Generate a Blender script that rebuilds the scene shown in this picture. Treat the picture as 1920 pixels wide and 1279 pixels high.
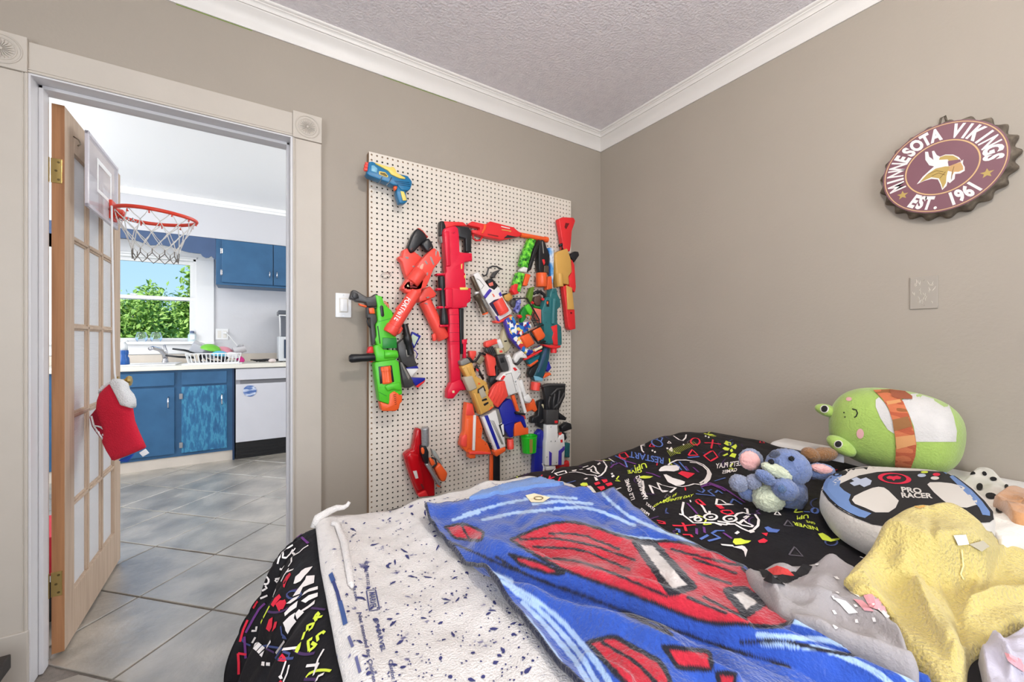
import bpy, bmesh, math, random
import numpy as np
from mathutils import Vector, Matrix
from mathutils.bvhtree import BVHTree
random.seed(7); RNG = np.random.default_rng(7)
scene = bpy.context.scene
for o in list(bpy.data.objects): bpy.data.objects.remove(o)
COL = scene.collection
# ------------------------------------------------------------------ camera
FPX, PCX, PCY, CAMH, ANG = 755.0, 960.0, 637.5, 1.17, math.radians(57.17)
cam_d = bpy.data.cameras.new('camera'); cam = bpy.data.objects.new('camera', cam_d); COL.objects.link(cam)
cam.location = (0, 0, CAMH); cam.rotation_euler = (math.pi/2, 0, ANG - math.pi/2)
cam_d.sensor_width = 36.0; cam_d.sensor_fit = 'HORIZONTAL'; cam_d.lens = FPX/1920*36.0
cam_d.shift_y = (PCY-639.5)/1920; cam_d.clip_start = 0.02; cam_d.clip_end = 200
scene.camera = cam
# ------------------------------------------------------------------ world, sun, exposure
w = bpy.data.worlds.new('sky'); scene.world = w; w.use_nodes = True
nt = w.node_tree; bg = nt.nodes['Background']
tc = nt.nodes.new('ShaderNodeTexCoord'); sp = nt.nodes.new('ShaderNodeSeparateXYZ'); rp = nt.nodes.new('ShaderNodeValToRGB')
nt.links.new(tc.outputs['Generated'], sp.inputs[0]); nt.links.new(sp.outputs['Z'], rp.inputs[0]); nt.links.new(rp.outputs[0], bg.inputs['Color'])
rp.color_ramp.elements[0].position = 0.0; rp.color_ramp.elements[0].color = (0.50, 0.74, 0.95, 1)
rp.color_ramp.elements[1].position = 0.6; rp.color_ramp.elements[1].color = (0.16, 0.42, 0.86, 1)
bg.inputs['Strength'].default_value = 1.25
scene.view_settings.view_transform = 'Standard'; scene.view_settings.look = 'None'
scene.view_settings.exposure = 0.0; scene.view_settings.gamma = 1.0; scene.view_settings.use_curve_mapping = False
def lamp(name, kind, loc, energy, color=(1, 1, 1), rot=(0, 0, 0), **kw):
    d = bpy.data.lights.new(name, kind); d.energy = energy; d.color = color
    for k, v in kw.items(): setattr(d, k, v)
    o = bpy.data.objects.new(name, d); COL.objects.link(o); o.location = loc; o.rotation_euler = rot
    return o
lamp('sun', 'SUN', (0, -20, 30), 5.0, (1, .96, .88), (math.radians(42), 0, math.radians(-25)), angle=.01)
# daylight through the bedroom windows behind the camera (they stand in the openings of wall_back and wall_side)
lamp('bedroom_window_daylight', 'AREA', (0.3, -1.46, 1.45), 45, (.93, .96, 1), (math.radians(-90), 0, math.pi), shape='RECTANGLE', size=1.3, size_y=1.2)
lamp('bedroom_side_window_daylight', 'AREA', (-1.86, -0.1, 1.45), 32, (.93, .96, 1), (math.radians(90), 0, math.radians(-90)), shape='RECTANGLE', size=1.1, size_y=1.2)
# unseen area lamps added left and right to brighten the kitchen
lamp('kitchen_fill_left', 'AREA', (-2.55, 3.6, 1.5), 46, (.96, .98, 1), (math.radians(90), 0, math.radians(-90)), shape='RECTANGLE', size=1.6, size_y=1.3)
lamp('kitchen_fill_right', 'AREA', (2.85, 3.4, 1.5), 30, (.97, .98, 1), (math.radians(90), 0, math.radians(90)), shape='RECTANGLE', size=1.4, size_y=1.3)

# ------------------------------------------------------------------ helpers
CF = Vector((math.cos(ANG), math.sin(ANG), 0)); CR = Vector((math.sin(ANG), -math.cos(ANG), 0)); CC = Vector((0, 0, CAMH))
def ray(x, y): return CF + CR*((x-PCX)/FPX) + Vector((0, 0, (PCY-y)/FPX))
def onX(x, y, X): d = ray(x, y); return CC + d*(X/d.x)
def onY(x, y, Y): d = ray(x, y); return CC + d*(Y/d.y)
def onZ(x, y, Z): d = ray(x, y); return CC + d*((Z-CAMH)/d.z)
def onD(x, y, D): return CC + ray(x, y)*D
def proj(p):
    v = Vector(p)-CC; d = v.dot(CF); return PCX+FPX*v.dot(CR)/d, PCY-FPX*v.z/d
def lin(c):
    return tuple(((v/255)/12.92 if v/255 <= .04045 else ((v/255+.055)/1.055)**2.4) for v in c)
MATS = {}
def mat(name, rgb, rough=.6, metal=0, bump=0, bscale=60, var=0, vscale=8, spec=.5, trans=0, coat=0, alpha=1, emit=0, sheen=0, ior=1.45, detail=4):
    """plain procedural material: colour with noise variation and fine relief"""
    if name in MATS: return MATS[name]
    m = bpy.data.materials.new(name); m.use_nodes = True; n = m.node_tree; b = n.nodes['Principled BSDF']
    c = lin(rgb)
    b.inputs['Base Color'].default_value = (*c, 1); b.inputs['Roughness'].default_value = rough; b.inputs['Metallic'].default_value = metal
    b.inputs['Specular IOR Level'].default_value = spec; b.inputs['Transmission Weight'].default_value = trans
    b.inputs['Coat Weight'].default_value = coat; b.inputs['Alpha'].default_value = alpha; b.inputs['IOR'].default_value = ior
    b.inputs['Sheen Weight'].default_value = sheen; b.inputs['Sheen Roughness'].default_value = .5
    if emit: b.inputs['Emission Color'].default_value = (*c, 1); b.inputs['Emission Strength'].default_value = emit
    t = n.nodes.new('ShaderNodeTexCoord')
    if var:
        nz = n.nodes.new('ShaderNodeTexNoise'); nz.inputs['Scale'].default_value = vscale; nz.inputs['Detail'].default_value = 5
        n.links.new(t.outputs['Object'], nz.inputs['Vector'])
        mr = n.nodes.new('ShaderNodeMapRange'); mr.inputs[1].default_value = .25; mr.inputs[2].default_value = .75
        mr.inputs[3].default_value = 1-var; mr.inputs[4].default_value = 1+var
        n.links.new(nz.outputs[0], mr.inputs[0])
        mx = n.nodes.new('ShaderNodeMix'); mx.data_type = 'RGBA'; mx.blend_type = 'MULTIPLY'; mx.inputs[0].default_value = 1
        mx.inputs[6].default_value = (*c, 1); n.links.new(mr.outputs[0], mx.inputs[7]); n.links.new(mx.outputs[2], b.inputs['Base Color'])
    if bump:
        nb = n.nodes.new('ShaderNodeTexNoise'); nb.inputs['Scale'].default_value = bscale; nb.inputs['Detail'].default_value = detail
        n.links.new(t.outputs['Object'], nb.inputs['Vector'])
        bp = n.nodes.new('ShaderNodeBump'); bp.inputs['Strength'].default_value = bump; bp.inputs['Distance'].default_value = .01
        n.links.new(nb.outputs[0], bp.inputs['Height']); n.links.new(bp.outputs[0], b.inputs['Normal'])
    MATS[name] = m; return m
def ramp_mat(name, stops, scale=20, tex='noise', rough=.6, bump=0, stretch=(1, 1, 1), detail=4, interp='LINEAR', bscale=None, sheen=0, spec=.5, ior=1.45, coat=0):
    """procedural material: a noise, voronoi or wave pattern through a colour ramp"""
    if name in MATS: return MATS[name]
    m = bpy.data.materials.new(name); m.use_nodes = True; n = m.node_tree; b = n.nodes['Principled BSDF']
    t = n.nodes.new('ShaderNodeTexCoord'); mp = n.nodes.new('ShaderNodeMapping'); mp.inputs['Scale'].default_value = stretch
    n.links.new(t.outputs['Object'], mp.inputs[0])
    if tex == 'voronoi':
        x = n.nodes.new('ShaderNodeTexVoronoi'); x.inputs['Scale'].default_value = scale; out = x.outputs['Color']
    elif tex == 'wave':
        x = n.nodes.new('ShaderNodeTexWave'); x.inputs['Scale'].default_value = scale; x.inputs['Distortion'].default_value = 3; x.inputs['Detail'].default_value = detail; out = x.outputs[0]
    else:
        x = n.nodes.new('ShaderNodeTexNoise'); x.inputs['Scale'].default_value = scale; x.inputs['Detail'].default_value = detail; out = x.outputs[0]
    n.links.new(mp.outputs[0], x.inputs['Vector'])
    r = n.nodes.new('ShaderNodeValToRGB'); n.links.new(out, r.inputs[0]); r.color_ramp.interpolation = interp
    el = r.color_ramp.elements
    while len(el) < len(stops): el.new(.5)
    for e, (p, c) in zip(el, stops): e.position = p; e.color = (*lin(c), 1)
    n.links.new(r.outputs[0], b.inputs['Base Color']); b.inputs['Roughness'].default_value = rough
    b.inputs['Sheen Weight'].default_value = sheen; b.inputs['Specular IOR Level'].default_value = spec; b.inputs['IOR'].default_value = ior
    b.inputs['Coat Weight'].default_value = coat
    if bump:
        nb = n.nodes.new('ShaderNodeTexNoise'); nb.inputs['Scale'].default_value = bscale or scale; nb.inputs['Detail'].default_value = 5
        n.links.new(mp.outputs[0], nb.inputs['Vector'])
        bp = n.nodes.new('ShaderNodeBump'); bp.inputs['Strength'].default_value = bump; bp.inputs['Distance'].default_value = .01
        n.links.new(nb.outputs[0], bp.inputs['Height']); n.links.new(bp.outputs[0], b.inputs['Normal'])
    MATS[name] = m; return m
def vcol_mat(name, rough=.9, bump=.4, bscale=250, sheen=.3, mottle=.12, mscale=40):
    """fabric whose print comes from the mesh colour attribute, with procedural pile"""
    if name in MATS: return MATS[name]
    m = bpy.data.materials.new(name); m.use_nodes = True; n = m.node_tree; b = n.nodes['Principled BSDF']
    a = n.nodes.new('ShaderNodeAttribute'); a.attribute_name = 'Col'; t = n.nodes.new('ShaderNodeTexCoord')
    nz = n.nodes.new('ShaderNodeTexNoise'); nz.inputs['Scale'].default_value = mscale; nz.inputs['Detail'].default_value = 6; n.links.new(t.outputs['Object'], nz.inputs['Vector'])
    mr = n.nodes.new('ShaderNodeMapRange'); mr.inputs[1].default_value = .3; mr.inputs[2].default_value = .7; mr.inputs[3].default_value = 1-mottle; mr.inputs[4].default_value = 1+mottle
    n.links.new(nz.outputs[0], mr.inputs[0])
    mx = n.nodes.new('ShaderNodeMix'); mx.data_type = 'RGBA'; mx.blend_type = 'MULTIPLY'; mx.inputs[0].default_value = 1
    n.links.new(a.outputs['Color'], mx.inputs[6]); n.links.new(mr.outputs[0], mx.inputs[7]); n.links.new(mx.outputs[2], b.inputs['Base Color'])
    b.inputs['Roughness'].default_value = rough; b.inputs['Sheen Weight'].default_value = sheen; b.inputs['Specular IOR Level'].default_value = .2
    nb = n.nodes.new('ShaderNodeTexNoise'); nb.inputs['Scale'].default_value = bscale; nb.inputs['Detail'].default_value = 4; n.links.new(t.outputs['Object'], nb.inputs['Vector'])
    bp = n.nodes.new('ShaderNodeBump'); bp.inputs['Strength'].default_value = bump; bp.inputs['Distance'].default_value = .006
    n.links.new(nb.outputs[0], bp.inputs['Height']); n.links.new(bp.outputs[0], b.inputs['Normal'])
    MATS[name] = m; return m

def thing(name, label, cat, loc=(0, 0, 0), group=None, kind=None):
    o = bpy.data.objects.new(name, None); COL.objects.link(o); o.location = loc; o.empty_display_size = .05
    tag(o, label, cat, group, kind); return o
def tag(o, label=None, cat=None, group=None, kind=None):
    if label: o['label'] = label
    if cat: o['category'] = cat
    if group: o['group'] = group
    if kind: o['kind'] = kind
    return o
def attach(o, parent):
    if parent is not None:
        o.parent = parent
        p = parent; m = Matrix.Identity(4); chain = []
        while p is not None: chain.append(p); p = p.parent
        for q in reversed(chain): m = m @ q.matrix_parent_inverse @ Matrix.LocRotScale(q.location, q.rotation_euler, q.scale)
        o.matrix_parent_inverse = m.inverted()
    return o
def link_mesh(name, me, m, parent=None):
    o = bpy.data.objects.new(name, me); COL.objects.link(o)
    for k in (m if isinstance(m, (list, tuple)) else [m]): me.materials.append(k)
    return attach(o, parent)
def obj(name, bm, m, parent=None, smooth=False, sharp=None, label=None):
    bmesh.ops.recalc_face_normals(bm, faces=bm.faces)
    me = bpy.data.meshes.new(name); bm.to_mesh(me); bm.free()
    if smooth:
        for p in me.polygons: p.use_smooth = True
        if sharp:
            try: me.set_sharp_from_angle(angle=math.radians(sharp))
            except Exception: pass
    o = link_mesh(name, me, m, parent)
    if label: o['label'] = label
    return o
def pyobj(name, verts, faces, m, parent=None, smooth=False, sharp=None):
    me = bpy.data.meshes.new(name); me.from_pydata([tuple(v) for v in verts], [], faces); me.update()
    bm = bmesh.new(); bm.from_mesh(me); bpy.data.meshes.remove(me)
    return obj(name, bm, m, parent, smooth, sharp)
def struct(name, bm, m, label, cat, parent=None, smooth=False):
    o = obj(name, bm, m, parent, smooth, 40 if smooth else None); tag(o, label, cat, None, 'structure'); return o
def box(bm, x0, x1, y0, y1, z0, z1, bev=0, seg=2):
    r = bmesh.ops.create_cube(bm, size=1); vs = r['verts']
    for v in vs: v.co = Vector(((x0+x1)/2+v.co.x*(x1-x0), (y0+y1)/2+v.co.y*(y1-y0), (z0+z1)/2+v.co.z*(z1-z0)))
    if bev:
        es = {e for v in vs for e in v.link_edges}
        bmesh.ops.bevel(bm, geom=list(es), offset=bev, segments=seg, affect='EDGES', clamp_overlap=True, profile=.5)
    return bm
def bx(*a, **k): return box(bmesh.new(), *a, **k)
def frame_of(d):
    d = d.normalized(); u = Vector((0, 0, 1)) if abs(d.z) < .9 else Vector((1, 0, 0))
    a = d.cross(u).normalized(); return a, d.cross(a).normalized()
def tube(bm, pts, r, seg=8, closed=False, cap=True):
    pts = [Vector(p) for p in pts]; n = len(pts); rings = []
    rr = r if isinstance(r, (list, tuple)) else [r]*n
    t0 = (pts[1]-pts[0]); a, b = frame_of(t0)
    for i, p in enumerate(pts):
        if closed: t = pts[(i+1) % n]-pts[i-1]
        else: t = pts[min(i+1, n-1)]-pts[max(i-1, 0)]
        t = t.normalized() if t.length > 1e-9 else t0.normalized()
        a = (a - t*a.dot(t)); a = a.normalized() if a.length > 1e-6 else frame_of(t)[0]; b = t.cross(a)
        rings.append([bm.verts.new(p+(a*math.cos(2*math.pi*k/seg)+b*math.sin(2*math.pi*k/seg))*rr[i]) for k in range(seg)])
    m = n if closed else n-1
    for i in range(m):
        A, B = rings[i], rings[(i+1) % n]
        for k in range(seg):
            bm.faces.new((A[k], A[(k+1) % seg], B[(k+1) % seg], B[k]))
    if cap and not closed: bm.faces.new(rings[0][::-1]); bm.faces.new(rings[-1])
    return bm
def tb(pts, r, seg=8, **k): return tube(bmesh.new(), pts, r, seg, **k)
def lathe(bm, p0, p1, prof, seg=20, flute=0, nfl=10, cap=True):
    """prof: (t along p0->p1, radius)"""
    p0, p1 = Vector(p0), Vector(p1); d = p1-p0; a, b = frame_of(d); rings = []
    for t, r in prof:
        ring = []
        for k in range(seg):
            an = 2*math.pi*k/seg; q = r*(1-flute*(.5+.5*math.cos(an*nfl)))
            ring.append(bm.verts.new(p0+d*t+(a*math.cos(an)+b*math.sin(an))*q))
        rings.append(ring)
    for A, B in zip(rings, rings[1:]):
        for k in range(seg): bm.faces.new((A[k], A[(k+1) % seg], B[(k+1) % seg], B[k]))
    if cap: bm.faces.new(rings[0][::-1]); bm.faces.new(rings[-1])
    return bm
def lt(p0, p1, prof, **k): return lathe(bmesh.new(), p0, p1, prof, **k)
def prism(pts, vec, bev=0, seg=2):
    """closed outline (3D, planar) swept along vec, edges rounded"""
    bm = bmesh.new(); vec = Vector(vec); n = len(pts)
    A = [bm.verts.new(p) for p in pts]; B = [bm.verts.new(Vector(p)+vec) for p in pts]
    bm.faces.new(A); bm.faces.new(B[::-1])
    for i in range(n): bm.faces.new((A[i], B[i], B[(i+1) % n], A[(i+1) % n]))
    bmesh.ops.recalc_face_normals(bm, faces=bm.faces)
    if bev:
        try: bmesh.ops.bevel(bm, geom=[e for e in bm.edges], offset=bev, segments=seg, affect='EDGES', clamp_overlap=True, profile=.5)
        except Exception: pass
    return bm
def ellipsoid(bm, c, axes, exps=(2, 2), nu=32, nv=20):
    """axes: three vectors (semi-axes); exps: superquadric exponents (2 = round, larger = boxier)"""
    c = Vector(c); ax = [Vector(a) for a in axes]; rings = []
    f = lambda v, e: math.copysign(abs(v)**(2/e), v)
    for i in range(1, nv):
        ph = -math.pi/2+math.pi*i/nv; ring = []
        for k in range(nu):
            th = 2*math.pi*k/nu
            ring.append(bm.verts.new(c+ax[0]*(f(math.cos(ph), exps[0])*f(math.cos(th), exps[1]))+ax[1]*(f(math.cos(ph), exps[0])*f(math.sin(th), exps[1]))+ax[2]*f(math.sin(ph), exps[0])))
        rings.append(ring)
    lo, hi = bm.verts.new(c-ax[2]), bm.verts.new(c+ax[2])
    for A, B in zip(rings, rings[1:]):
        for k in range(nu): bm.faces.new((A[k], A[(k+1) % nu], B[(k+1) % nu], B[k]))
    for k in range(nu):
        bm.faces.new((lo, rings[0][(k+1) % nu], rings[0][k])); bm.faces.new((hi, rings[-1][k], rings[-1][(k+1) % nu]))
    return bm
def ell(*a, **k): return ellipsoid(bmesh.new(), *a, **k)
_txt = {}
def text_mesh(s, bold=0.0, align='CENTER'):
    """flat lettering as (verts2d, faces), height about 0.7 for capitals"""
    key = (s, bold, align)
    if key not in _txt:
        cu = bpy.data.curves.new('lettering', 'FONT'); cu.body = s; cu.align_x = align; cu.align_y = 'CENTER'; cu.resolution_u = 3; cu.offset = bold
        o = bpy.data.objects.new('lettering', cu); COL.objects.link(o)
        dg = bpy.context.evaluated_depsgraph_get(); me = bpy.data.meshes.new_from_object(o.evaluated_get(dg))
        _txt[key] = ([(v.co.x, v.co.y) for v in me.vertices], [tuple(p.vertices) for p in me.polygons])
        bpy.data.objects.remove(o); bpy.data.curves.remove(cu); bpy.data.meshes.remove(me)
    return _txt[key]
def smooth_noise(x, y, seed=0):
    """cheap smooth 2-D noise in about [-1, 1] from a few sines"""
    r = np.random.default_rng(seed); s = 0
    for k in range(7):
        a = r.uniform(0, 2*math.pi); f = r.uniform(.5, 1.6); p = r.uniform(0, 6.28)
        s = s + np.sin((x*math.cos(a)+y*math.sin(a))*f*2*math.pi+p)
    return s/3.2
# ================================================================== the setting
YA, XB, ZC, XS, YS = 2.035, 2.052, 2.588, -1.9, -1.5      # wall A face, wall B face, ceiling, side wall, back wall
YK = 2.16                                                  # kitchen face of the wall with the door
OX0, OX1, OZ = -.627, .142, 2.062                          # door opening
KY1, KX0, KX1 = 5.40, -2.6, 2.9                            # kitchen back wall, sides
m_wall = mat('beige wall paint', (163, 153, 141), .6, bump=.10, bscale=90, var=.025, vscale=3, spec=.35)
m_ceil = ramp_mat('textured ceiling paint', [(.3, (230, 225, 229)), (.7, (240, 235, 238))], 25, rough=.8, bump=.55, bscale=85)
m_trim = mat('white trim paint', (222, 217, 212), .4, bump=.05, bscale=30, var=.02, vscale=6)
m_case = mat('cream casing paint', (192, 183, 172), .45, bump=.05, bscale=30, var=.03, vscale=8)
m_kw = mat('kitchen wall paint', (212, 212, 216), .7, bump=.08, bscale=40, var=.02)
m_kc = mat('kitchen ceiling paint', (248, 248, 248), .8)
m_grout = mat('tile grout', (134, 125, 117), .8, bump=.5, bscale=300, var=.2, vscale=60)
m_slate = ramp_mat('slate tile', [(.25, (108, 102, 92)), (.45, (142, 136, 125)), (.6, (168, 160, 147)), (.8, (188, 179, 165))], 5, rough=.3, bump=.45, bscale=34, detail=8, ior=2.0, coat=1)
b_ = m_slate.node_tree.nodes['Principled BSDF']; b_.inputs['Coat IOR'].default_value = 2.1; b_.inputs['Coat Roughness'].default_value = .4
m_bfloor = ramp_mat('bedroom floor', [(.3, (100, 96, 92)), (.7, (130, 124, 118))], 5, rough=.4, bump=.2)
m_green = mat('old green paint', (120, 150, 40), .6)

struct('floor', bx(XS-.1, XB+.1, YS-.1, 1.25, -.06, 0), m_bfloor, 'grey bedroom floor mostly hidden under the bed', 'floor')
bm = bmesh.new(); box(bm, KX0, KX1, 1.25, KY1, -.07, -.006)
kfloor = struct('floor_kitchen', bm, m_grout, 'slate tiled floor laid diagonally through the doorway into the kitchen', 'floor')
# tiles, each its own piece, laid at 45 degrees
def clip_rect(poly, x0, x1, y0, y1):
    def cl(P, f, g):
        out = []
        for i in range(len(P)):
            a, b = P[i-1], P[i]; fa, fb = f(a), f(b)
            if (fa >= 0) != (fb >= 0): t = fa/(fa-fb); out.append((a[0]+(b[0]-a[0])*t, a[1]+(b[1]-a[1])*t))
            if fb >= 0: out.append(b)
        return out
    for f in (lambda p: p[0]-x0, lambda p: x1-p[0], lambda p: p[1]-y0, lambda p: y1-p[1]):
        poly = cl(poly, f, None)
        if len(poly) < 3: return []
    return poly
PU, PV, U0, V0, GR = .372, .409, 1.434, 2.048, .0048
for i in range(-9, 13):
    for j in range(-7, 12):
        u0, u1, v0, v1 = U0+i*PU+GR, U0+(i+1)*PU-GR, V0+j*PV+GR, V0+(j+1)*PV-GR
        P = [((u-v)/math.sqrt(2), (u+v)/math.sqrt(2)) for u, v in ((u0, v0), (u1, v0), (u1, v1), (u0, v1))]
        P = clip_rect(P, -1.75, 1.3, 1.30, 4.84)
        if len(P) < 3: continue
        cx, cy = sum(p[0] for p in P)/len(P), sum(p[1] for p in P)/len(P); y0, y1 = min(p[1] for p in P), max(p[1] for p in P)
        if y1 > YA-.03 and y0 < YK+.006:                       # meets the wall: keep what lies in the doorway or on its own side
            if OX0-.05 < cx < OX1+.05: P = clip_rect(P, OX0+.002, OX1-.002, 0, 9)
            elif cy > 2.1: P = clip_rect(P, -9, 9, YK+.006, 9)
            else: P = clip_rect(P, -9, 9, 0, YA-.03)
        if len(P) < 3: continue
        if max(p[1] for p in P) < YA and cx > .75: continue     # under the bed
        if abs(sum(P[k-1][0]*P[k][1]-P[k][0]*P[k-1][1] for k in range(len(P))))/2 < .004: continue
        dz = random.uniform(-.0012, .0012)
        obj('tile', prism([(x, y, dz+random.uniform(-.0008, .0008)) for x, y in P], (0, 0, -.008), .0025, 2), m_slate, kfloor)
struct('ceiling', bx(XS-.1, XB+.1, YS-.1, YA, ZC, ZC+.05), m_ceil, 'white textured bedroom ceiling', 'ceiling')
struct('ceiling_kitchen', bx(KX0, KX1, YA, KY1, ZC, ZC+.05), m_kc, 'plain white kitchen ceiling seen through the doorway', 'ceiling')
bm = bmesh.new(); box(bm, XS-.1, OX0-.02, YA, 2.10, 0, ZC); box(bm, OX1+.02, XB+.1, YA, 2.10, 0, ZC); box(bm, OX0-.02, OX1+.02, YA, 2.10, OZ+.02, ZC)
struct('wall_left', bm, m_wall, 'beige wall with the doorway and the pegboard', 'wall')
bm = bmesh.new(); box(bm, KX0, OX0-.02, 2.10, YK, 0, ZC); box(bm, OX1+.02, KX1, 2.10, YK, 0, ZC); box(bm, OX0-.02, OX1+.02, 2.10, YK, OZ+.02, ZC)
struct('wall_kitchen_front', bm, m_kw, 'kitchen side of the wall around the doorway', 'wall')
struct('wall_right', bx(XB, XB+.1, YS-.1, YA, 0, ZC), m_wall, 'beige wall at the head of the bed with the round sign', 'wall')
def holed(x0, x1, z0, z1, hx0, hx1, hz0, hz1, f):
    bm = bmesh.new()
    for a in ((x0, hx0, z0, z1), (hx1, x1, z0, z1), (hx0, hx1, z0, hz0), (hx0, hx1, hz1, z1)): f(bm, *a)
    return bm
struct('wall_back', holed(XS-.1, XB, 0, ZC, -.35, .95, .85, 2.05, lambda b, x0, x1, z0, z1: box(b, x0, x1, YS-.1, YS, z0, z1)), m_wall, 'beige wall behind the viewer with a window opening', 'wall')
struct('wall_side', holed(YS, YA, 0, ZC, -.65, .45, .85, 2.05, lambda b, y0, y1, z0, z1: box(b, XS-.1, XS, y0, y1, z0, z1)), m_wall, 'beige wall left of the viewer with a window opening', 'wall')
struct('wall_kitchen_left', holed(YK, KY1, 0, ZC, 2.8, 4.4, .85, 2.15, lambda b, y0, y1, z0, z1: box(b, KX0-.1, KX0, y0, y1, z0, z1)), m_kw, 'white kitchen side wall with an added window opening', 'wall')
struct('wall_kitchen_right', holed(YK, KY1, 0, ZC, 2.7, 4.1, .85, 2.15, lambda b, y0, y1, z0, z1: box(b, KX1, KX1+.1, y0, y1, z0, z1)), m_kw, 'white far kitchen side wall with an added window opening', 'wall')
# kitchen back wall with the window opening
WX0, WX1, WZ0, WZ1 = -1.50, -.50, 1.155, 2.02
struct('wall_kitchen_back', holed(KX0, KX1, 0, ZC, WX0, WX1, WZ0, WZ1, lambda b, x0, x1, z0, z1: box(b, x0, x1, KY1, KY1+.14, z0, z1)), m_kw, 'pale grey kitchen wall behind the sink', 'wall')
struct('wall_soffit', bx(KX0, KX1, 5.085, KY1, 2.205, ZC), mat('soffit paint', (206, 206, 210), .8), 'white soffit above the blue kitchen cabinets', 'soffit')
# crown moulding, swept and mitred in the corner
crown = [(0, -.104), (.007, -.104), (.010, -.098), (.012, -.085), (.020, -.066), (.032, -.050), (.044, -.040), (.047, -.034), (.052, -.034), (.052, -.029), (.058, -.020), (.064, -.017), (.064, -.012), (.070, -.010), (.074, -.004), (.074, 0)]
def crown_run(name, label, horiz):
    bm = bmesh.new(); R0, R1 = [], []
    for p, q in crown:
        if horiz: a, b = (XS+p, YA-p, ZC+q), (XB-p, YA-p, ZC+q)
        else: a, b = (XB-p, YS+p, ZC+q), (XB-p, YA-p, ZC+q)
        R0.append(bm.verts.new(a)); R1.append(bm.verts.new(b))
    for i in range(len(crown)-1): bm.faces.new((R0[i], R0[i+1], R1[i+1], R1[i]))
    return struct(name, bm, m_trim, label, 'crown moulding', smooth=True)
crown_run('trim_1', 'white crown moulding above the doorway wall', True)
crown_run('trim_2', 'white crown moulding above the wall with the round sign', False)
# slivers of old green paint under the moulding
g = obj('paint_line', box(bx(-.25, .0, YA-.0012, YA, ZC-.1062, ZC-.103), .55, .95, YA-.0012, YA, ZC-.106, ZC-.103), m_green, bpy.data.objects['trim_1'])
# door casing
cas = thing('trim_3', 'cream door casing with carved corner rosettes', 'door casing', (OX0, YA, 0), kind='structure')
CY0 = YA-.02
def casing_v(x0, x1, inner):
    bm = bmesh.new(); box(bm, x0, x1, CY0, YA, .195, 2.064, .003)
    s = 1 if inner > x0+.01 else -1
    xi = inner
    box(bm, min(xi, xi-s*.007), max(xi, xi-s*.007), CY0-.004, CY0+.01, .195, 2.064, .002)
    box(bm, min(xi-s*.010, xi-s*.013), max(xi-s*.010, xi-s*.013), CY0-.002, CY0+.01, .195, 2.064, .001)
    return bm
obj('side_casing', casing_v(-.748, -.632, -.632), m_case, cas); obj('side_casing', casing_v(.150, .266, .150), m_case, cas)
bm = bmesh.new(); box(bm, -.632, .150, CY0, YA, 2.070, 2.172, .003)
box(bm, -.632, .150, CY0-.004, CY0+.01, 2.068, 2.075, .002); box(bm, -.632, .150, CY0-.002, CY0+.01, 2.078, 2.081, .001)
obj('head_casing', bm, m_case, cas)
def rosette(xc, zc):
    h = .0585; bm = bmesh.new(); box(bm, xc-h, xc+h, YA-.028, YA, zc-h, zc+h, .0025)
    o = obj('corner_block', bm, m_case, cas)
    r = bmesh.new()
    for rad, w in ((.047, .003), (.035, .0028)):
        tube(r, [(xc+rad*math.cos(a), YA-.028, zc+rad*math.sin(a)) for a in np.linspace(0, 2*math.pi, 41)[:-1]], w, 6, closed=True)
    for k in range(20):
        a = 2*math.pi*k/20
        tube(r, [(xc+q*math.cos(a), YA-.0275-.003*math.sin(q/.03*3), zc+q*math.sin(a)) for q in (.006, .014, .022, .031)], [.001, .0018, .0026, .001], 5)
    ellipsoid(r, (xc, YA-.029, zc), ((.006, 0, 0), (0, .004, 0), (0, 0, .006)), nu=12, nv=8)
    obj('rosette', r, m_case, o, True)
rosette(-.690, 2.1225); rosette(.208, 2.1225)
obj('plinth_block', bx(-.752, -.630, YA-.028, YA, 0, .197, .003), m_case, cas); obj('plinth_block', bx(.148, .27, YA-.028, YA, 0, .197, .003), m_case, cas)
m_jamb = mat('white jamb paint', (212, 210, 212), .35, bump=.06, bscale=25)
def jamb(x0, x1):
    s = 1 if x0 < -.3 else -1; xi = x1 if s > 0 else x0
    bm = bx(x0, x1, CY0+.002, YK+.005, 0, OZ+.02)
    box(bm, min(xi, xi+s*.012), max(xi, xi+s*.012), 2.075, 2.118, 0, OZ, .002)
    return bm
obj('jamb', jamb(OX0-.02, OX0), m_jamb, cas); obj('jamb', jamb(OX1, OX1+.02), m_jamb, cas)
bm = bx(OX0, OX1, CY0+.002, YK+.005, OZ, OZ+.02); box(bm, OX0, OX1, 2.075, 2.118, OZ-.012, OZ, .002); obj('head_jamb', bm, m_jamb, cas)
# baseboard along the wall with the pegboard (low, behind the bed) and the right wall
struct('baseboard_left', bx(.27, XB, YA-.014, YA, 0, .14, .004), m_trim, 'white baseboard under the pegboard', 'baseboard')
struct('baseboard_right', bx(XB-.014, XB, YS, YA-.014, 0, .14, .004), m_trim, 'white baseboard behind the bed head', 'baseboard')
# ceiling lamp of the bedroom (out of the picture, above the bed)
cl = thing('ceiling_lamp', 'round flush ceiling lamp above the bed', 'lamp', (.62, .10, ZC))
obj('lamp_base', lt((.62, .10, ZC), (.62, .10, ZC-.03), [(0, .16), (1, .16)], seg=32), m_trim, cl, True, 40)
obj('lamp_shade', lt((.62, .10, ZC-.03), (.62, .10, ZC-.10), [(0, .14), (.5, .13), (.8, .09), (1, .02)], seg=32), mat('lit lamp glass', (255, 240, 215), .4, emit=6), cl, True)
attach(lamp('bedroom_lamp', 'POINT', (.62, .10, ZC-.16), 46, (1, .96, .90), shadow_soft_size=.06), cl)
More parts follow.
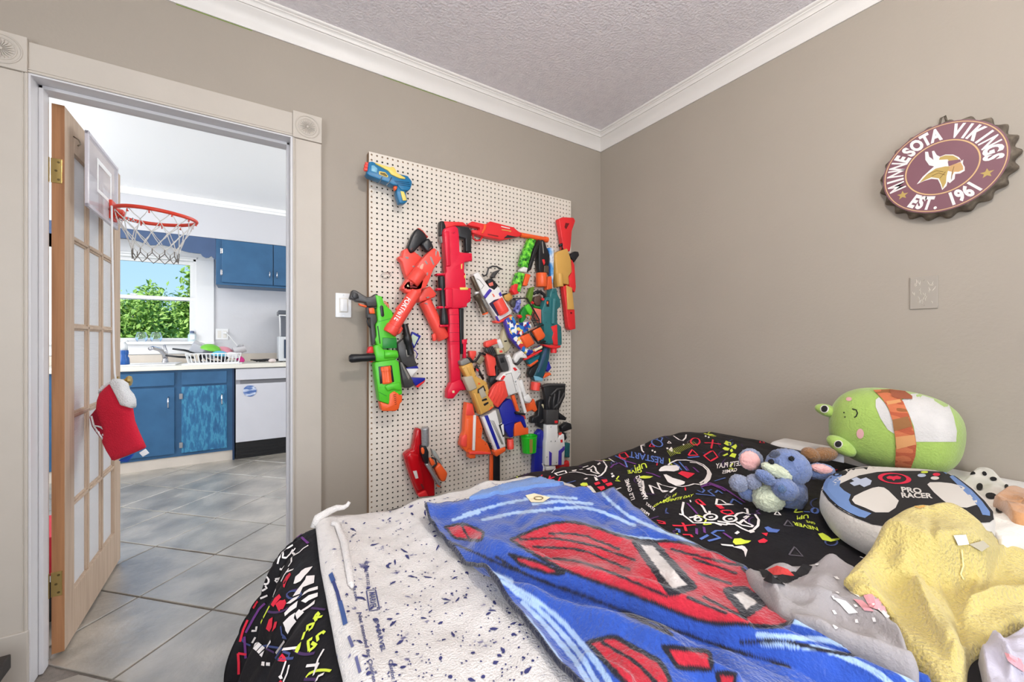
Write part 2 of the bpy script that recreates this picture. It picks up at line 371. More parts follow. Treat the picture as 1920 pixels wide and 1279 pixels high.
# ------------------------------------------------------------------ glazed door, open into the kitchen
m_pine = ramp_mat('raw pine', [(.3, (174, 150, 128)), (.6, (190, 167, 145)), (.8, (180, 156, 134))], 3, rough=.6, bump=.08, stretch=(14, 14, 1.2), bscale=12, detail=3)
m_pine_e = ramp_mat('varnished pine edge', [(.3, (152, 104, 68)), (.6, (178, 128, 88)), (.8, (160, 112, 74))], 3, rough=.45, bump=.08, stretch=(16, 16, .8), bscale=12, detail=3)
m_brass = mat('brass', (190, 165, 105), .32, 1)
DX0, DX1, DY0, DY1, DZ0, DZ1 = -.621, -.587, 2.1635, 2.918, .012, 2.042
door = thing('door_1', 'open pine french door with fifteen white ribbed panes', 'door', (DX1, DY0, 0), kind='structure')
OY0, OY1, QZ0, QZ1 = 2.262, 2.812, .19, 1.904
obj('hinge_stile', bx(DX0, DX1, DY0+.002, OY0, DZ0, DZ1, .002), m_pine, door)
obj('stile_edge', bx(DX0+.0005, DX1-.0005, DY0, DY0+.0025, DZ0, DZ1), m_pine_e, door)
obj('lock_stile', bx(DX0, DX1, OY1, DY1, DZ0, DZ1, .002), m_pine, door)
obj('top_rail', bx(DX0, DX1, OY0, OY1, QZ1, DZ1, .002), m_pine, door); obj('bottom_rail', bx(DX0, DX1, OY0, OY1, DZ0, QZ0, .002), m_pine, door)
MW = .028; pw = (OY1-OY0-2*MW)/3; ph = (QZ1-QZ0-4*MW)/5
def muntin_v(y):
    bm = bx(DX0+.002, DX1-.002, y+.008, y+MW-.008, QZ0, QZ1, .002); box(bm, DX0+.008, DX1-.008, y, y+MW, QZ0, QZ1, .004); return bm
def muntin_h(z):
    bm = bx(DX0+.002, DX1-.002, OY0, OY1, z+.008, z+MW-.008, .002); box(bm, DX0+.008, DX1-.008, OY0, OY1, z, z+MW, .004); return bm
for k in (1, 2): obj('muntin', muntin_v(OY0+k*pw+(k-1)*MW), m_pine, door)
for k in (1, 2, 3, 4): obj('muntin', muntin_h(QZ0+k*ph+(k-1)*MW), m_pine, door)
# ribbed white glass
m_rib = bpy.data.materials.new('white ribbed glass'); m_rib.use_nodes = True; n = m_rib.node_tree; b = n.nodes['Principled BSDF']
b.inputs['Base Color'].default_value = (.84, .84, .85, 1); b.inputs['Roughness'].default_value = .35; b.inputs['Transmission Weight'].default_value = .25
t_ = n.nodes.new('ShaderNodeTexCoord'); wv = n.nodes.new('ShaderNodeTexWave'); wv.bands_direction = 'Z'; wv.inputs['Scale'].default_value = 60; wv.wave_profile = 'SIN'
n.links.new(t_.outputs['Object'], wv.inputs['Vector']); bp = n.nodes.new('ShaderNodeBump'); bp.inputs['Strength'].default_value = .35; bp.inputs['Distance'].default_value = .002
n.links.new(wv.outputs[0], bp.inputs['Height']); n.links.new(bp.outputs[0], b.inputs['Normal'])
for r in range(5):
    for c in range(3):
        y, z = OY0+c*(pw+MW), QZ0+r*(ph+MW)
        obj('pane', bx(-.607, -.601, y-.003, y+pw+.003, z-.003, z+ph+.003), m_rib, door)
for z in (1.795, .268):
    h = obj('hinge', bx(DX0-.001, DX1-.006, DY0-.0025, DY0+.001, z-.045, z+.045, .001), m_brass, door, label='brass butt hinge')
    for k in range(5): lathe_b = obj('knuckle', lt((DX0-.008, DY0-.006, z-.045+k*.018), (DX0-.008, DY0-.006, z-.028+k*.018), [(0, .0055), (1, .0055)], seg=12), m_brass, h, True, 40)
    for dy, dz in ((-.010, .032), (-.019, 0), (-.010, -.032)):
        obj('screw', lt((DX1-.012+dy*.3-.004*(dz == 0), DY0-.002, z+dz), (DX1-.012+dy*.3-.004*(dz == 0), DY0-.0036, z+dz), [(0, .0042), (1, .0038)], seg=10), mat('screw metal', (120, 105, 70), .4, 1), h, True, 40)
kn = obj('door_knob', lt((DX1, 2.862, .955), (DX1+.058, 2.862, .955), [(0, .026), (.1, .026), (.14, .011), (.5, .011), (.6, .022), (.75, .028), (.92, .024), (1, .010)], seg=24), m_brass, door, True, 40, label='round brass knob')
obj('coat_hook', tb([(DX1, 2.25, 1.965), (DX1+.015, 2.25, 1.955), (DX1+.02, 2.25, 1.94), (DX1+.012, 2.25, 1.93)], .0025, 6), mat('hook metal', (150, 140, 125), .35, 1), door, True)
# ================================================================== kitchen
m_white = mat('white gloss paint', (236, 236, 236), .35)
m_blue = ramp_mat('blue cabinet paint', [(.3, (44, 88, 126)), (.7, (54, 100, 140))], 6, rough=.42, bump=.06, bscale=30)
m_bluev = mat('dull blue valance paint', (66, 88, 124), .5, var=.06)
m_worn = ramp_mat('worn teal blue paint', [(.30, (36, 88, 130)), (.48, (42, 104, 146)), (.58, (66, 140, 174)), (.68, (48, 112, 152)), (.86, (150, 196, 208))], 13, rough=.5, bump=.2, stretch=(3, 1, .8), detail=12)
m_cream = mat('cream laminate', (232, 228, 216), .4)
m_chrome = mat('chrome', (205, 205, 210), .15, 1)
m_steel = mat('brushed steel', (170, 172, 176), .35, 1)
m_blackp = mat('black plastic', (30, 30, 32), .4)
m_glass = mat('clear glass', (235, 242, 245), .05, trans=.95, ior=1.45)
# window_1: double hung
win = thing('window_1', 'white double hung kitchen window over the sink', 'window', ((WX0+WX1)/2, KY1, WZ0), kind='structure')
bm = bmesh.new()
box(bm, WX0-.155, WX0, KY1-.02, KY1, WZ0-.05, WZ1+.13, .003); obj('side_casing', bm, m_white, win)
bm = bx(WX1, WX1+.155, KY1-.02, KY1, WZ0-.05, WZ1+.0, .003); obj('side_casing', bm, m_white, win)
bm = bx(WX0-.155, WX1+.155, KY1-.02, KY1, WZ1, WZ1+.14, .003); box(bm, WX0-.01, WX1+.01, KY1-.03, KY1-.015, WZ1-.0, WZ1+.02, .003); obj('head_casing', bm, m_white, win)
obj('sill', bx(WX0-.16, WX1+.16, KY1-.07, KY1+.05, WZ0-.03, WZ0, .004), m_white, win)
obj('apron', bx(WX0-.14, WX1+.14, KY1-.022, KY1, WZ0-.13, WZ0-.03, .003), m_white, win)
for x0, x1 in ((WX0, WX0+.022), (WX1-.022, WX1)): obj('jamb', bx(x0, x1, KY1, KY1+.13, WZ0, WZ1), m_white, win)
obj('head_jamb', bx(WX0, WX1, KY1, KY1+.13, WZ1-.02, WZ1), m_white, win)
ZM = 1.60
def sash(z0, z1, y, w=.035):
    s = obj('sash', bx(WX0+.022, WX1-.022, y, y+.03, z0, z0+w, .002), m_white, win)
    obj('rail', bx(WX0+.022, WX1-.022, y, y+.03, z1-w, z1, .002), m_white, s)
    for x0 in (WX0+.022, WX1-.022-w): obj('stile', bx(x0, x0+w, y, y+.03, z0+w, z1-w, .002), m_white, s)
    obj('pane', bx(WX0+.022+w, WX1-.022-w, y+.012, y+.016, z0+w, z1-w), mat('window glass', (250, 252, 255), .0, trans=1, ior=1.01, spec=.1), s)
sash(WZ0, ZM+.02, KY1+.03); sash(ZM-.02, WZ1-.02, KY1+.065)
obj('latch', bx(-1.02, -.97, KY1+.02, KY1+.04, ZM+.02, ZM+.035, .004), m_white, win)
# valance board with scalloped lower edge
vz = [(-1.75, .92), (-1.52, .93), (-1.30, .90), (-1.2, .915), (-1.10, .935), (-.98, .945), (-.9, .93), (-.83, .90), (-.80, .905), (-.72, .915), (-.66, .905), (-.60, .885), (-.53, .868), (-.47, .866), (-.435, .866), (-.42, .842), (-.395, .828), (-.37, .832), (-.35, .852), (-.335, .835), (-.312, .815)]
tag(obj('window_valance', prism([(x, 5.085, CAMH+z) for x, z in vz]+[(-.312, 5.085, 2.203), (-1.75, 5.085, 2.203)], (0, .018, 0), 0), m_bluev), 'blue wooden valance board with a scalloped edge over the window', 'valance')
# upper cabinet
uc = thing('wall_cabinet', 'blue wall cabinet with two doors beside the window', 'cabinet', (0, 5.085, 1.735))
obj('body', bx(-.311, .72, 5.085, KY1-.001, 1.735, 2.203, .002), m_blue, uc)
obj('bottom_ledge', bx(-.311, .72, 5.070, 5.10, 1.735, 1.752, .003), m_blue, uc)
for x0, x1, hx in ((-.261, .188, .158), (.196, .645, .226)):
    d = obj('door', bx(x0, x1, 5.066, 5.084, 1.762, 2.196, .003), m_blue, uc)
    obj('handle', tb([(hx, 5.066, 1.84), (hx, 5.045, 1.85), (hx, 5.04, 1.875), (hx, 5.045, 1.90), (hx, 5.066, 1.91)], .005, 8), m_chrome, d, True)
    if x0 < 0:
        for z in (1.86, 2.08): obj('hinge', bx(x0-.012, x0+.006, 5.060, 5.084, z-.028, z+.028, .003), m_chrome, d)
# base cabinets, one unit under the sink
bc = thing('base_cabinet', 'blue sink base cabinet with drawer fronts and worn right door', 'cabinet', (-.6, 4.79, 0))
obj('body', bx(-1.70, -.146, 4.79, KY1-.001, .095, .893, .002), m_blue, bc)
obj('toe_kick', bx(-1.70, -.146, 4.80, 4.83, 0, .095), mat('beige kick board', (206, 196, 184), .6, var=.06), bc)
obj('end_panel', bx(-.162, -.146, 4.775, KY1-.01, .0, .893), mat('dark blue edge paint', (28, 52, 84), .5), bc)
for x0, x1 in ((-1.15, -.598), (-.548, -.206)):
    obj('drawer_front', bx(x0, x1, 4.772, 4.789, .752, .872, .004), m_blue, bc)
d1 = obj('door', bx(-1.15, -.598, 4.772, 4.789, .125, .735, .004), m_blue, bc)
d2 = obj('door', bx(-.548, -.206, 4.772, 4.789, .125, .735, .004), m_worn, bc, label='door with paint worn to pale teal streaks')
for d, hx in ((d1, -.640), (d2, -.245)):
    obj('handle', tb([(hx, 4.772, .55), (hx, 4.75, .56), (hx, 4.745, .60), (hx, 4.75, .64), (hx, 4.772, .65)], .006, 8), m_chrome, d, True)
for d, hx in ((d2, -.560),):
    for z in (.20, .65): obj('hinge', bx(hx-.004, hx+.022, 4.764, 4.789, z-.025, z+.025, .003), m_steel, d)
# counter
ct = thing('countertop', 'cream laminate countertop over the blue cabinets', 'countertop', (0, 4.75, .893))
obj('slab', bx(-1.72, 1.0, 4.750, KY1-.002, .894, .934, .005), m_cream, ct)
obj('backsplash', bx(-1.72, 1.0, KY1-.028, KY1-.001, .934, 1.02, .004), mat('tan backsplash', (214, 204, 192), .5, var=.05), ct)
sk = thing('kitchen_sink', 'white enamel sink rim set in the counter', 'sink', (-.9, 5.05, .934))
bm = bmesh.new()
for a in ((-1.25, -.6, 4.85, 4.89), (-1.25, -.6, 5.24, 5.29), (-1.25, -1.21, 4.89, 5.24), (-.64, -.6, 4.89, 5.24)): box(bm, a[0], a[1], a[2], a[3], .9345, .946, .004)
obj('rim', bm, m_white, sk); obj('bowl', bx(-1.21, -.64, 4.89, 5.24, .935, .937), m_white, sk)
fc = thing('faucet', 'chrome single lever faucet behind the sink', 'faucet', (-.73, 5.26, .946))
obj('base', lt((-.73, 5.265, .946), (-.73, 5.265, .99), [(0, .03), (.3, .028), (.6, .022), (1, .022)], seg=20), m_chrome, fc, True, 40)
obj('spout', tb([(-.73, 5.265, .985), (-.735, 5.25, 1.03), (-.76, 5.19, 1.075), (-.80, 5.10, 1.095), (-.815, 5.065, 1.085)], [.022, .022, .02, .018, .016], 12), m_chrome, fc, True)
obj('lever', tb([(-.73, 5.265, 1.0), (-.725, 5.275, 1.05), (-.74, 5.27, 1.12)], [.018, .014, .010], 10), m_chrome, fc, True)
# two upturned glasses on the sill
for i, (px_, lab) in enumerate(((265.5, 'upturned clear glass on the window sill, left one'), (293, 'upturned clear glass on the window sill, right one'))):
    p = onY(px_, 646, KY1-.035); g = thing('drinking_glass', lab, 'glass', (p.x, p.y, WZ0), 'upturned glasses on the kitchen window sill')
    obj('bowl', lt((p.x, p.y, WZ0), (p.x, p.y, WZ0+.088), [(0, .034), (.25, .046), (.5, .047), (.8, .040), (.99, .034), (1, .01)], seg=24), m_glass, g, True, 50)
    obj('foot', lt((p.x, p.y, WZ0+.088), (p.x, p.y, WZ0+.094), [(0, .034), (1, .033)], seg=24), m_glass, g, True, 50)
# blue soap bottle
p = Vector((-.985, 5.00, .946)); sb = thing('soap_bottle', 'blue dish soap bottle with clear pump top beside the sink', 'bottle', p)
obj('body', lt(p, p+Vector((0, 0, .13)), [(0, .040), (.05, .044), (.45, .040), (.6, .030), (.8, .036), (1, .034)], seg=20), mat('blue soap plastic', (40, 90, 160), .25), sb, True, 50)
obj('pump', tb([p+Vector((0, 0, .13)), p+Vector((0, 0, .18)), p+Vector((0, 0, .21)), p+Vector((.03, -.02, .215))], [.03, .03, .012, .010], 12), mat('clear pump plastic', (225, 228, 230), .3), sb, True)
# small cleaner bottle at the right end of the sill
p = onY(360, 640, KY1-.03); p.z = WZ0; cb = thing('cleaner_bottle', 'small clear bottle with dark cap at the right end of the window sill', 'bottle', p)
obj('body', lt(p, p+Vector((0, 0, .085)), [(0, .035), (.8, .035), (1, .018)], seg=18), mat('pale bottle plastic', (205, 222, 226), .25), cb, True, 50)
obj('cap', lt(p+Vector((0, 0, .085)), p+Vector((0, 0, .11)), [(0, .018), (.8, .018), (1, .012)], seg=16), mat('slate blue cap', (92, 108, 140), .4), cb, True, 50)
obj('label', bx(p.x-.012, p.x+.026, p.y-.037, p.y-.034, WZ0+.02, WZ0+.07), mat('white label', (235, 238, 236), .6), cb)
# dish rack
RX0, RX1, RY0, RY1, RZ = -.50, -.115, 4.80, 5.12, .934
dr = thing('dish_rack', 'white plastic dish rack full of bowls and pans', 'dish rack', ((RX0+RX1)/2, RY0, RZ))
obj('tray', bx(RX0-.05, RX1+.03, RY0-.02, RY1+.02, RZ, RZ+.012, .005), m_white, dr)
top, lo = RZ+.105, RZ+.012; fl = .02
def rect_path(z, e): return [(RX0-e, RY0-e, z), (RX1+e, RY0-e, z), (RX1+e, RY1+e, z), (RX0-e, RY1+e, z)]
obj('rim', tb(rect_path(top, fl), .006, 6, closed=True), m_white, dr); obj('base_rim', tb(rect_path(lo+.004, 0), .006, 6, closed=True), m_white, dr)
sl = bmesh.new()
for k in range(15):
    t = k/14; x = RX0+(RX1-RX0)*t; xt = RX0-fl+(RX1-RX0+2*fl)*t
    obj('slat', tb([(x, RY0, lo), (xt, RY0-fl, top)], .0048, 5), m_white, dr)
for k in range(1, 10):
    t = k/10; y = RY0+(RY1-RY0)*t; yt = RY0-fl+(RY1-RY0+2*fl)*t
    obj('slat', tb([(RX1, y, lo), (RX1+fl, yt, top)], .0048, 5), m_white, dr)
    obj('slat', tb([(RX0, y, lo), (RX0-fl, yt, top)], .0048, 5), m_white, dr)
def bowl(name, label, c, r, col, tilt, grp='bowls and cups drying in the dish rack'):
    bm = bmesh.new(); n = 14; prof = [(math.sin(a)*r, math.cos(a)*r*.62) for a in np.linspace(.02, math.pi/2, n)]
    prof += [(q*.94, h*.94-.002) for q, h in prof[::-1]]
    R = Matrix.Rotation(tilt[0], 3, 'X') @ Matrix.Rotation(tilt[1], 3, 'Y'); rings = []
    for q, h in prof: rings.append([bm.verts.new(Vector(c)+R @ Vector((q*math.cos(a), q*math.sin(a), h))) for a in np.linspace(0, 2*math.pi, 25)[:-1]])
    for A, B in zip(rings, rings[1:]):
        for k in range(24): bm.faces.new((A[k], A[(k+1) % 24], B[(k+1) % 24], B[k]))
    o = obj(name, bm, mat(label.split()[0]+' bowl plastic', col, .35), None, True, 50); tag(o, label, 'bowl', grp)
bowl('bowl', 'green upturned bowl on top of the dish rack pile', (-.345, 4.96, 1.075), .085, (118, 196, 62), (.15, .25))
bowl('bowl', 'light blue upturned bowl at the front of the dish rack', (-.265, 4.87, 1.02), .07, (96, 184, 214), (.1, .1))
bowl('bowl', 'pink upturned bowl behind the blue one in the rack', (-.235, 5.02, 1.055), .075, (226, 150, 165), (.1, .3))
bowl('bowl', 'white ball shaped bowl at the right front of the rack', (-.165, 4.86, 1.01), .06, (236, 234, 234), (.3, .2))
bowl('bowl', 'magenta bowl at the right end of the rack', (-.115, 4.93, .975), .055, (206, 40, 130), (.3, .5))
cp = thing('mug', 'grey mug lying on the rack pile at the right', 'mug', (-.12, 4.98, 1.06))
obj('body', lt((-.16, 4.97, 1.055), (-.065, 4.99, 1.09), [(0, .036), (.1, .042), (1, .044)], seg=20), mat('grey stoneware', (190, 188, 190), .4), cp, True, 50)
obj('handle', tb([(-.13, 4.95, 1.10), (-.11, 4.93, 1.125), (-.08, 4.94, 1.12), (-.075, 4.96, 1.10)], .006, 6), mat('grey stoneware', (190, 188, 190), .4), cp, True)
# clear storage box tilted in the rack
bm = bx(-.11, .11, -.08, .08, -.045, .045, .012)
o = obj('storage_box', bm, mat('clear frosted plastic', (222, 224, 232), .15, trans=.6, ior=1.2), None, True, 40); o.location = (-.40, 5.03, 1.07); o.rotation_euler = (.2, .45, .1)
tag(o, 'clear plastic storage box tilted in the dish rack', 'container')
for i, (pts, lab) in enumerate((([(-.64, 4.99, 1.085), (-.55, 4.985, 1.07), (-.44, 4.98, 1.035)], 'frying pan whose dark handle sticks up left of the rack'), ([(-.68, 4.90, 1.025), (-.58, 4.90, 1.01), (-.46, 4.90, 1.0)], 'frying pan whose dark handle lies low left of the rack'))):
    fp = thing('frying_pan', lab, 'pan', pts[2], 'pans in the dish rack')
    obj('handle', tb(pts, [.008, .010, .012], 8), m_blackp, fp, True)
    c = Vector(pts[2])+Vector((.13, .02, -.03)); d_ = Vector((.2, -.5, .8)).normalized()
    obj('pan', lt(c-d_*.02, c+d_*.02, [(0, .085), (.1, .095), (1, .11), (1, .105), (.2, .088)], seg=28, cap=False), mat('dark nonstick pan', (62, 60, 68), .4, .3), fp, True, 50)
# wall outlet with cord
p0, p1 = onY(404, 616.5, KY1), onY(428.5, 637, KY1)
ot = thing('wall_outlet', 'white double outlet plate right of the kitchen window', 'outlet', (p0.x, KY1, p1.z))
obj('plate', bx(p0.x, p1.x, KY1-.008, KY1, p1.z, p0.z, .003), m_white, ot)
for k in (.3, .72): obj('socket', bx(p0.x+(p1.x-p0.x)*k-.016, p0.x+(p1.x-p0.x)*k+.016, KY1-.010, KY1-.007, p1.z+.02, p0.z-.02, .002), mat('ivory plastic', (226, 222, 214), .4), ot)
pc = thing('power_cord', 'white power cord from the outlet down to the counter', 'cord', (0, KY1-.02, .95))
pl = onY(423, 624, KY1-.02)
obj('plug', bx(pl.x-.02, pl.x+.012, KY1-.03, KY1-.008, pl.z-.012, pl.z+.012, .004), m_white, pc)
obj('cable', tb([pl, onY(430, 630, KY1-.03), onY(440, 642, KY1-.04), onY(447, 652, KY1-.05), onY(448, 662, KY1-.05), onY(446, 672, KY1-.06), onZ(448, 683, .937)], .005, 6), m_white, pc, True)
# black cable heap on the counter
bm = bmesh.new(); pts = []
for k in range(60):
    t = k/59; pts.append((.02+.22*t+.05*math.cos(k*.9), 5.04+.05*math.sin(k*.9), .941+.022*abs(math.sin(k*.37))))
tag(obj('coiled_cable', tube(bm, pts, .005, 6), m_blackp, None, True), 'black coiled cable heaped on the counter', 'cable')
o = obj('round_speaker', ell((.175, 4.84, .956), ((.035, 0, 0), (0, .035, 0), (0, 0, .022)), nu=20, nv=12), mat('pale pink plastic', (214, 200, 196), .5), None, True); tag(o, 'small pale round gadget on the counter edge', 'gadget')
# microwave and bread bin on it
mw = thing('microwave', 'silver microwave with a dark door at the end of the counter', 'microwave', (.45, 4.95, .934))
obj('body', bx(.235, .74, 4.93, 5.32, .944, 1.205, .006), mat('silver plastic', (206, 210, 214), .35), mw)
obj('door_frame', bx(.285, .60, 4.922, 4.932, .975, 1.175, .003), mat('navy glass frame', (44, 58, 80), .2), mw)
obj('window', bx(.305, .58, 4.919, 4.924, .995, 1.150, .002), mat('smoked door glass', (118, 136, 156), .12), mw)
for x in (.26, .71): obj('foot', bx(x-.015, x+.015, 4.95, 4.98, .934, .946), m_blackp, mw)
bb = thing('bread_bin', 'clear fronted bread bin with a dark lid on the microwave', 'bread bin', (.45, 5.0, 1.205))
obj('body', bx(.262, .72, 5.02, 5.28, 1.206, 1.44, .008), mat('smoky plastic', (104, 108, 116), .2), bb)
obj('panel', bx(.33, .40, 5.014, 5.022, 1.215, 1.43), mat('grey inner panel', (150, 152, 166), .3), bb)
obj('panel', bx(.46, .56, 5.014, 5.022, 1.215, 1.43), mat('slate inner panel', (92, 108, 122), .3), bb)
obj('lid', bx(.235, .74, 4.99, 5.31, 1.445, 1.49, .008), mat('dark grey lid', (86, 90, 98), .35), bb)
obj('wire_trim', tb([(.255, 5.0, 1.21), (.25, 5.0, 1.40), (.245, 4.99, 1.437), (.30, 4.985, 1.435), (.74, 4.985, 1.43)], .007, 8), m_white, bb, True)
# dishwasher
dw = thing('dishwasher', 'white dishwasher with a black base beside the blue cabinet', 'dishwasher', (.16, 4.79, 0))
m_dw = mat('white enamel', (206, 206, 212), .3, var=.02)
obj('body', bx(-.138, .46, 4.80, 5.36, .10, .890), m_dw, dw)
obj('front', bx(-.135, .457, 4.768, 4.80, .165, .735, .004), m_dw, dw)
obj('control_panel', bx(-.135, .457, 4.764, 4.80, .775, .885, .004), m_dw, dw)
obj('handle_recess', bx(-.10, .457, 4.778, 4.80, .737, .773), mat('grey shadow gap plastic', (112, 112, 116), .5), dw)
obj('kick_plate', bx(-.138, .457, 4.785, 4.80, 0, .160, .002), mat('black kick plate', (20, 20, 22), .45), dw)
for k in range(3): obj('rib', bx(-.135, .455, 4.779, 4.787, .03+k*.035, .045+k*.035, .002), mat('black kick plate', (20, 20, 22), .45), dw)
ms = thing('round_magnet', 'round blue picture magnet on the dishwasher door', 'magnet', (.02, 4.767, .62))
c = onY(468.5, 733, 4.767)
obj('disc', lt(c, c+Vector((0, -.004, 0)), [(0, .056), (1, .056)], seg=32), ramp_mat('lake picture print', [(.35, (52, 84, 150)), (.5, (92, 122, 178)), (.6, (216, 224, 238)), (.7, (70, 96, 150))], 9, rough=.3, stretch=(1, 1, 4)), ms, True, 40)
# kitchen crown
o = obj('trim_5', box(bx(-1.75, .9, 5.045, 5.085, ZC-.035, ZC, .006), -1.75, .9, 5.065, 5.085, ZC-.06, ZC-.03, .005), m_kc); tag(o, 'thin white moulding along the kitchen soffit', 'moulding', None, 'structure')
# unseen ceiling lamps added to brighten the kitchen
for i, (x, y, s) in enumerate(((1.35, 3.5, 'right'), (-1.75, 3.4, 'left'))):
    k = thing('ceiling_lamp', 'added unseen kitchen fill lamp %s of the doorway' % s, 'lamp', (x, y, ZC))
    obj('lamp_base', lt((x, y, ZC), (x, y, ZC-.03), [(0, .17), (1, .17)], seg=32), m_trim, k, True, 40)
    obj('lamp_shade', lt((x, y, ZC-.03), (x, y, ZC-.1), [(0, .15), (.5, .14), (.8, .1), (1, .02)], seg=32), mat('lit lamp glass', (255, 240, 215), .4, emit=6), k, True)
    attach(lamp('kitchen_fill_lamp', 'POINT', (x, y, ZC-.17), 24, (1, .97, .92), shadow_soft_size=.12), k)
# things glimpsed between the jamb and the door
rb = thing('red_box', 'red and black box glimpsed behind the door hinges', 'box', (-.8, 2.45, 0))
obj('body', bx(-.93, -.685, 2.44, 2.75, .19, .352, .004), mat('red card', (196, 24, 48), .5), rb)
obj('lower_band', bx(-.93, -.685, 2.44, 2.75, .0, .165, .004), m_blackp, rb); obj('stripe', bx(-.928, -.687, 2.442, 2.748, .165, .19), m_white, rb)
# dark crate at the bottom left
cr = thing('wooden_crate', 'dark wooden crate corner at the bottom left of the picture', 'crate', (-.85, 1.75, 0))
m_dk = mat('dark stained wood', (44, 38, 34), .55, bump=.2, bscale=30, var=.2)
obj('side', bx(-1.1, -.628, 1.60, 1.83, 0, .175, .003), m_dk, cr); obj('lid', bx(-1.12, -.612, 1.585, 1.845, .178, .222, .004), m_dk, cr)
# ------------------------------------------------------------------ outside: lawn and trees
gr = obj('ground', bx(-30, 30, 5.6, 60, -.9, -.8), ramp_mat('lawn', [(.3, (86, 120, 50)), (.7, (140, 168, 84))], 6, rough=.9, bump=.6)); tag(gr, 'green lawn outside the kitchen window', 'lawn', None, 'structure')
m_leaf = [ramp_mat('leaf green %d' % k, st, 3, rough=.5) for k, st in enumerate(([(.3, (112, 150, 56)), (.6, (164, 196, 96)), (.8, (206, 222, 140))], [(.3, (92, 134, 60)), (.6, (142, 178, 92)), (.8, (190, 212, 138))]))]
m_bark = mat('bark', (92, 76, 60), .9, bump=.6, bscale=20, var=.2)
def tree(name, label, x, y, z0, zc, rad, n, seed, leaf, k, grp='trees outside the kitchen window'):
    r = np.random.default_rng(seed); t = thing(name, label, 'tree', (x, y, z0), grp)
    obj('trunk', tb([(x, y, z0), (x+.05, y, zc-.2*rad[2]), (x, y, zc+.4*rad[2])], [.10, .07, .02], 8), m_bark, t, True)
    cl = r.normal(size=(26, 3)); cl /= np.linalg.norm(cl, axis=1)[:, None]; cl *= r.uniform(.35, .95, (26, 1)); cl = cl*np.array(rad)+np.array([x, y, zc])
    V, Fs = [], []
    for i in range(n):
        c = cl[r.integers(26)]+r.normal(size=3)*np.array(rad)*.16
        a = r.normal(size=3); a /= np.linalg.norm(a); b = np.cross(a, r.normal(size=3)); b /= np.linalg.norm(b); s = leaf*r.uniform(.6, 1.3)
        q = len(V); nn = np.cross(a, b)*s*.18
        V += [c-a*s, c-b*s*.5+nn, c+a*s, c+b*s*.5+nn]; Fs += [(q, q+1, q+2), (q, q+2, q+3)]
    me = bpy.data.meshes.new('foliage'); me.from_pydata([tuple(v) for v in V], [], Fs); o = link_mesh('foliage', me, m_leaf[k], t); o['kind'] = 'stuff'
tree('garden_tree', 'bushy tree in the middle of the window view', -1.80, 9.6, -.8, 1.32, (.72, .6, .80), 9000, 1, .05, 0)
tree('garden_tree', 'low wide bush at the left of the window view', -3.15, 9.9, -.8, .95, (.8, .6, .80), 9000, 2, .05, 0)
tree('garden_tree', 'dark leafy bush low behind the sink window', -1.15, 11.4, -.8, 1.0, (1.3, .6, .9), 9000, 3, .055, 1)
tree('garden_tree', 'tall leafy tree at the right edge of the window view', -.72, 8.2, -.8, 1.75, (.34, .4, .95), 6000, 4, .045, 0)
# ------------------------------------------------------------------ mini basketball hoop on the door
hp = thing('basketball_hoop', 'mini basketball hoop with a clear backboard hung on the door', 'basketball hoop', (-.56, 2.53, 1.75))
BXF = -.548
cs = [onX(162, 242, BXF), onX(218, 320, BXF), onX(215, 430, BXF), onX(157, 384, BXF)]
m_acr = mat('clear acrylic', (232, 228, 236), .08, alpha=.42, spec=.8)
yA, yB = (cs[0].y+cs[3].y)/2, (cs[1].y+cs[2].y)/2; zT, zB = (cs[0].z+cs[1].z)/2, (cs[2].z+cs[3].z)/2
bmb = bx(BXF, BXF+.008, yA, yB, zB, zT, .004)
obj('backboard', bmb, m_acr, hp); mm = (yA+yB)/2; ww = yB-yA
bm = bmesh.new()
for a in ((yA, yB, zT-.014, zT), (yA, yB, zB, zB+.014), (yA, yA+.012, zB, zT), (yB-.012, yB, zB, zT)): box(bm, BXF-.002, BXF+.010, a[0], a[1], a[2], a[3], .002)
obj('backboard_border', bm, mat('pale acrylic edge', (226, 222, 230), .2, alpha=.75), hp)
bm = bmesh.new(); q = .24*ww
for a in ((mm-q, mm+q, 1.905, 1.925), (mm-q, mm+q, 1.785, 1.80), (mm-q, mm-q+.016, 1.80, 1.905), (mm+q-.016, mm+q, 1.80, 1.905)): box(bm, BXF+.0085, BXF+.0095, *a)
obj('target_square', bm, mat('white print', (240, 240, 240), .5), hp)
m_or = mat('orange red enamel', (214, 62, 40), .38)
RC = Vector((-.385, 2.53, 1.755)); RR = .152
obj('bracket', prism([(BXF+.009, 2.49, 1.715), (BXF+.009, 2.57, 1.715), (BXF+.009, 2.57, 1.80), (BXF+.009, 2.49, 1.80)], (.012, 0, 0), .003), m_or, hp)
obj('arm', prism([(BXF+.02, 2.505, 1.765), (-.495, 2.505, 1.765), (-.495, 2.505, 1.745), (BXF+.02, 2.505, 1.722)], (0, .05, 0), .003), m_or, hp)
obj('spring', tb([(BXF+.03+.003*k, 2.53+.010*math.cos(k*1.2), 1.728+.010*math.sin(k*1.2)) for k in range(22)], .0022, 5), m_chrome, hp, True)
obj('rim', tb([RC+Vector((RR*math.cos(a), RR*math.sin(a), .004*math.sin(a*2))) for a in np.linspace(0, 2*math.pi, 57)[:-1]], .0085, 10, closed=True), m_or, hp, True)
obj('neck', tb([(-.50, 2.50, 1.752), (-.515, 2.47, 1.752)], .008, 6), m_or, hp)
obj('neck_brace', tb([(-.50, 2.53, 1.735), (-.53, 2.53, 1.752)], .012, 6), m_or, hp)
NH = 12; net = bmesh.new(); rows = [(.985, 0), (.86, -.045), (.70, -.095), (.60, -.14), (.56, -.165)]
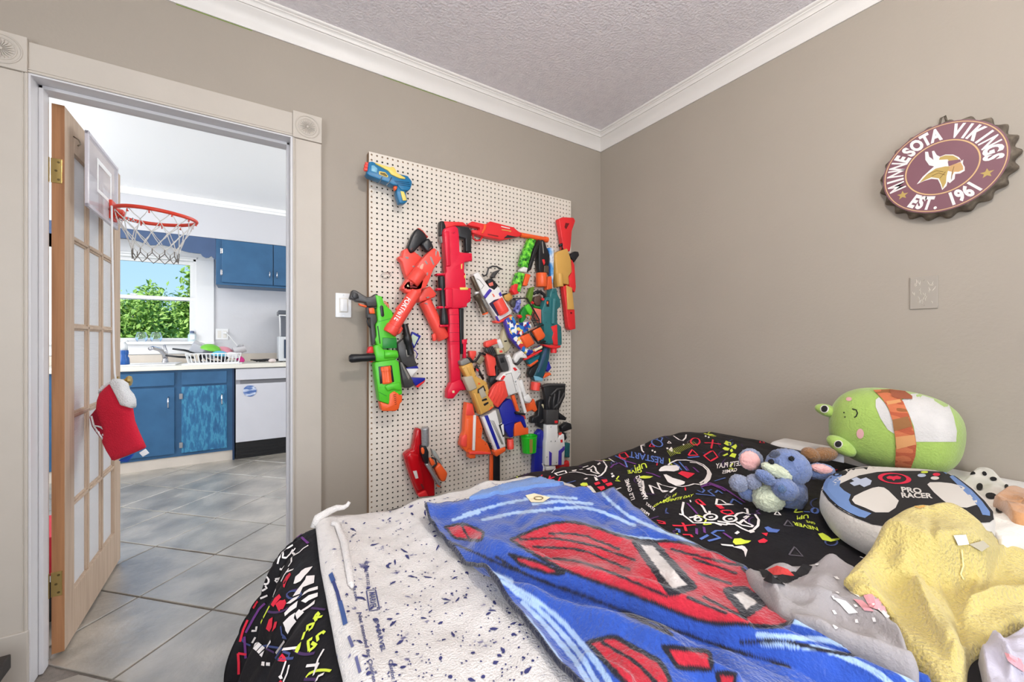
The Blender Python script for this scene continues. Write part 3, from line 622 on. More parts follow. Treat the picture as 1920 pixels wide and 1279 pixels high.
def npnt(r, k): return RC+Vector((RR*rows[r][0]*math.cos(2*math.pi*(k+.5*r)/NH), RR*rows[r][0]*math.sin(2*math.pi*(k+.5*r)/NH), rows[r][1]))
for r in range(len(rows)-1):
    for k in range(NH):
        tube(net, [npnt(r, k), (npnt(r, k)+npnt(r+1, k))/2+Vector((0, 0, -.003)), npnt(r+1, k)], .0021, 4); tube(net, [npnt(r, k), (npnt(r, k)+npnt(r+1, k-1))/2+Vector((0, 0, -.003)), npnt(r+1, k-1)], .0021, 4)
obj('net', net, mat('white cord', (214, 212, 208), .8), hp)
net = bmesh.new()
for k in range(NH):
    a, b = npnt(4, k), npnt(4, k+1); tube(net, [a, a+Vector((0, 0, -.02)), (a+b)/2+Vector((0, 0, -.045)), b+Vector((0, 0, -.02)), b], .0021, 4)
obj('net_loops', net, mat('grey cord', (120, 114, 108), .8), hp)
for k in range(NH):
    a = 2*math.pi*k/NH; p = RC+Vector((RR*math.cos(a), RR*math.sin(a), -.008))
    obj('rim_hook', tb([p, p+Vector((0, 0, -.012)), p+Vector((-.006*math.cos(a), -.006*math.sin(a), -.008))], .0025, 5), m_or, hp)
# ------------------------------------------------------------------ stocking hung from the hoop
st = thing('christmas_stocking', 'red felt stocking with a white fluffy cuff hanging on the door', 'stocking', onD(220, 860, 1.715))
def zs(pts, ox, oy, s): return [(ox+x/s, oy+y/s) for x, y in pts]
ZS = (150, 680, 6.393)
def soft_panel(pts, D, th, puff, m, name, parent, inset=.012, label=None):
    """a flat sewn shape with thickness, puffed in the middle, standing at its own depth"""
    P = [onD(x, y, D) for x, y in pts]; c = sum(P, Vector())/len(P); bm = bmesh.new(); nrm = -CF
    rings = []
    for k, (s, h) in enumerate(((1, 0), (.97, .5), (.85, .8), (.6, 1), (.3, 1.05))):
        rings.append([bm.verts.new(c+(p-c)*s+nrm*(th/2*min(1, h*1.2)+puff*h)) for p in P])
    back = [[bm.verts.new(c+(p-c)*s-nrm*(th/2*min(1, h*1.2)+puff*h)) for p in P] for s, h in ((.97, .5), (.85, .8), (.6, 1), (.3, 1.05))]
    n = len(P)
    for A, B in list(zip(rings, rings[1:]))+[(back[0], rings[0])]+[(b, a) for a, b in zip(back, back[1:])]:
        for k in range(n): bm.faces.new((A[k], A[(k+1) % n], B[(k+1) % n], B[k]))
    bm.faces.new(rings[-1]); bm.faces.new(back[-1][::-1])
    return obj(name, bm, m, parent, True, label=label)
def densify(P, n=3):
    out = []
    for a, b in zip(P, P[1:]+P[:1]):
        for k in range(n): out.append((a[0]+(b[0]-a[0])*k/n, a[1]+(b[1]-a[1])*k/n))
    return out
soft_panel(densify(zs([(385, 235), (320, 290), (255, 360), (225, 440), (215, 540), (240, 640), (300, 800), (310, 900), (290, 960), (340, 1060), (410, 1175), (560, 1120), (700, 1062), (780, 1025), (690, 830), (640, 700), (615, 545), (530, 515), (470, 380)], *ZS)), 1.715, .018, .010, mat('red felt', (208, 26, 54), .9, bump=.5, bscale=200, var=.06), 'sock', st)
soft_panel(densify(zs([(215, 540), (135, 640), (165, 760), (225, 850), (290, 930), (310, 800), (270, 640)], *ZS)), 1.735, .014, .006, mat('dark red felt', (168, 20, 48), .9, bump=.4, bscale=200), 'toe', st)
soft_panel(zs([(415, 190), (480, 200), (530, 235), (550, 320), (610, 390), (640, 460), (645, 545), (590, 530), (530, 515), (470, 390), (385, 230)], *ZS), 1.705, .02, .012, mat('white fleece', (240, 240, 240), .95, bump=1, bscale=160), 'cuff', st)
soft_panel(zs([(385, 225), (300, 270), (250, 330), (250, 370), (330, 300)], *ZS), 1.728, .016, .008, mat('white fleece', (240, 240, 240), .95, bump=1, bscale=160), 'cuff', st)
soft_panel(zs([(710, 1080), (785, 1032), (830, 1085), (755, 1130)], *ZS), 1.712, .003, .001, mat('white tag', (235, 235, 238), .7), 'tag', st)
soft_panel(zs([(470, 1165), (650, 1090), (570, 1190), (500, 1185)], *ZS), 1.74, .008, .004, mat('blue lining', (36, 84, 190), .8), 'lining', st)
obj('white_piping', tb([onD(x, y, 1.712) for x, y in zs([(135, 640), (165, 755), (240, 770), (300, 808)], *ZS)], .0035, 6), mat('white fleece', (240, 240, 240), .95, bump=1, bscale=160), st, True)
obj('white_piping', tb([onD(x, y, 1.712) for x, y in zs([(165, 760), (225, 850), (285, 935), (300, 1000), (350, 1090), (405, 1170)], *ZS)], .003, 6), mat('white fleece', (240, 240, 240), .95, bump=1, bscale=160), st, True)
for q in ((195, 810), (222, 825), (270, 855), (290, 880)): obj('printed_dash', tb([onD(150+q[0]/6.393, 680+q[1]/6.393, 1.714), onD(150+(q[0]+8)/6.393, 680+(q[1]+22)/6.393, 1.714)], .0025, 5), mat('white tag', (235, 235, 238), .7), st)
obj('ribbon', tb([onD(x, y, 1.705) for x, y in ((209.5, 386), (210, 440), (212, 560), (213, 640), (215, 700), (217, 712))], .0035, 6), mat('white ribbon', (236, 236, 238), .7), st, True)
# light switch and blank plate
sw = thing('light_switch', 'white light switch between the doorway and the pegboard', 'switch', (.36, YA, 1.28))
obj('plate', bx(.327, .398, YA-.006, YA, 1.276, 1.391, .003), m_white, sw)
obj('frame', bx(.343, .382, YA-.008, YA-.005, 1.300, 1.367, .002), mat('ivory switch', (222, 216, 206), .4), sw)
obj('rocker', prism([(.347, YA-.007, 1.304), (.347, YA-.007, 1.363), (.347, YA-.010, 1.363), (.347, YA-.016, 1.304)], (.031, 0, 0), .001), m_white, sw)
for z in (1.284, 1.383): obj('screw', lt((.3625, YA-.005, z), (.3625, YA-.0075, z), [(0, .0035), (1, .003)], seg=10), m_steel, sw, True, 40)
bp_ = thing('blank_wall_plate', 'scratched blank metal plate on the wall under the round sign', 'wall plate', (XB, .42, 1.28))
m_pl = mat('painted plate', (160, 151, 140), .35, bump=.1, bscale=40)
obj('plate', prism([(XB-.005, .455, 1.283), (XB-.005, .382, 1.283), (XB-.005, .382, 1.401), (XB-.005, .455, 1.401)], (.005, 0, 0), .002), m_pl, bp_)
r = random.Random(3); sc = bmesh.new()
for k in range(26):
    y, z = r.uniform(.392, .443), r.uniform(1.30, 1.375); a = r.uniform(-.5, .5); L = r.uniform(.006, .02)
    tube(sc, [(XB-.0054, y, z), (XB-.0056, y+L*math.sin(a)*.5+r.uniform(-.003, .003), z+L*.5), (XB-.0054, y+L*math.sin(a), z+L)], [.0003, .0011, .0003], 4)
obj('scratches', sc, mat('scratched bright paint', (206, 198, 186), .5), bp_)
for z in (1.296, 1.388): obj('screw', lt((XB-.004, .4185, z), (XB-.0065, .4185, z), [(0, .0035), (1, .003)], seg=10), m_pl, bp_, True, 40)
# ================================================================== pegboard
YP = 1.993                                                   # front face of the pegboard
PX0, PX1, PZ0, PZ1 = .470, 1.742, .25, 2.074
m_peg = mat('white pegboard', (222, 212, 199), .5, bump=.06, bscale=200)
pg = thing('pegboard', 'large white pegboard leaning flat on the wall behind the bed', 'pegboard', (1.1, YP, PZ0))
def peg_panel():
    """hardboard with a real round hole every inch"""
    V, Fs = [], []; nx = 50; px = (PX1-PX0)/nx; nz = int(round((PZ1-PZ0)/.0254)); pz = (PZ1-PZ0)/nz; r = .0048
    y0, y1 = YP, YP+.006
    def v(x, y, z): V.append((x, y, z)); return len(V)-1
    corner = {}
    def cv(i, j):
        if (i, j) not in corner: corner[(i, j)] = v(PX0+i*px, y0, PZ0+j*pz)
        return corner[(i, j)]
    edge = {}
    for i in range(nx):
        for j in range(nz):
            cx, cz = PX0+(i+.5)*px, PZ0+(j+.5)*pz
            c = [cv(i+1, j+1), cv(i, j+1), cv(i, j), cv(i+1, j)]
            h = [v(cx+r*math.cos(a), y0, cz+r*math.sin(a)) for a in [math.pi/8+k*math.pi/4 for k in range(8)]]
            hb = [v(cx+r*math.cos(a), y1, cz+r*math.sin(a)) for a in [math.pi/8+k*math.pi/4 for k in range(8)]]
            # right side h7,h0 ; top h1,h2 ; left h3,h4 ; bottom h5,h6
            Fs.append((c[0], h[0], h[7], c[3])); Fs.append((c[0], c[1], h[2], h[1])); Fs.append((c[1], c[2], h[4], h[3])); Fs.append((c[2], c[3], h[6], h[5]))
            Fs.append((c[0], h[1], h[0])); Fs.append((c[1], h[3], h[2])); Fs.append((c[2], h[5], h[4])); Fs.append((c[3], h[7], h[6]))
            for k in range(8): Fs.append((h[k], h[(k+1) % 8], hb[(k+1) % 8], hb[k]))
    me = bpy.data.meshes.new('panel'); me.from_pydata(V, [], Fs); me.update()
    return me
link_mesh('panel', peg_panel(), m_peg, pg)
m_fr = mat('raw wood frame', (150, 122, 96), .7, bump=.2, bscale=30, var=.12)
for a in ((PX0, PX0+.02, PZ0, PZ1), (PX1-.02, PX1, PZ0, PZ1)): obj('frame_rail', bx(a[0], a[1], YP+.0065, YA, a[2], a[3]), m_fr, pg)
for a in ((PX0+.02, PX1-.02, PZ1-.02, PZ1), (PX0+.02, PX1-.02, PZ0, PZ0+.02)): obj('frame_rail', bx(a[0], a[1], YP+.0065, YA, a[2], a[3]), m_fr, pg)
obj('hole_shade_sheet', bx(PX0+.021, PX1-.021, YP+.009, YP+.013, PZ0+.021, PZ1-.021), mat('hole shade black', (24, 22, 21), .9), pg)  # added dark sheet standing in for the shade behind the holes
obj('leg', bx(PX0+.15, PX0+.19, YP+.008, YA, 0, PZ0), m_fr, pg); obj('leg', bx(PX1-.19, PX1-.15, YP+.008, YA, 0, PZ0), m_fr, pg)
m_wire = mat('steel peg wire', (150, 148, 145), .3, 1)
# ------------------------------------------------------------------ toy blasters
ZA, ZB_, ZCc, ZD, ZE = (640, 280, 9.6), (700, 410, 9.6), (640, 530, 9.6), (640, 640, 9.6), (800, 540, 9.6)
ZF, ZG, ZH, ZI, ZJ = (800, 640, 11.956), (730, 790, 8.7), (870, 395, 8.348), (870, 480, 9.838), (930, 530, 8.525)
ZK, ZL, ZM_, ZN, ZO = (930, 440, 8.525), (850, 630, 8.528), (850, 740, 7.522), (970, 620, 10.66), (960, 710, 6.731)
plas = lambda nm, c, r=.38, **k: mat('toy plastic '+nm, c, r, bump=.04, bscale=120, **k)
CORAL, CRIM, RED, ORG = plas('coral', (240, 78, 66)), plas('crimson', (222, 22, 58)), plas('red', (226, 44, 48)), plas('orange', (238, 96, 44))
BLK, DGR, GRY, WHT = plas('black', (30, 30, 33)), plas('dark grey', (66, 64, 64)), plas('grey', (134, 130, 124)), plas('white', (232, 228, 224))
GRN, DGN, TEAL, BLU = plas('green', (84, 196, 44)), plas('dark green', (30, 128, 46)), plas('teal', (42, 108, 112)), plas('blue', (24, 110, 156))
NAVY, PURP, YEL, TAN = plas('navy', (34, 40, 150)), plas('purple', (74, 56, 168)), plas('yellow', (232, 206, 104)), plas('tan', (214, 164, 84))
DBLU, BEI, OLV, DRED = plas('dark blue', (18, 74, 112)), plas('beige', (196, 184, 150)), plas('olive', (96, 132, 40)), plas('clear red', (196, 18, 28), .18, trans=.15)
SLV, PINKW = plas('silver', (170, 170, 172), .3, metal=.6), plas('rose', (232, 120, 104))
CAMO = ramp_mat('green splatter print', [(.36, (24, 60, 28)), (.46, (64, 168, 40)), (.60, (120, 214, 60)), (.72, (170, 232, 90))], 55, rough=.4, detail=6)
COMIC = ramp_mat('busy multicolour print', [(0, (30, 70, 170)), (.3, (240, 240, 240)), (.5, (46, 120, 200)), (.62, (210, 60, 60)), (.72, (240, 215, 110)), (.86, (28, 50, 120))], 55, tex='voronoi', rough=.35, interp='CONSTANT')
BCAM = ramp_mat('blue white print', [(.35, (44, 58, 160)), (.5, (66, 150, 214)), (.62, (226, 232, 240)), (.75, (40, 60, 150))], 22, rough=.35, stretch=(1, 1, .5))
class Gun:
    def __init__(s, label, off, center, cat='toy blaster', name='toy_blaster'):
        s.off = off; p = onY(center[0], center[1], YP-off); s.t = thing(name, label, cat, p, 'toy blasters hung on the pegboard')
    def pt(s, Z, q, lift=0): return onY(Z[0]+q[0]/Z[2], Z[1]+q[1]/Z[2], YP-s.off-lift)
    def P(s, name, m, Z, pts, th=.035, lift=0, bev=.004, seg=2):
        """outline piece: front face at the blaster's own distance from the board, th thick"""
        a = [s.pt(Z, q, lift) for q in pts]; return obj(name, prism(a, (0, th, 0), bev, seg), m, s.t, True, 50)
    def Lr(s, Z, r): return r/Z[2]*1.95/FPX*1.15
    def C(s, name, m, Z, p0, p1, r, prof=None, lift=0, seg=18, flute=0, nfl=9):
        """turned piece along p0->p1; radius in trace units; its axis lies behind the front face"""
        k = s.scale(Z, p0); R = r*k; a, b = s.pt(Z, p0, lift), s.pt(Z, p1, lift)
        prof = [(t, q*R) for t, q in (prof or [(0, .93), (.03, 1), (.97, 1), (1, .93)])]
        return obj(name, lt(a, b, prof, seg=seg, flute=flute, nfl=nfl), m, s.t, True, 50)
    def scale(s, Z, q): a = s.pt(Z, q); return (a-CC).dot(CF)/FPX/Z[2]
    def T(s, name, m, Z, pts, r, lift=0): 
        k = s.scale(Z, pts[0]); return obj(name, tb([s.pt(Z, q, lift) for q in pts], r*k, 7), m, s.t, True)
    def screws(s, Z, pts, lift=.0005, m=None):
        for q in pts: s.C('screw', m or DGR, Z, q, (q[0]+.5, q[1]+.5), 9, [(0, 1), (1, 1)], lift=lift, seg=8)
    def hook(s, Z, pts): return s.T('peg_hook', m_wire, Z, pts, 6, .004)

# 1 blue pistol, top left
g = Gun('blue and yellow toy pistol at the top left of the pegboard', .085, (725, 345))
g.P('body', BLU, ZA, [(495, 225), (560, 215), (610, 240), (880, 330), (1000, 430), (1150, 465), (1200, 480), (1270, 570), (1275, 620), (1240, 720), (1200, 745), (1080, 735), (1020, 650), (930, 640), (860, 600), (700, 545), (500, 470), (450, 420), (480, 380)], .05)
g.P('slide', YEL, ZA, [(610, 235), (870, 320), (940, 312), (985, 370), (1000, 420), (1160, 510), (1150, 535), (1050, 520), (900, 450), (850, 385), (620, 260)], .05, .006)
g.C('lower_barrel', DBLU, ZA, (470, 425), (830, 570), 42, lift=-.02)
for q in ((455, 262), (440, 305), (430, 362)): g.C('muzzle', CORAL, ZA, (500, q[1]+8), (q[0]-25, q[1]), 32, lift=-.02)
g.P('grip', BLU, ZA, [(1020, 650), (1080, 720), (1150, 735), (1195, 930), (1150, 975), (1050, 970), (990, 780)], .04, -.004)
g.P('grip_panel', YEL, ZA, [(1065, 745), (1130, 760), (1160, 840), (1182, 920), (1110, 922), (1088, 840)], .01, .001, .002)
g.P('trigger', ORG, ZA, [(950, 650), (1000, 640), (1022, 690), (970, 745), (945, 690)], .02, -.012)
g.P('clear_panel', plas('pale cyan', (120, 176, 200)), ZA, [(545, 285), (600, 290), (655, 350), (640, 425), (540, 390)], .01, .002, .002)
g.P('side_label', YEL, ZA, [(680, 390), (790, 410), (852, 480), (830, 507), (678, 450)], .01, .002, .002)
g.P('label_print', mat('brown label print', (112, 92, 40), .5), ZA, [(700, 410), (785, 425), (830, 475), (815, 490), (700, 445)], .01, .003, .001)
for k in range(3): g.P('rib', DBLU, ZA, [(960+k*20, 560+k*30), (1230+k*8, 590+k*35), (1228+k*8, 602+k*35), (962+k*20, 574+k*30)], .01, .002, .001)
g.hook(ZA, [(735, 490), (700, 580), (660, 615), (655, 640)]); g.hook(ZA, [(905, 505), (860, 600), (820, 635), (818, 660)])
# 2 green blaster
g = Gun('big lime green blaster with an orange drum overhanging the pegboard edge', .10, (720, 660))
g.P('rear_body', GRN, ZCc, [(612, 215), (735, 250), (770, 370), (920, 520), (945, 620), (960, 930), (1000, 1010), (1000, 1180), (740, 1190), (640, 1110), (610, 1030), (640, 960), (622, 760), (660, 690), (640, 470), (655, 440)], .055, bev=.006)
g.P('slot', BLK, ZCc, [(690, 440), (705, 412), (730, 405), (755, 425), (775, 590), (760, 615), (735, 620), (712, 595)], .01, .001, .002)
g.P('side_slot', BLK, ZCc, [(645, 785), (665, 775), (705, 1095), (690, 1105)], .01, .001, .001)
g.P('inner_grille', DGN, ZCc, [(745, 990), (1000, 1000), (1000, 1180), (740, 1190)], .01, .003, .002)
g.P('joint', GRN, ZD, [(590, 80), (690, 50), (760, 150), (960, 160), (1020, 170), (1040, 280), (980, 330), (770, 360), (640, 370), (620, 270)], .06, .006, .006)
g.C('joint_barrel', GRN, ZD, (765, 238), (985, 232), 78, lift=.0)
g.P('front_body', GRN, ZD, [(595, 390), (780, 330), (960, 310), (1040, 370), (1100, 900), (1100, 960), (1020, 970), (900, 1000), (860, 1140), (690, 1080), (650, 800)], .06, bev=.006)
g.P('drum_well', BLK, ZD, [(665, 455), (912, 430), (955, 735), (695, 770)], .01, .001, .002)
g.C('drum', ORG, ZD, (783, 450), (815, 757), 108, [(0, .9), (.03, 1), (.26, 1), (.27, .93), (.9, .93), (.92, 1), (1, .9)], lift=-.012, seg=40, flute=.10, nfl=10)
g.P('front_cover', GRN, ZD, [(785, 820), (830, 780), (1060, 740), (1085, 870), (1040, 890), (950, 865), (880, 885), (840, 905)], .04, .010, .005)
g.P('muzzle', ORG, ZD, [(700, 1090), (860, 1140), (865, 950), (950, 890), (1030, 940), (1050, 970), (1100, 970), (1100, 1090), (1060, 1120), (1040, 1220), (980, 1260), (740, 1260)], .05, .002, .006)
for k in range(6): g.P('vent', mat('dark vent', (90, 20, 14), .6), ZD, [(935+k*6, 965+k*34), (985+k*2, 950+k*34), (987+k*2, 957+k*34), (938+k*6, 973+k*34)], .004, .0035, 0)
g.P('grip', DGR, ZCc, [(150, 290), (200, 130), (270, 140), (460, 260), (560, 250), (610, 200), (660, 200), (640, 430), (470, 430), (440, 360), (270, 340), (240, 310)], .04, -.004, .006)
g.P('grip_inlay', BLK, ZCc, [(190, 250), (215, 170), (300, 200), (320, 280), (240, 300)], .008, -.002, .002)
g.P('trigger', ORG, ZCc, [(310, 370), (460, 415), (455, 450), (330, 410)], .02, -.012, .002); g.P('trigger_block', ORG, ZCc, [(485, 450), (590, 440), (612, 560), (510, 560)], .03, -.008)
g.P('lower_rail', DGR, ZCc, [(455, 440), (640, 430), (640, 470), (500, 465), (500, 560), (620, 560), (650, 700), (600, 760), (640, 1050), (560, 1140), (545, 950), (520, 640), (470, 640)], .035, -.008)
g.T('lever_guard', BLK, ZCc, [(475, 640), (470, 700), (490, 770), (560, 850)], 16, -.02)
g.C('fore_handle', BLK, ZD, (650, 285), (140, 312), 72, [(0, .75), (.1, .9), (.3, 1), (.55, .95), (.8, 1.05), (.93, 1.05), (1, .7)], lift=-.02)
g.P('red_catch', RED, ZD, [(465, 215), (500, 100), (575, 90), (590, 215)], .03, -.02); g.P('red_catch', RED, ZD, [(490, 365), (590, 345), (560, 385)], .03, -.02)
g.T('coil', ORG, ZCc, [(765, 335), (800, 350), (840, 390), (855, 440), (850, 480)], 9, -.015); g.T('coil', ORG, ZCc, [(775, 365), (815, 395), (830, 450)], 9, -.01)
g.screws(ZD, [(640, 430), (1010, 360), (1060, 700), (1080, 880), (690, 830), (720, 1020), (800, 1210)]); g.screws(ZCc, [(690, 330), (870, 560), (680, 720), (900, 900)])
g.P('body_seam', DGN, ZD, [(670, 915), (680, 912), (820, 985), (815, 992)], .003, .0008, 0); g.P('body_seam', DGN, ZCc, [(665, 700), (900, 640), (902, 648), (667, 708)], .003, .0008, 0)
# 3 dark blaster with navy fins behind the green one
g = Gun('black and navy blaster with a white finned stock right of the green one', .055, (775, 680))
g.C('scope', BLK, ZCc, (1140, 745), (1250, 1290), 75, [(0, .7), (.1, .75), (.35, .8), (.4, 1), (.6, 1), (.65, .8), (1, .85)])
g.P('frame', DGR, ZD, [(1010, 40), (1110, -40), (1280, 40), (1330, 340), (1380, 440), (1200, 470), (1090, 380), (1030, 230)], .04, -.004)
g.P('silver_panel', GRY, ZD, [(1160, 150), (1215, 150), (1225, 280), (1175, 285)], .006, .002, .001)
g.P('stock_arm', DGR, ZD, [(1050, 370), (1110, 380), (1290, 700), (1310, 800), (1220, 845), (1130, 840), (1090, 650)], .03, .002); g.P('arm_rail', GRY, ZD, [(1060, 375), (1095, 385), (1235, 640), (1220, 700), (1190, 660)], .01, .004, .002)
g.P('upper_fin', NAVY, ZD, [(1190, 470), (1340, 400), (1400, 490), (1150, 495)], .02, -.01, .003); g.P('white_fin', WHT, ZD, [(1150, 495), (1400, 490), (1270, 640), (1235, 650)], .02, -.01, .003)
g.P('lower_fin', NAVY, ZD, [(1235, 652), (1515, 660), (1510, 700), (1340, 805)], .02, -.01, .003); g.P('red_edge', RED, ZD, [(1340, 808), (1515, 695), (1500, 735), (1380, 840)], .015, -.012, .002)
g.P('dart_clip', NAVY, ZCc, [(1280, 880), (1440, 960), (1310, 1190), (1235, 1010)], .02, -.012, .003); g.P('clip_label', mat('pale green label', (196, 212, 186), .6), ZCc, [(1285, 925), (1390, 985), (1312, 1145), (1250, 1000)], .006, -.010, .001)
g.T('cord_loop', PURP, ZD, [(1300, 150), (1350, 190), (1370, 250), (1340, 310)], 8, -.01)
# 4 back coral blaster
def coral_marks(g, Z, L, lift):
    for a in L: g.P('grey_fleck', mat('grey paint fleck', (150, 138, 136), .5), Z, a, .004, lift, .0005)
g = Gun('coral red blaster crossing behind the lettered one', .06, (790, 550))
g.P('body', CORAL, ZB_, [(540, 560), (640, 520), (780, 620), (880, 700), (830, 780), (760, 900), (640, 1050), (610, 1080), (550, 900), (520, 780), (470, 730), (450, 690), (480, 670), (520, 690)], .045, bev=.006)
g.P('grip', BLK, ZB_, [(620, 520), (650, 430), (690, 320), (740, 230), (800, 165), (900, 230), (980, 340), (960, 400), (880, 440), (740, 600), (670, 620)], .04, .012, .008); g.P('grip_edge', CORAL, ZB_, [(800, 165), (850, 175), (990, 325), (975, 350), (900, 240)], .03, .006, .003)
for q in ((770, 312), (683, 548)): g.C('screw', PINKW if q[1] > 400 else DGR, ZB_, q, (q[0]+1, q[1]+1), 30, lift=.013, seg=14)
g.P('receiver', CORAL, ZCc, [(1400, 250), (1480, 120), (1600, 60), (1720, 200), (1690, 260), (1400, 360)], .045, .002, .005)
g.C('barrel', CORAL, ZCc, (1500, 330), (1835, 1010), 118, [(0, .95), (.03, 1), (.62, 1), (.64, 1.0), (.97, 1.03), (1, .9)], lift=-.02)
g.P('front_sight', CORAL, ZCc, [(1640, 940), (1700, 900), (1720, 1040), (1660, 1060)], .02, -.01, .004)
coral_marks(g, ZB_, [[(570, 680), (640, 690), (630, 730), (585, 715)], [(700, 850), (760, 845), (750, 880), (710, 875)]], .0012); coral_marks(g, ZCc, [[(1490, 365), (1560, 360), (1610, 400), (1570, 410)], [(1530, 260), (1580, 250), (1590, 270), (1545, 285)]], .012)
# 5 front coral blaster with lettering
g = Gun('coral red blaster lettered FORTNITE along its barrel', .115, (770, 560))
g.P('body', CORAL, ZB_, [(960, 640), (1095, 525), (1180, 590), (1200, 690), (1240, 690), (1180, 790), (1090, 900), (1000, 1130), (950, 1240), (800, 1290), (600, 1290), (510, 1265), (540, 1200), (620, 1080), (760, 900), (830, 780)], .05, bev=.007)
g.P('grip', BLK, ZB_, [(870, 450), (960, 370), (1000, 345), (1060, 430), (1095, 515), (1060, 580), (1000, 600), (955, 580)], .04, -.03, .008); g.C('screw', PINKW, ZB_, (1025, 535), (1026, 536), 28, lift=-.028, seg=14)
g.C('drum', CORAL, ZB_, (850, 950), (690, 1160), 125, lift=-.012)
g.P('receiver_front', CORAL, ZCc, [(1085, 90), (1130, 20), (1200, -60), (1500, -60), (1440, 180), (1380, 300), (1250, 190), (1170, 180)], .05, .0, .006)
g.P('ejection_slot', mat('deep red gap', (110, 14, 18), .6), ZCc, [(1230, 30), (1300, 60), (1370, 80), (1350, 100), (1260, 90)], .004, .001, 0); g.P('cream_inset', mat('cream inset', (232, 214, 170), .5), ZCc, [(1180, 70), (1195, 30), (1225, 75)], .004, .001, 0)
g.C('barrel', CORAL, ZCc, (1330, 170), (860, 915), 118, [(0, .95), (.03, .95), (.06, .95), (.83, .95), (.84, 1.06), (.97, 1.06), (1, .95), (1, .75)], lift=-.016, seg=28)
g.P('front_sight', CORAL, ZCc, [(1070, 755), (1120, 830), (1060, 920), (950, 950), (990, 880)], .03, -.02, .005); g.P('under_rail', CORAL, ZCc, [(980, 470), (1180, 260), (1215, 290), (1000, 500)], .02, -.01, .003)
coral_marks(g, ZB_, [[(1020, 680), (1050, 690), (1100, 820), (1080, 840), (1030, 730)], [(920, 760), (950, 755), (985, 820), (960, 825)], [(1120, 570), (1150, 580), (1130, 690), (1115, 640)], [(955, 980), (985, 960), (985, 1010), (965, 1030)]], .0012)
g.P('emblem', mat('pale coral print', (250, 170, 150), .5), ZB_, [(840, 860), (880, 810), (910, 820), (890, 900), (860, 925), (838, 900)], .004, .0012, .0005)
def barrel_text(g, Z, s, p0, p1, height, rad, lift, m, name='lettering'):
    """lettering laid round the barrel, reading from p0 to p1"""
    V, Fs = text_mesh(s, .03); xs = [v[0] for v in V]; x0, x1 = min(xs), max(xs); ys = [v[1] for v in V]; yc = (min(ys)+max(ys))/2; hh = max(ys)-min(ys)
    a, b = g.pt(Z, p0, lift), g.pt(Z, p1, lift); d = b-a; k = g.scale(Z, p0); R = rad*k; H = height*k
    up = Vector((-d.z, 0, d.x)).normalized(); out = []
    for x, y in V:
        t = (x-x0)/(x1-x0); v = (y-yc)/hh*H; out.append(a+d*t+up*(R*math.sin(v/R))+Vector((0, -R*math.cos(v/R)-.0012, 0)))
    pyobj(name, out, Fs, m, g.t)
barrel_text(g, ZCc, 'FORTNITE', (1185, 290), (955, 690), 108, 114, -.016, mat('white lettering', (244, 240, 236), .5))
# 6 horizontal red rifle
g = Gun('long red rifle with a black butt hung level under the pegboard top', .05, (950, 440))
g.P('stock', RED, ZB_, [(1268, 45), (1620, 60), (1700, 130), (1480, 130), (1300, 170)], .03); g.P('butt_pad', BLK, ZB_, [(1210, 40), (1270, 42), (1312, 140), (1262, 300), (1210, 300)], .035); g.P('butt_plate', GRY, ZB_, [(1200, 320), (1262, 305), (1275, 430), (1232, 440)], .03)
g.P('receiver', RED, ZH, [(60, 215), (130, 165), (310, 205), (360, 210), (415, 165), (780, 260), (850, 320), (910, 350), (880, 400), (700, 440), (590, 460), (300, 400), (130, 350), (122, 298), (250, 305), (258, 268), (85, 235)], .04, .0, .004)
g.C('barrel', ORG, ZH, (880, 378), (1290, 455), 38, lift=-.015); g.C('muzzle_ring', ORG, ZH, (1255, 449), (1305, 458), 46, lift=-.015)
g.T('trigger_guard', RED, ZH, [(140, 370), (145, 440), (180, 468), (250, 468), (295, 400)], 14, -.012)
g.P('black_inlay', BLK, ZH, [(620, 435), (680, 380), (855, 415)], .004, .001, .001); g.P('white_slot', WHT, ZH, [(580, 240), (720, 270), (720, 286), (584, 256)], .004, .001, .0005)
g.P('strap', ORG, ZH, [(312, 212), (355, 222), (340, 290), (300, 355), (270, 355), (310, 280)], .006, .003, .002); g.P('side_print', mat('dark red print', (120, 20, 26), .5), ZH, [(370, 362), (540, 395), (535, 410), (375, 378)], .003, .0008, 0)
g.P('gold_trim', TAN, ZH, [(590, 290), (740, 315), (735, 335), (690, 320), (590, 305)], .003, .001, 0)
# 7 crimson long rifle
g = Gun('long crimson rifle with a black scope hung upright', .075, (855, 580))
g.P('stock', CRIM, ZB_, [(1290, 170), (1400, 145), (1480, 130), (1530, 180), (1545, 300), (1555, 600), (1600, 610), (1780, 620), (1785, 760), (1640, 780), (1640, 970), (1660, 990), (1670, 1290), (1290, 1290), (1290, 1000), (1320, 960), (1310, 860), (1270, 230)], .045, bev=.005)
g.P('cheek_ridge', CRIM, ZB_, [(1275, 240), (1350, 210), (1370, 240), (1400, 850), (1320, 860)], .02, .008, .005)
g.P('rear_grip', BLK, ZB_, [(1480, 130), (1720, 150), (1770, 220), (1770, 600), (1670, 600), (1665, 360), (1540, 330)], .035, -.004, .005); g.C('pivot', BLK, ZB_, (1448, 255), (1449, 256), 22, lift=.001, seg=12)
g.P('receiver', CRIM, ZE, [(340, 0), (800, 0), (800, 240), (730, 280), (730, 340), (580, 370), (330, 370)], .05, .003, .005)
g.P('receiver_ridge', CRIM, ZE, [(340, 10), (470, 10), (480, 360), (350, 360)], .02, .009, .004)
g.P('barrel', CRIM, ZE, [(395, 360), (590, 360), (612, 1290), (425, 1290)], .04, .0, .008); g.P('barrel_lower', CRIM, ZF, [(525, 60), (748, 60), (772, 870), (560, 940)], .04, .001, .008)
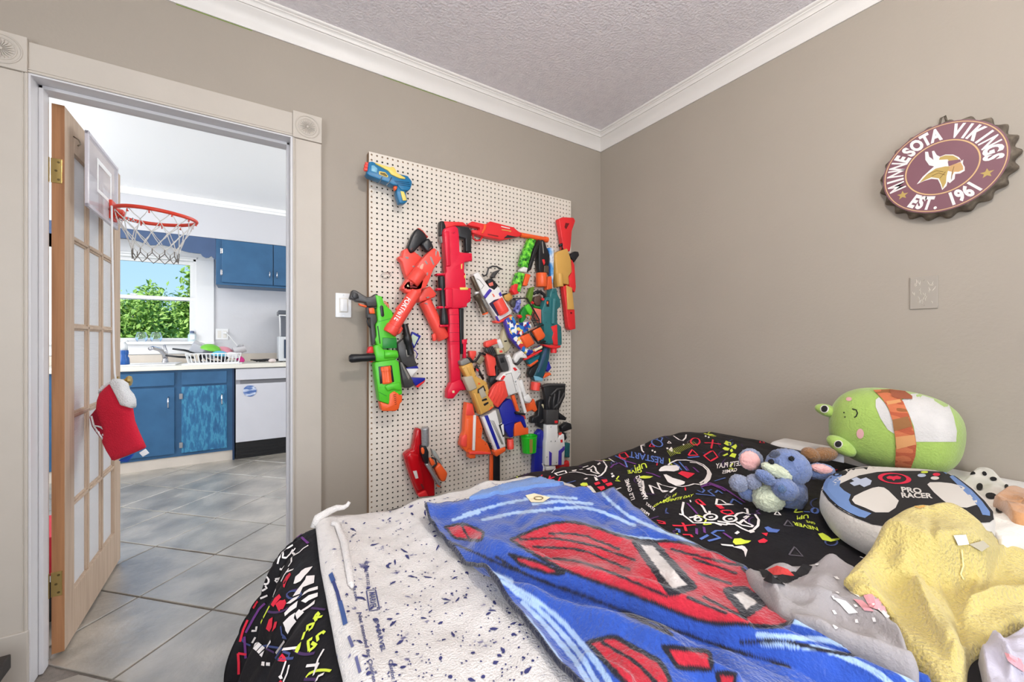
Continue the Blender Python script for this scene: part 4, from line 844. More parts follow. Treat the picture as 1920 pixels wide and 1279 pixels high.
g.P('muzzle_brake', CRIM, ZF, [(556, 930), (772, 850), (860, 980), (900, 1100), (760, 1100), (640, 1240), (600, 1290), (470, 1290), (480, 1090)], .045, .004, .006); g.P('muzzle_light', mat('cream inset', (232, 214, 170), .5), ZF, [(575, 1110), (625, 1105), (630, 1160), (580, 1165)], .004, .005, .001)
g.C('scope', BLK, ZE, (262, -205), (315, 655), 80, [(0, .72), (.02, .8), (.22, .8), (.28, .55), (.66, .55), (.82, .9), (.98, 1.03), (1, .95)], lift=.0, seg=24)
for Z, q in ((ZE, [(190, 0), (345, 0), (345, 40), (195, 40)]), (ZE, [(215, 325), (400, 325), (400, 370), (220, 370)]), (ZE, [(240, 660), (395, 655), (395, 700), (240, 705)]), (ZB_, [(1140, 985), (1292, 980), (1292, 1020), (1150, 1024)])): g.P('scope_ring', CRIM, Z, q, .04, .012, .004)
g.P('magazine_rod', BLK, ZE, [(590, 365), (670, 365), (672, 1190), (612, 1190)], .03, -.008, .003); g.P('bipod', CRIM, ZE, [(640, 930), (735, 920), (728, 1000), (715, 1020), (715, 1420), (665, 1420), (665, 1015), (645, 1005)], .02, -.002, .003)
g.P('yellow_catch', YEL, ZE, [(600, -12), (750, -12), (750, 35), (605, 38)], .02, .006, .003); g.P('yellow_button', YEL, ZB_, [(1580, 820), (1605, 810), (1600, 900), (1582, 910)], .01, .002, .001); g.P('yellow_button', YEL, ZB_, [(1640, 1020), (1662, 1015), (1662, 1075), (1645, 1075)], .01, .004, .001)
g.screws(ZE, [(380, 60), (760, 60), (760, 210), (380, 300), (470, 450), (560, 700), (480, 950), (570, 1180)], .004, plas('dark crimson', (120, 10, 34))); g.screws(ZB_, [(1420, 250), (1500, 420), (1420, 640), (1500, 900), (1400, 1100), (1600, 1100), (1740, 680)], .001, plas('dark crimson', (120, 10, 34)))
for y_ in (480, 640, 800, 960): g.P('barrel_ring', plas('dark crimson', (120, 10, 34)), ZE, [(400+(y_-360)*.02, y_), (590+(y_-360)*.02, y_), (590+(y_-360)*.02, y_+5), (400+(y_-360)*.02, y_+5)], .003, .0008, 0)
# 8 white revolver blaster
g = Gun('white and purple revolver blaster with a coral drum and bronze scope', .07, (940, 555))
g.P('body', WHT, ZI, [(175, 340), (260, 290), (470, 580), (560, 600), (640, 560), (690, 650), (720, 760), (890, 1010), (880, 1060), (650, 1200), (600, 1120), (440, 860), (340, 700)], .045, bev=.005)
g.P('panel_line', GRY, ZI, [(235, 415), (290, 440), (375, 545), (330, 610), (322, 604), (362, 545), (285, 450), (235, 425)], .003, .0008, 0)
g.P('drum_well', mat('dark navy gap', (40, 36, 70), .5), ZI, [(465, 880), (560, 810), (700, 775), (830, 1000), (620, 1110)], .003, .001, 0)
g.C('drum', CORAL, ZI, (598, 815), (720, 1055), 130, [(0, .92), (.05, .97), (.8, .97), (.81, 1.02), (1, .95)], lift=-.012, seg=36, flute=.03, nfl=6)
for q in ([(440, 640), (480, 600), (520, 640), (400, 790), (368, 740)], [(640, 700), (675, 655), (708, 730), (670, 752)], [(585, 1115), (615, 1105), (662, 1205), (640, 1215)]): g.P('purple_trim', PURP, ZI, q, .01, .002, .002)
g.P('coral_dash', PINKW, ZI, [(515, 700), (540, 695), (575, 745), (550, 765)], .004, .001, .001)
g.P('muzzle', CORAL, ZI, [(570, 1190), (650, 1200), (760, 1150), (880, 1080), (885, 1110), (760, 1200), (640, 1245), (580, 1230)], .04, .001, .003)
BRZ = plas('bronze', (98, 84, 70), .35, metal=.5)
g.C('scope_rear', BRZ, ZI, (140, 375), (262, 650), 42); g.C('scope_body', BRZ, ZI, (228, 715), (385, 1050), 75, [(0, .9), (.2, .95), (.3, .7), (.7, .6), (.8, .75), (1, .75)]); g.C('scope_lens', ORG, ZI, (385, 1045), (395, 1075), 58); g.P('scope_mount', GRY, ZI, [(330, 790), (370, 780), (470, 960), (430, 990)], .03, .0, .003); g.C('dial', WHT, ZI, (205, 690), (260, 672), 24)
g.P('hammer_block', BLK, ZI, [(435, 450), (510, 400), (640, 545), (560, 635), (480, 580)], .035, .001, .004); g.P('face_panel', PINKW, ZI, [(455, 510), (530, 475), (550, 545), (480, 560)], .006, .003, .002)
g.T('thumb_loop', DGR, ZI, [(335, 335), (370, 368), (415, 350), (432, 300), (450, 230), (520, 190), (600, 195), (690, 245)], 17, -.01); g.P('grip', DGR, ZI, [(510, 385), (570, 285), (690, 240), (650, 290), (600, 350), (562, 412)], .03, -.002, .005)
# 9 green splatter blaster
g = Gun('green splatter printed blaster hanging at a slant from the red rifle', .075, (985, 500))
g.P('upper', CAMO, ZK, [(540, 50), (650, 80), (570, 290), (510, 540), (440, 520), (390, 480), (440, 290)], .035); g.P('lower', CAMO, ZK, [(350, 600), (470, 620), (390, 920), (340, 900), (285, 800)], .035)
g.P('white_joint', WHT, ZK, [(385, 565), (440, 510), (512, 530), (495, 602), (400, 592)], .03, .003); g.P('muzzle', RED, ZK, [(300, 780), (362, 790), (342, 880), (372, 940), (300, 962), (255, 890)], .035, .003)
g.P('back_strap', BLK, ZK, [(690, 70), (708, 110), (565, 560), (510, 595), (520, 520), (620, 200)], .03, -.006); g.P('orange_block', ORG, ZK, [(480, 620), (560, 640), (500, 822), (430, 812)], .03, -.006)
# 10 black grip with orange drum
g = Gun('black blaster with a fluted orange drum next to the green splatter one', .06, (1015, 500))
g.P('frame', BLK, ZK, [(700, 90), (750, 80), (790, 130), (820, 230), (860, 330), (850, 480), (760, 500), (760, 615), (710, 615), (690, 540), (690, 250)], .035); g.P('grey_edge', GRY, ZK, [(735, 110), (752, 110), (770, 300), (755, 300)], .006, .002, .001)
g.C('drum', ORG, ZK, (725, 615), (728, 838), 88, lift=-.0, seg=40, flute=.06, nfl=12); g.P('red_lever', RED, ZK, [(740, 395), (778, 392), (790, 450), (770, 490)], .015, .004, .002); g.P('gold_strip', BRZ, ZK, [(770, 490), (850, 500), (850, 620), (770, 600)], .02, -.004)
# 11 blue printed
g = Gun('narrow blue printed blaster with an orange block beside the tan one', .05, (1035, 520))
g.P('body', BCAM, ZK, [(820, 215), (860, 205), (910, 210), (930, 260), (925, 640), (912, 800), (885, 700), (870, 400), (850, 260)], .03); g.P('orange_block', ORG, ZK, [(830, 670), (890, 660), (905, 862), (820, 882)], .035, .004)
# 12 red and tan rifle at the right edge
g = Gun('red and mustard rifle hung upright on the right edge of the pegboard', .055, (1065, 510))
g.P('stock', RED, ZH, [(1485, 130), (1550, 100), (1720, 110), (1745, 160), (1690, 320), (1672, 560), (1660, 640), (1560, 600), (1520, 350)], .035); g.P('stock_gap', mat('deep red gap', (110, 14, 18), .6), ZH, [(1590, 190), (1650, 200), (1600, 290), (1575, 260)], .003, .001, 0)
g.P('receiver', TAN, ZH, [(1430, 680), (1470, 640), (1620, 590), (1680, 770), (1690, 960), (1640, 1030), (1650, 1160), (1540, 1140), (1480, 1200), (1450, 990)], .045, .006, .006); g.C('receiver_tube', TAN, ZH, (1485, 985), (1500, 1190), 60, lift=-.002)
g.P('side_rail', RED, ZH, [(1690, 760), (1732, 850), (1755, 1200), (1740, 1280), (1660, 1200), (1640, 1040), (1690, 960)], .035, -.004)
g.P('barrel', RED, ZJ, [(1080, 60), (1150, 30), (1145, 420), (1260, 430), (1275, 740), (1190, 760), (1160, 720), (1110, 300)], .035, -.002); g.P('fore_end', TAN, ZJ, [(1130, 40), (1220, 80), (1240, 270), (1255, 432), (1150, 432)], .04, .005, .005); g.P('muzzle_vents', mat('deep red gap', (110, 14, 18), .6), ZJ, [(1190, 470), (1215, 470), (1218, 500), (1193, 500)], .003, .0, 0)
g.T('bolt', BLK, ZH, [(1490, 552), (1570, 512)], 22, -.01); g.T('bolt_stem', BLK, ZH, [(1535, 535), (1542, 612)], 14, -.01); g.P('magazine', BLK, ZH, [(1660, 710), (1690, 665), (1740, 635), (1795, 640), (1810, 700), (1730, 812)], .03, -.012, .006)
# 13 teal blaster
g = Gun('teal blaster with a wavy red grip panel', .085, (1038, 600))
g.P('body', TEAL, ZJ, [(880, 110), (970, 90), (990, 190), (1030, 270), (1040, 380), (985, 430), (985, 650), (1050, 700), (1060, 990), (1000, 1020), (980, 960), (840, 990), (780, 960), (770, 690), (740, 640), (740, 440), (790, 280), (830, 220), (870, 240)], .045, bev=.006)
g.C('barrel_ridge', TEAL, ZJ, (925, 260), (905, 660), 40, lift=.0); g.P('red_grip', RED, ZJ, [(880, 705), (980, 670), (992, 1000), (930, 1000), (900, 880), (922, 800)], .012, .004, .003)
g.P('base_band', RED, ZJ, [(760, 985), (840, 1000), (1040, 1005), (1030, 1040), (960, 1060), (880, 1050), (770, 1010)], .045, .003, .003); g.C('muzzle', RED, ZJ, (922, 1040), (920, 1125), 50, lift=-.02)
g.P('port', BLK, ZJ, [(805, 285), (850, 285), (850, 385), (805, 385)], .003, .001, 0); g.P('port_catch', ORG, ZJ, [(810, 300), (838, 300), (835, 345), (812, 345)], .004, .0015, .001); g.P('orange_side', PINKW, ZJ, [(600, 400), (735, 430), (735, 650), (700, 640), (620, 480)], .03, -.012)
g.P('front_knob', TEAL, ZJ, [(895, 95), (935, 90), (940, 160), (905, 165)], .03, .006, .005)
g.screws(ZJ, [(960, 330), (780, 480), (960, 600), (800, 640), (820, 950), (1030, 760), (1030, 960), (830, 260)], .0008)
# 14 olive and black one
g = Gun('olive and black blaster half hidden left of the teal one', .055, (1005, 565))
g.P('olive_strap', OLV, ZJ, [(560, 80), (620, 60), (600, 170), (570, 340), (510, 240)], .03); g.T('black_ring', BLK, ZJ, [(600, 180), (650, 150), (710, 145), (770, 195), (785, 290)], 26, -.004)
g.P('brown_core', plas('brown', (92, 66, 56)), ZJ, [(620, 230), (700, 200), (760, 260), (740, 360), (650, 370), (610, 310)], .02, -.012); g.P('green_base', DGN, ZJ, [(595, 340), (650, 375), (735, 385), (775, 310), (792, 400), (720, 422), (620, 405)], .03, .0)
for q in ((745, 265), (580, 320)): g.C('red_knob', RED, ZJ, (q[0]-14, q[1]-8), (q[0]+16, q[1]+10), 22, lift=.006)
# 15 green and black framed blaster
g = Gun('green block blaster in a black wire frame with purple splatter', .095, (985, 590))
g.P('green_block', GRN, ZJ, [(470, 385), (530, 335), (592, 450), (560, 532), (510, 470)], .03, .004); g.P('dark_green_block', DGN, ZJ, [(400, 470), (460, 380), (510, 480), (470, 590), (410, 660)], .03, -.004)
g.T('black_frame', BLK, ZJ, [(275, 255), (400, 250), (490, 250), (600, 430), (690, 590), (690, 660), (610, 690)], 12, .004); g.T('black_frame', BLK, ZJ, [(620, 470), (570, 590), (620, 690)], 9, .004); g.T('black_frame', BLK, ZJ, [(560, 600), (640, 600), (690, 610)], 8, .004)
g.P('purple_splatter', ramp_mat('purple splatter', [(.35, (40, 40, 90)), (.5, (96, 100, 180)), (.65, (160, 160, 206))], 60, rough=.4), ZJ, [(305, 440), (340, 290), (400, 258), (405, 330), (392, 440), (350, 492)], .03, .002); g.P('dark_wheel', DGR, ZJ, [(240, 330), (262, 270), (300, 250), (330, 270), (310, 400), (265, 390)], .025, -.004, .006)
g.C('hub', BEI, ZJ, (392, 352), (396, 356), 22, lift=.004, seg=14); g.P('red_part', RED, ZJ, [(345, 520), (400, 510), (432, 550), (385, 575)], .02, .003); g.T('orange_wire', ORG, ZJ, [(490, 560), (480, 520), (520, 520), (560, 540), (540, 600)], 8, .006)
# 16 comic print blaster with twin orange drums
g = Gun('busily printed blue blaster with two orange dart blocks', .10, (985, 620))
g.P('body', COMIC, ZJ, [(170, 590), (260, 530), (330, 650), (540, 620), (580, 700), (520, 760), (400, 850), (480, 1060), (600, 1080), (740, 1000), (750, 1040), (600, 1130), (520, 1170), (420, 1080), (240, 850)], .045, bev=.005)
g.P('edge_strip', PURP, ZJ, [(150, 640), (170, 590), (245, 850), (425, 1080), (400, 1070), (230, 880)], .03, -.004, .003); g.P('blue_bar', plas('sky blue', (46, 130, 206)), ZJ, [(245, 560), (275, 545), (322, 630), (295, 660)], .006, .002, .002)
for q in ([(400, 870), (540, 808), (632, 965), (600, 1000), (500, 1050)], [(590, 760), (720, 700), (805, 850), (770, 900), (680, 945)]): g.P('dart_block', ORG, ZJ, q, .045, .018, .010)
g.T('black_bar', BLK, ZJ, [(430, 830), (560, 775), (760, 672)], 10, .012); g.T('black_bar', BLK, ZJ, [(555, 795), (610, 880), (670, 970), (790, 938)], 16, .010); g.P('navy_nose', NAVY, ZJ, [(500, 1080), (590, 1075), (610, 1110), (530, 1165)], .03, .003); g.P('cream_label', mat('cream label', (238, 226, 190), .5), ZJ, [(605, 1075), (735, 1005), (742, 1045), (640, 1095)], .004, .002, .001)
g.P('muzzle', RED, ZJ, [(440, 1240), (530, 1175), (742, 1070), (742, 1098), (500, 1232)], .035, .004, .003)
# 17 white rifle with curved coral magazine
g = Gun('white rifle with a ribbed curved coral magazine', .105, (970, 715))
g.P('body', WHT, ZL, [(850, 320), (900, 290), (940, 360), (960, 440), (1010, 480), (1080, 560), (1085, 610), (1040, 680), (1070, 720), (1130, 900), (1020, 910), (890, 960), (800, 700), (740, 720), (735, 690), (820, 590), (930, 560), (900, 440)], .045, bev=.005)
g.P('magazine', CORAL, ZL, [(740, 740), (825, 715), (882, 960), (800, 1050), (720, 1150), (640, 1090), (553, 1000), (620, 860), (670, 790)], .035, .004, .005)
for k in range(4): g.T('magazine_rib', CORAL, ZL, [(690+k*38, 775-k*8), (640+k*52, 880+k*3), (590+k*45, 1000+k*36)], 7, .004)
g.P('stock', WHT, ZL, [(975, 380), (1010, 290), (1100, 235), (1190, 330), (1180, 362), (1080, 350), (1010, 440)], .035, .0, .006); g.P('butt_pad', DGR, ZL, [(1008, 430), (1080, 350), (1132, 380), (1030, 478)], .03, -.006, .004)
g.C('barrel', WHT, ZL, (1000, 690), (1150, 1225), 28, lift=-.004); g.C('gas_tube', WHT, ZL, (1070, 700), (1140, 950), 34, lift=-.004); g.P('fore_grip', WHT, ZL, [(1130, 970), (1160, 935), (1210, 930), (1272, 1015), (1225, 1082), (1150, 1050)], .03, .004, .008)
g.P('orange_rail', ORG, ZL, [(935, 960), (980, 940), (1062, 1200), (1018, 1212)], .02, -.008, .003); g.P('black_tip', BLK, ZL, [(1005, 1220), (1160, 1240), (1150, 1275), (1010, 1255)], .03, -.004, .003)
for q in ([(748, 700), (800, 632), (838, 640), (800, 702)], [(950, 510), (990, 503), (1028, 545), (985, 562)]): g.P('red_inset', RED, ZL, q, .004, .001, .001)
g.P('cross_bar', SLV, ZL, [(985, 730), (1075, 610), (1088, 620), (1000, 745)], .008, .004, .002)
g.screws(ZL, [(870, 345), (1050, 580), (850, 620), (1000, 780), (900, 930), (1000, 880), (960, 720)], .0008); g.screws(ZL, [(1120, 300), (1170, 330)], .0008)
g.P('panel_seam', GRY, ZL, [(830, 610), (930, 590), (1010, 890), (1004, 892), (925, 598), (832, 617)], .002, .0007, 0)
# 18 tan blaster
g = Gun('mustard yellow blaster with grey drum and cap beside the crimson barrel', .115, (900, 715))
g.P('body', TAN, ZL, [(130, 490), (310, 425), (340, 540), (380, 650), (540, 740), (580, 880), (560, 960), (640, 1060), (660, 1140), (570, 1200), (440, 1270), (300, 890), (250, 700)], .05, bev=.007); g.P('body_ridge', TAN, ZL, [(215, 500), (260, 485), (300, 620), (275, 640)], .01, .004, .004)
g.P('cap', GRY, ZL, [(113, 405), (180, 365), (235, 352), (292, 420), (160, 482), (125, 470)], .04, -.002, .008); g.P('black_cap', BLK, ZL, [(230, 350), (275, 342), (325, 400), (290, 420)], .03, -.01)
g.P('grey_drum', plas('warm grey', (184, 172, 152)), ZL, [(165, 665), (310, 635), (390, 838), (300, 880), (262, 890)], .04, .008, .010); g.P('mag_plate', plas('warm grey', (184, 172, 152)), ZL, [(400, 870), (480, 820), (540, 960), (460, 1012)], .01, .004, .003)
g.T('mag_latch', BLK, ZL, [(400, 915), (398, 860), (480, 800), (510, 880)], 11, .006)
for q in ([(455, 1020), (530, 990), (546, 1025), (462, 1048)], [(480, 1090), (560, 1050), (566, 1080), (500, 1122)]): g.P('vent', BLK, ZL, q, .004, .001, .001)
g.P('orange_triangle', ORG, ZL, [(395, 780), (405, 745), (440, 770)], .003, .001, 0); g.P('rail', TAN, ZL, [(330, 930), (360, 920), (480, 1245), (450, 1262)], .015, .005, .004); g.P('orange_corner', ORG, ZL, [(570, 1200), (600, 1130), (650, 1140)], .02, .002, .003)
g.screws(ZL, [(170, 520), (290, 460), (350, 640), (520, 770), (560, 900), (330, 900), (420, 1200), (600, 1110)], .0008)
# 19 coral grip pistol
g = Gun('coral and black pistol wedged right of the mustard blaster', .07, (920, 685))
g.P('grip', CORAL, ZL, [(520, 285), (600, 290), (680, 350), (692, 460), (668, 490), (688, 642), (590, 642), (555, 460)], .035, bev=.006); g.P('side_wing', CORAL, ZL, [(258, 240), (370, 238), (372, 300), (315, 402), (272, 335)], .03, -.01)
g.T('black_guard', BLK, ZL, [(300, 420), (360, 400), (440, 275), (510, 300)], 20, -.002); g.P('tan_lock', plas('warm grey dark', (140, 128, 104)), ZL, [(362, 420), (440, 300), (512, 350), (490, 390), (440, 470)], .025, .001, .005)
g.T('black_frame', BLK, ZL, [(330, 560), (370, 470), (430, 600), (480, 690)], 22, -.006); g.P('red_dot', RED, ZL, [(370, 515), (410, 540), (400, 575), (365, 545)], .008, .003, .002); g.P('black_slide', BLK, ZL, [(690, 470), (740, 600), (720, 700), (640, 830), (580, 740), (600, 650), (688, 640)], .03, -.012)
# 20 black and white one
g = Gun('black ribbed blaster with a white tube and coral nose above the white rifle', .085, (940, 665))
g.P('nose', CORAL, ZL, [(520, 100), (560, 80), (705, 45), (722, 120), (640, 150), (560, 190), (518, 172)], .035, bev=.006); g.C('white_tube', WHT, ZL, (715, 60), (770, 190), 42, lift=-.005); g.P('ribbed_body', DGR, ZL, [(520, 200), (620, 160), (700, 300), (640, 318), (530, 255)], .035)
for k in range(4): g.P('rib', BLK, ZL, [(540+k*28, 195-k*9), (552+k*28, 190-k*9), (600+k*28, 290-k*5), (588+k*28, 295-k*5)], .006, .003, .001)
g.P('tan_box', BEI, ZL, [(690, 205), (792, 188), (822, 280), (712, 302)], .035, .004); g.P('box_mark', CORAL, ZL, [(735, 235), (780, 228), (790, 262), (748, 270)], .003, .005, .001); g.P('rear_block', DGR, ZL, [(700, 310), (835, 292), (892, 500), (880, 582), (812, 582), (758, 500)], .035, -.002); g.P('block_inset', BLK, ZL, [(740, 360), (800, 345), (825, 420), (765, 435)], .004, .0, .002)
# 21 beige pistol
g = Gun('beige pistol hanging behind the printed blue blaster', .05, (950, 635))
g.P('body', BEI, ZE, [(1390, 760), (1420, 700), (1472, 740), (1482, 960), (1532, 1040), (1480, 1130), (1400, 1180), (1385, 1080), (1350, 930)], .035, bev=.006); g.P('slot', BLK, ZE, [(1395, 950), (1445, 942), (1448, 965), (1400, 975)], .003, .001, 0)
# 22 small tan piece
g = Gun('small tan pistol with a black barrel beside the white revolver', .04, (955, 555))
g.P('body', TAN, ZK, [(130, 960), (250, 928), (275, 1010), (205, 1072), (140, 1035)], .03); g.P('barrel', BLK, ZK, [(100, 950), (185, 928), (190, 950), (110, 978)], .025, .002)
# 23 orange blaster low
g = Gun('orange blaster with a white rail low on the pegboard', .075, (895, 800))
g.P('body', ORG, ZM_, [(190, 110), (280, 130), (310, 300), (360, 300), (420, 480), (400, 620), (480, 680), (520, 760), (540, 830), (320, 832), (315, 905), (230, 905), (228, 830), (170, 800), (108, 720), (130, 600), (160, 540), (170, 320)], .045, bev=.006)
g.P('front_grip', CORAL, ZM_, [(110, 715), (125, 600), (170, 560), (200, 570), (195, 740), (150, 745)], .03, .004, .006); g.P('white_rail', WHT, ZM_, [(290, 290), (326, 290), (310, 790), (273, 790), (280, 550)], .012, .008, .003); g.P('slide', ORG, ZM_, [(185, 330), (285, 330), (270, 780), (190, 770)], .02, .004, .008)
g.P('top_cap', CORAL, ZM_, [(195, 120), (280, 135), (300, 300), (180, 300)], .02, .003, .006); g.P('band', CORAL, ZM_, [(225, 810), (380, 800), (540, 825), (540, 845), (235, 850)], .03, .006, .004)
for k in range(3): g.P('black_fin', BLK, ZM_, [(510, 690+k*40), (548, 675+k*40), (552, 690+k*40), (515, 712+k*40)], .02, -.004, .002)
g.screws(ZM_, [(210, 150), (260, 280), (340, 340), (380, 480), (360, 600), (450, 700), (500, 790), (200, 780)], .0008, plas('dark orange', (150, 50, 20)))
# 24 white blue striped
g = Gun('white blaster nose with a navy stripe below the mustard blaster', .09, (925, 810))
g.P('body', WHT, ZM_, [(405, 320), (480, 290), (580, 230), (640, 200), (690, 380), (700, 480), (745, 735), (590, 792)], .04, bev=.005); g.P('navy_stripe', NAVY, ZM_, [(438, 302), (488, 290), (662, 762), (622, 772)], .005, .0015, .001); g.P('grey_panel', GRY, ZM_, [(600, 222), (640, 202), (692, 380), (650, 425)], .005, .0015, .001); g.P('dark_panel', BLK, ZM_, [(640, 430), (690, 410), (720, 590), (700, 600)], .005, .0015, .001)
g.P('white_clip', WHT, ZM_, [(672, 440), (712, 415), (722, 560), (705, 580)], .012, .004, .003); g.P('muzzle', ORG, ZM_, [(568, 800), (742, 740), (745, 800), (612, 882)], .045, .004, .006)
for k in range(3): g.P('seam', GRY, ZM_, [(520+k*22, 360+k*5), (528+k*22, 357+k*5), (690+k*10, 700), (682+k*10, 705)], .002, .001, 0)
# 25 blue orange
g = Gun('royal blue blaster with an orange underside below the white rifle', .08, (965, 790))
g.P('body', NAVY, ZM_, [(690, 120), (790, 60), (860, 90), (900, 260), (1000, 310), (1042, 460), (1010, 472), (960, 380), (870, 400), (850, 500), (852, 600), (800, 612), (730, 500), (690, 400), (650, 200)], .045, bev=.006); g.P('orange_panel', ORG, ZM_, [(862, 420), (950, 372), (1000, 470), (1062, 470), (1062, 560), (860, 592)], .035, -.004); g.C('muzzle', CORAL, ZM_, (800, 625), (806, 762), 52, [(0, .9), (.05, .95), (.5, .95), (.52, 1), (1, .95)], lift=-.02)
g.P('ridge', NAVY, ZM_, [(700, 420), (850, 370), (850, 390), (715, 450)], .01, .003, .002)
g.P('coral_side', CORAL, ZM_, [(930, 285), (1010, 280), (1030, 350), (960, 330)], .02, -.004, .003)
g.P('orange_tail', ORG, ZM_, [(1030, 130), (1100, 125), (1140, 60), (1190, 215), (1150, 250), (1120, 215), (1040, 250)], .025, -.012, .004)
# 26 teal navy pistol
g = Gun('dark teal pistol with a coral muzzle pointing down', .06, (1005, 690))
g.P('body', plas('slate teal', (28, 78, 92)), ZN, [(540, 320), (660, 335), (640, 560), (590, 760), (525, 930), (500, 1010), (360, 1000), (330, 905), (430, 700), (480, 560)], .04, bev=.005); g.P('top_rail', plas('slate blue', (56, 84, 116)), ZN, [(560, 350), (610, 345), (560, 560), (440, 840), (410, 840), (490, 580)], .012, .004, .003)
g.P('black_block', BLK, ZN, [(230, 860), (280, 755), (430, 660), (400, 860), (330, 925), (262, 940)], .03, -.004); g.C('muzzle', CORAL, ZN, (372, 1030), (352, 1195), 98, lift=-.02); g.P('grip', NAVY, ZN, [(600, 640), (640, 610), (682, 750), (620, 832), (578, 790)], .03, -.002); g.P('orange_catch', ORG, ZN, [(560, 855), (660, 835), (688, 880), (580, 932), (515, 960)], .025, -.004)
g.P('front_block', plas('bright teal', (20, 124, 140)), ZN, [(210, 600), (465, 480), (432, 570), (260, 690)], .03, -.002); g.P('orange_front', ORG, ZN, [(238, 690), (410, 575), (432, 612), (270, 732)], .03, .001, .004); g.P('cyan_ring', plas('pale cyan', (120, 176, 200)), ZN, [(330, 905), (430, 920), (520, 960), (500, 1015), (360, 1000)], .006, .002, .002)
# 27 black and white long gun
g = Gun('white and purple long blaster with a skeletal black stock at the lower right', .085, (1040, 810))
g.P('stock_outer', BLK, ZO, [(400, 100), (470, 70), (680, 70), (672, 230), (600, 380), (592, 575), (440, 582), (440, 430), (428, 250)], .03, bev=.005)
for P_ in ([(480, 225), (462, 300), (470, 380)], [(540, 190), (525, 280), (520, 385)], [(600, 150), (590, 250), (560, 390)], [(490, 210), (570, 130), (650, 120)], [(520, 380), (600, 300), (660, 180)]): g.T('stock_strut', DGR, ZO, P_, 13, .004)
g.P('butt', DGR, ZO, [(385, 95), (480, 62), (682, 66), (680, 92), (480, 95), (400, 115)], .035, .006, .004)
g.P('receiver', DGR, ZO, [(440, 395), (590, 390), (590, 578), (440, 582)], .04, .004, .005); g.P('red_badge', RED, ZO, [(540, 532), (578, 530), (580, 562), (542, 564)], .004, .006, .001)
g.P('body', WHT, ZO, [(440, 582), (580, 580), (582, 770), (630, 700), (662, 700), (672, 860), (662, 1092), (425, 1102), (430, 810), (440, 760)], .04, bev=.006)
for q in ([(470, 915), (505, 940), (500, 1097), (470, 1100)], [(590, 915), (666, 850), (666, 900), (630, 940), (626, 1092), (585, 1092)]): g.P('purple_stripe', PURP, ZO, q, .004, .0015, .001)
g.P('muzzle_block', WHT, ZO, [(435, 1112), (555, 1106), (548, 1160), (440, 1162)], .035, -.002); g.P('orange_tip', ORG, ZO, [(430, 1185), (515, 1185), (500, 1225), (430, 1225)], .03, -.004, .004); g.P('magazine', BLK, ZO, [(628, 612), (700, 552), (752, 570), (762, 640), (640, 682)], .035, -.006, .006); g.P('grip', BLK, ZO, [(645, 690), (682, 680), (694, 760), (665, 792), (650, 770)], .03, -.006, .006); g.P('red_catch', CORAL, ZO, [(600, 690), (635, 680), (630, 712), (603, 715)], .015, -.004, .003)
g.P('strap_loop', BLK, ZO, [(590, 420), (660, 470), (692, 500), (680, 530), (600, 520)], .02, -.01, .004); g.P('red_mark', RED, ZO, [(612, 772), (640, 768), (642, 806), (616, 810)], .003, .001, .001)
g.screws(ZO, [(490, 610), (545, 790), (490, 792), (440, 990), (640, 860), (560, 1060)], .0008)
# 28 royal blue one behind
g = Gun('royal blue blaster with a black top left of the white long one', .05, (1012, 820))
g.P('body', NAVY, ZO, [(320, 690), (370, 640), (422, 690), (412, 880), (402, 1240), (280, 1252), (292, 900)], .04, bev=.006); g.P('ridge', NAVY, ZO, [(330, 700), (372, 655), (385, 870), (330, 880)], .012, .006, .005)
g.P('black_top', BLK, ZO, [(340, 290), (400, 262), (432, 430), (420, 640), (335, 610), (330, 560), (250, 562), (262, 490), (330, 462)], .035, -.002, .005); g.C('dark_ring', DGR, ZO, (372, 535), (374, 537), 30, lift=.004, seg=16); g.P('bone_piece', BEI, ZO, [(375, 330), (395, 320), (430, 390), (415, 400)], .01, .004, .003); g.P('white_lever', WHT, ZO, [(380, 1070), (420, 1100), (416, 1226), (390, 1226), (400, 1120)], .015, .006, .003)
# 29 red funnel blaster and teal bit behind the white long one
g = Gun('red funnel shaped blaster nose behind the white long blaster', .03, (1060, 872))
g.P('funnel', RED, ZO, [(555, 1120), (640, 1080), (722, 1035), (732, 1122), (640, 1115), (560, 1150)], .03, bev=.006); g.P('teal_block', TEAL, ZO, [(668, 810), (736, 815), (728, 1000), (672, 992)], .03, .0, .004)
# 30 clear red gun and 31 silver orange gun
g = Gun('glossy red blaster low on the pegboard beside the bed', .07, (795, 880))
g.P('body', DRED, ZG, [(450, 130), (500, 118), (535, 150), (535, 400), (520, 500), (600, 700), (742, 980), (752, 1225), (480, 1245), (400, 1050), (330, 850), (260, 620), (250, 560), (330, 490), (390, 470), (420, 300)], .05, bev=.008); g.P('raised_shell', DRED, ZG, [(280, 570), (340, 510), (490, 530), (500, 640), (560, 900), (590, 1100), (480, 1160), (400, 980), (330, 780)], .03, .014, .010)
g.P('label', mat('grey white label', (212, 206, 200), .5), ZG, [(385, 815), (446, 805), (476, 930), (430, 940)], .003, .0155, .001); g.P('front_band', RED, ZG, [(470, 1185), (600, 1130), (642, 1225), (490, 1245)], .03, .010, .005); g.P('dark_slot', mat('deep red gap', (110, 14, 18), .6), ZG, [(505, 1030), (535, 1020), (575, 1095), (550, 1110)], .003, .0155, 0)
g = Gun('silver and orange pistol with a ribbed grip beside the glossy red one', .11, (810, 860))
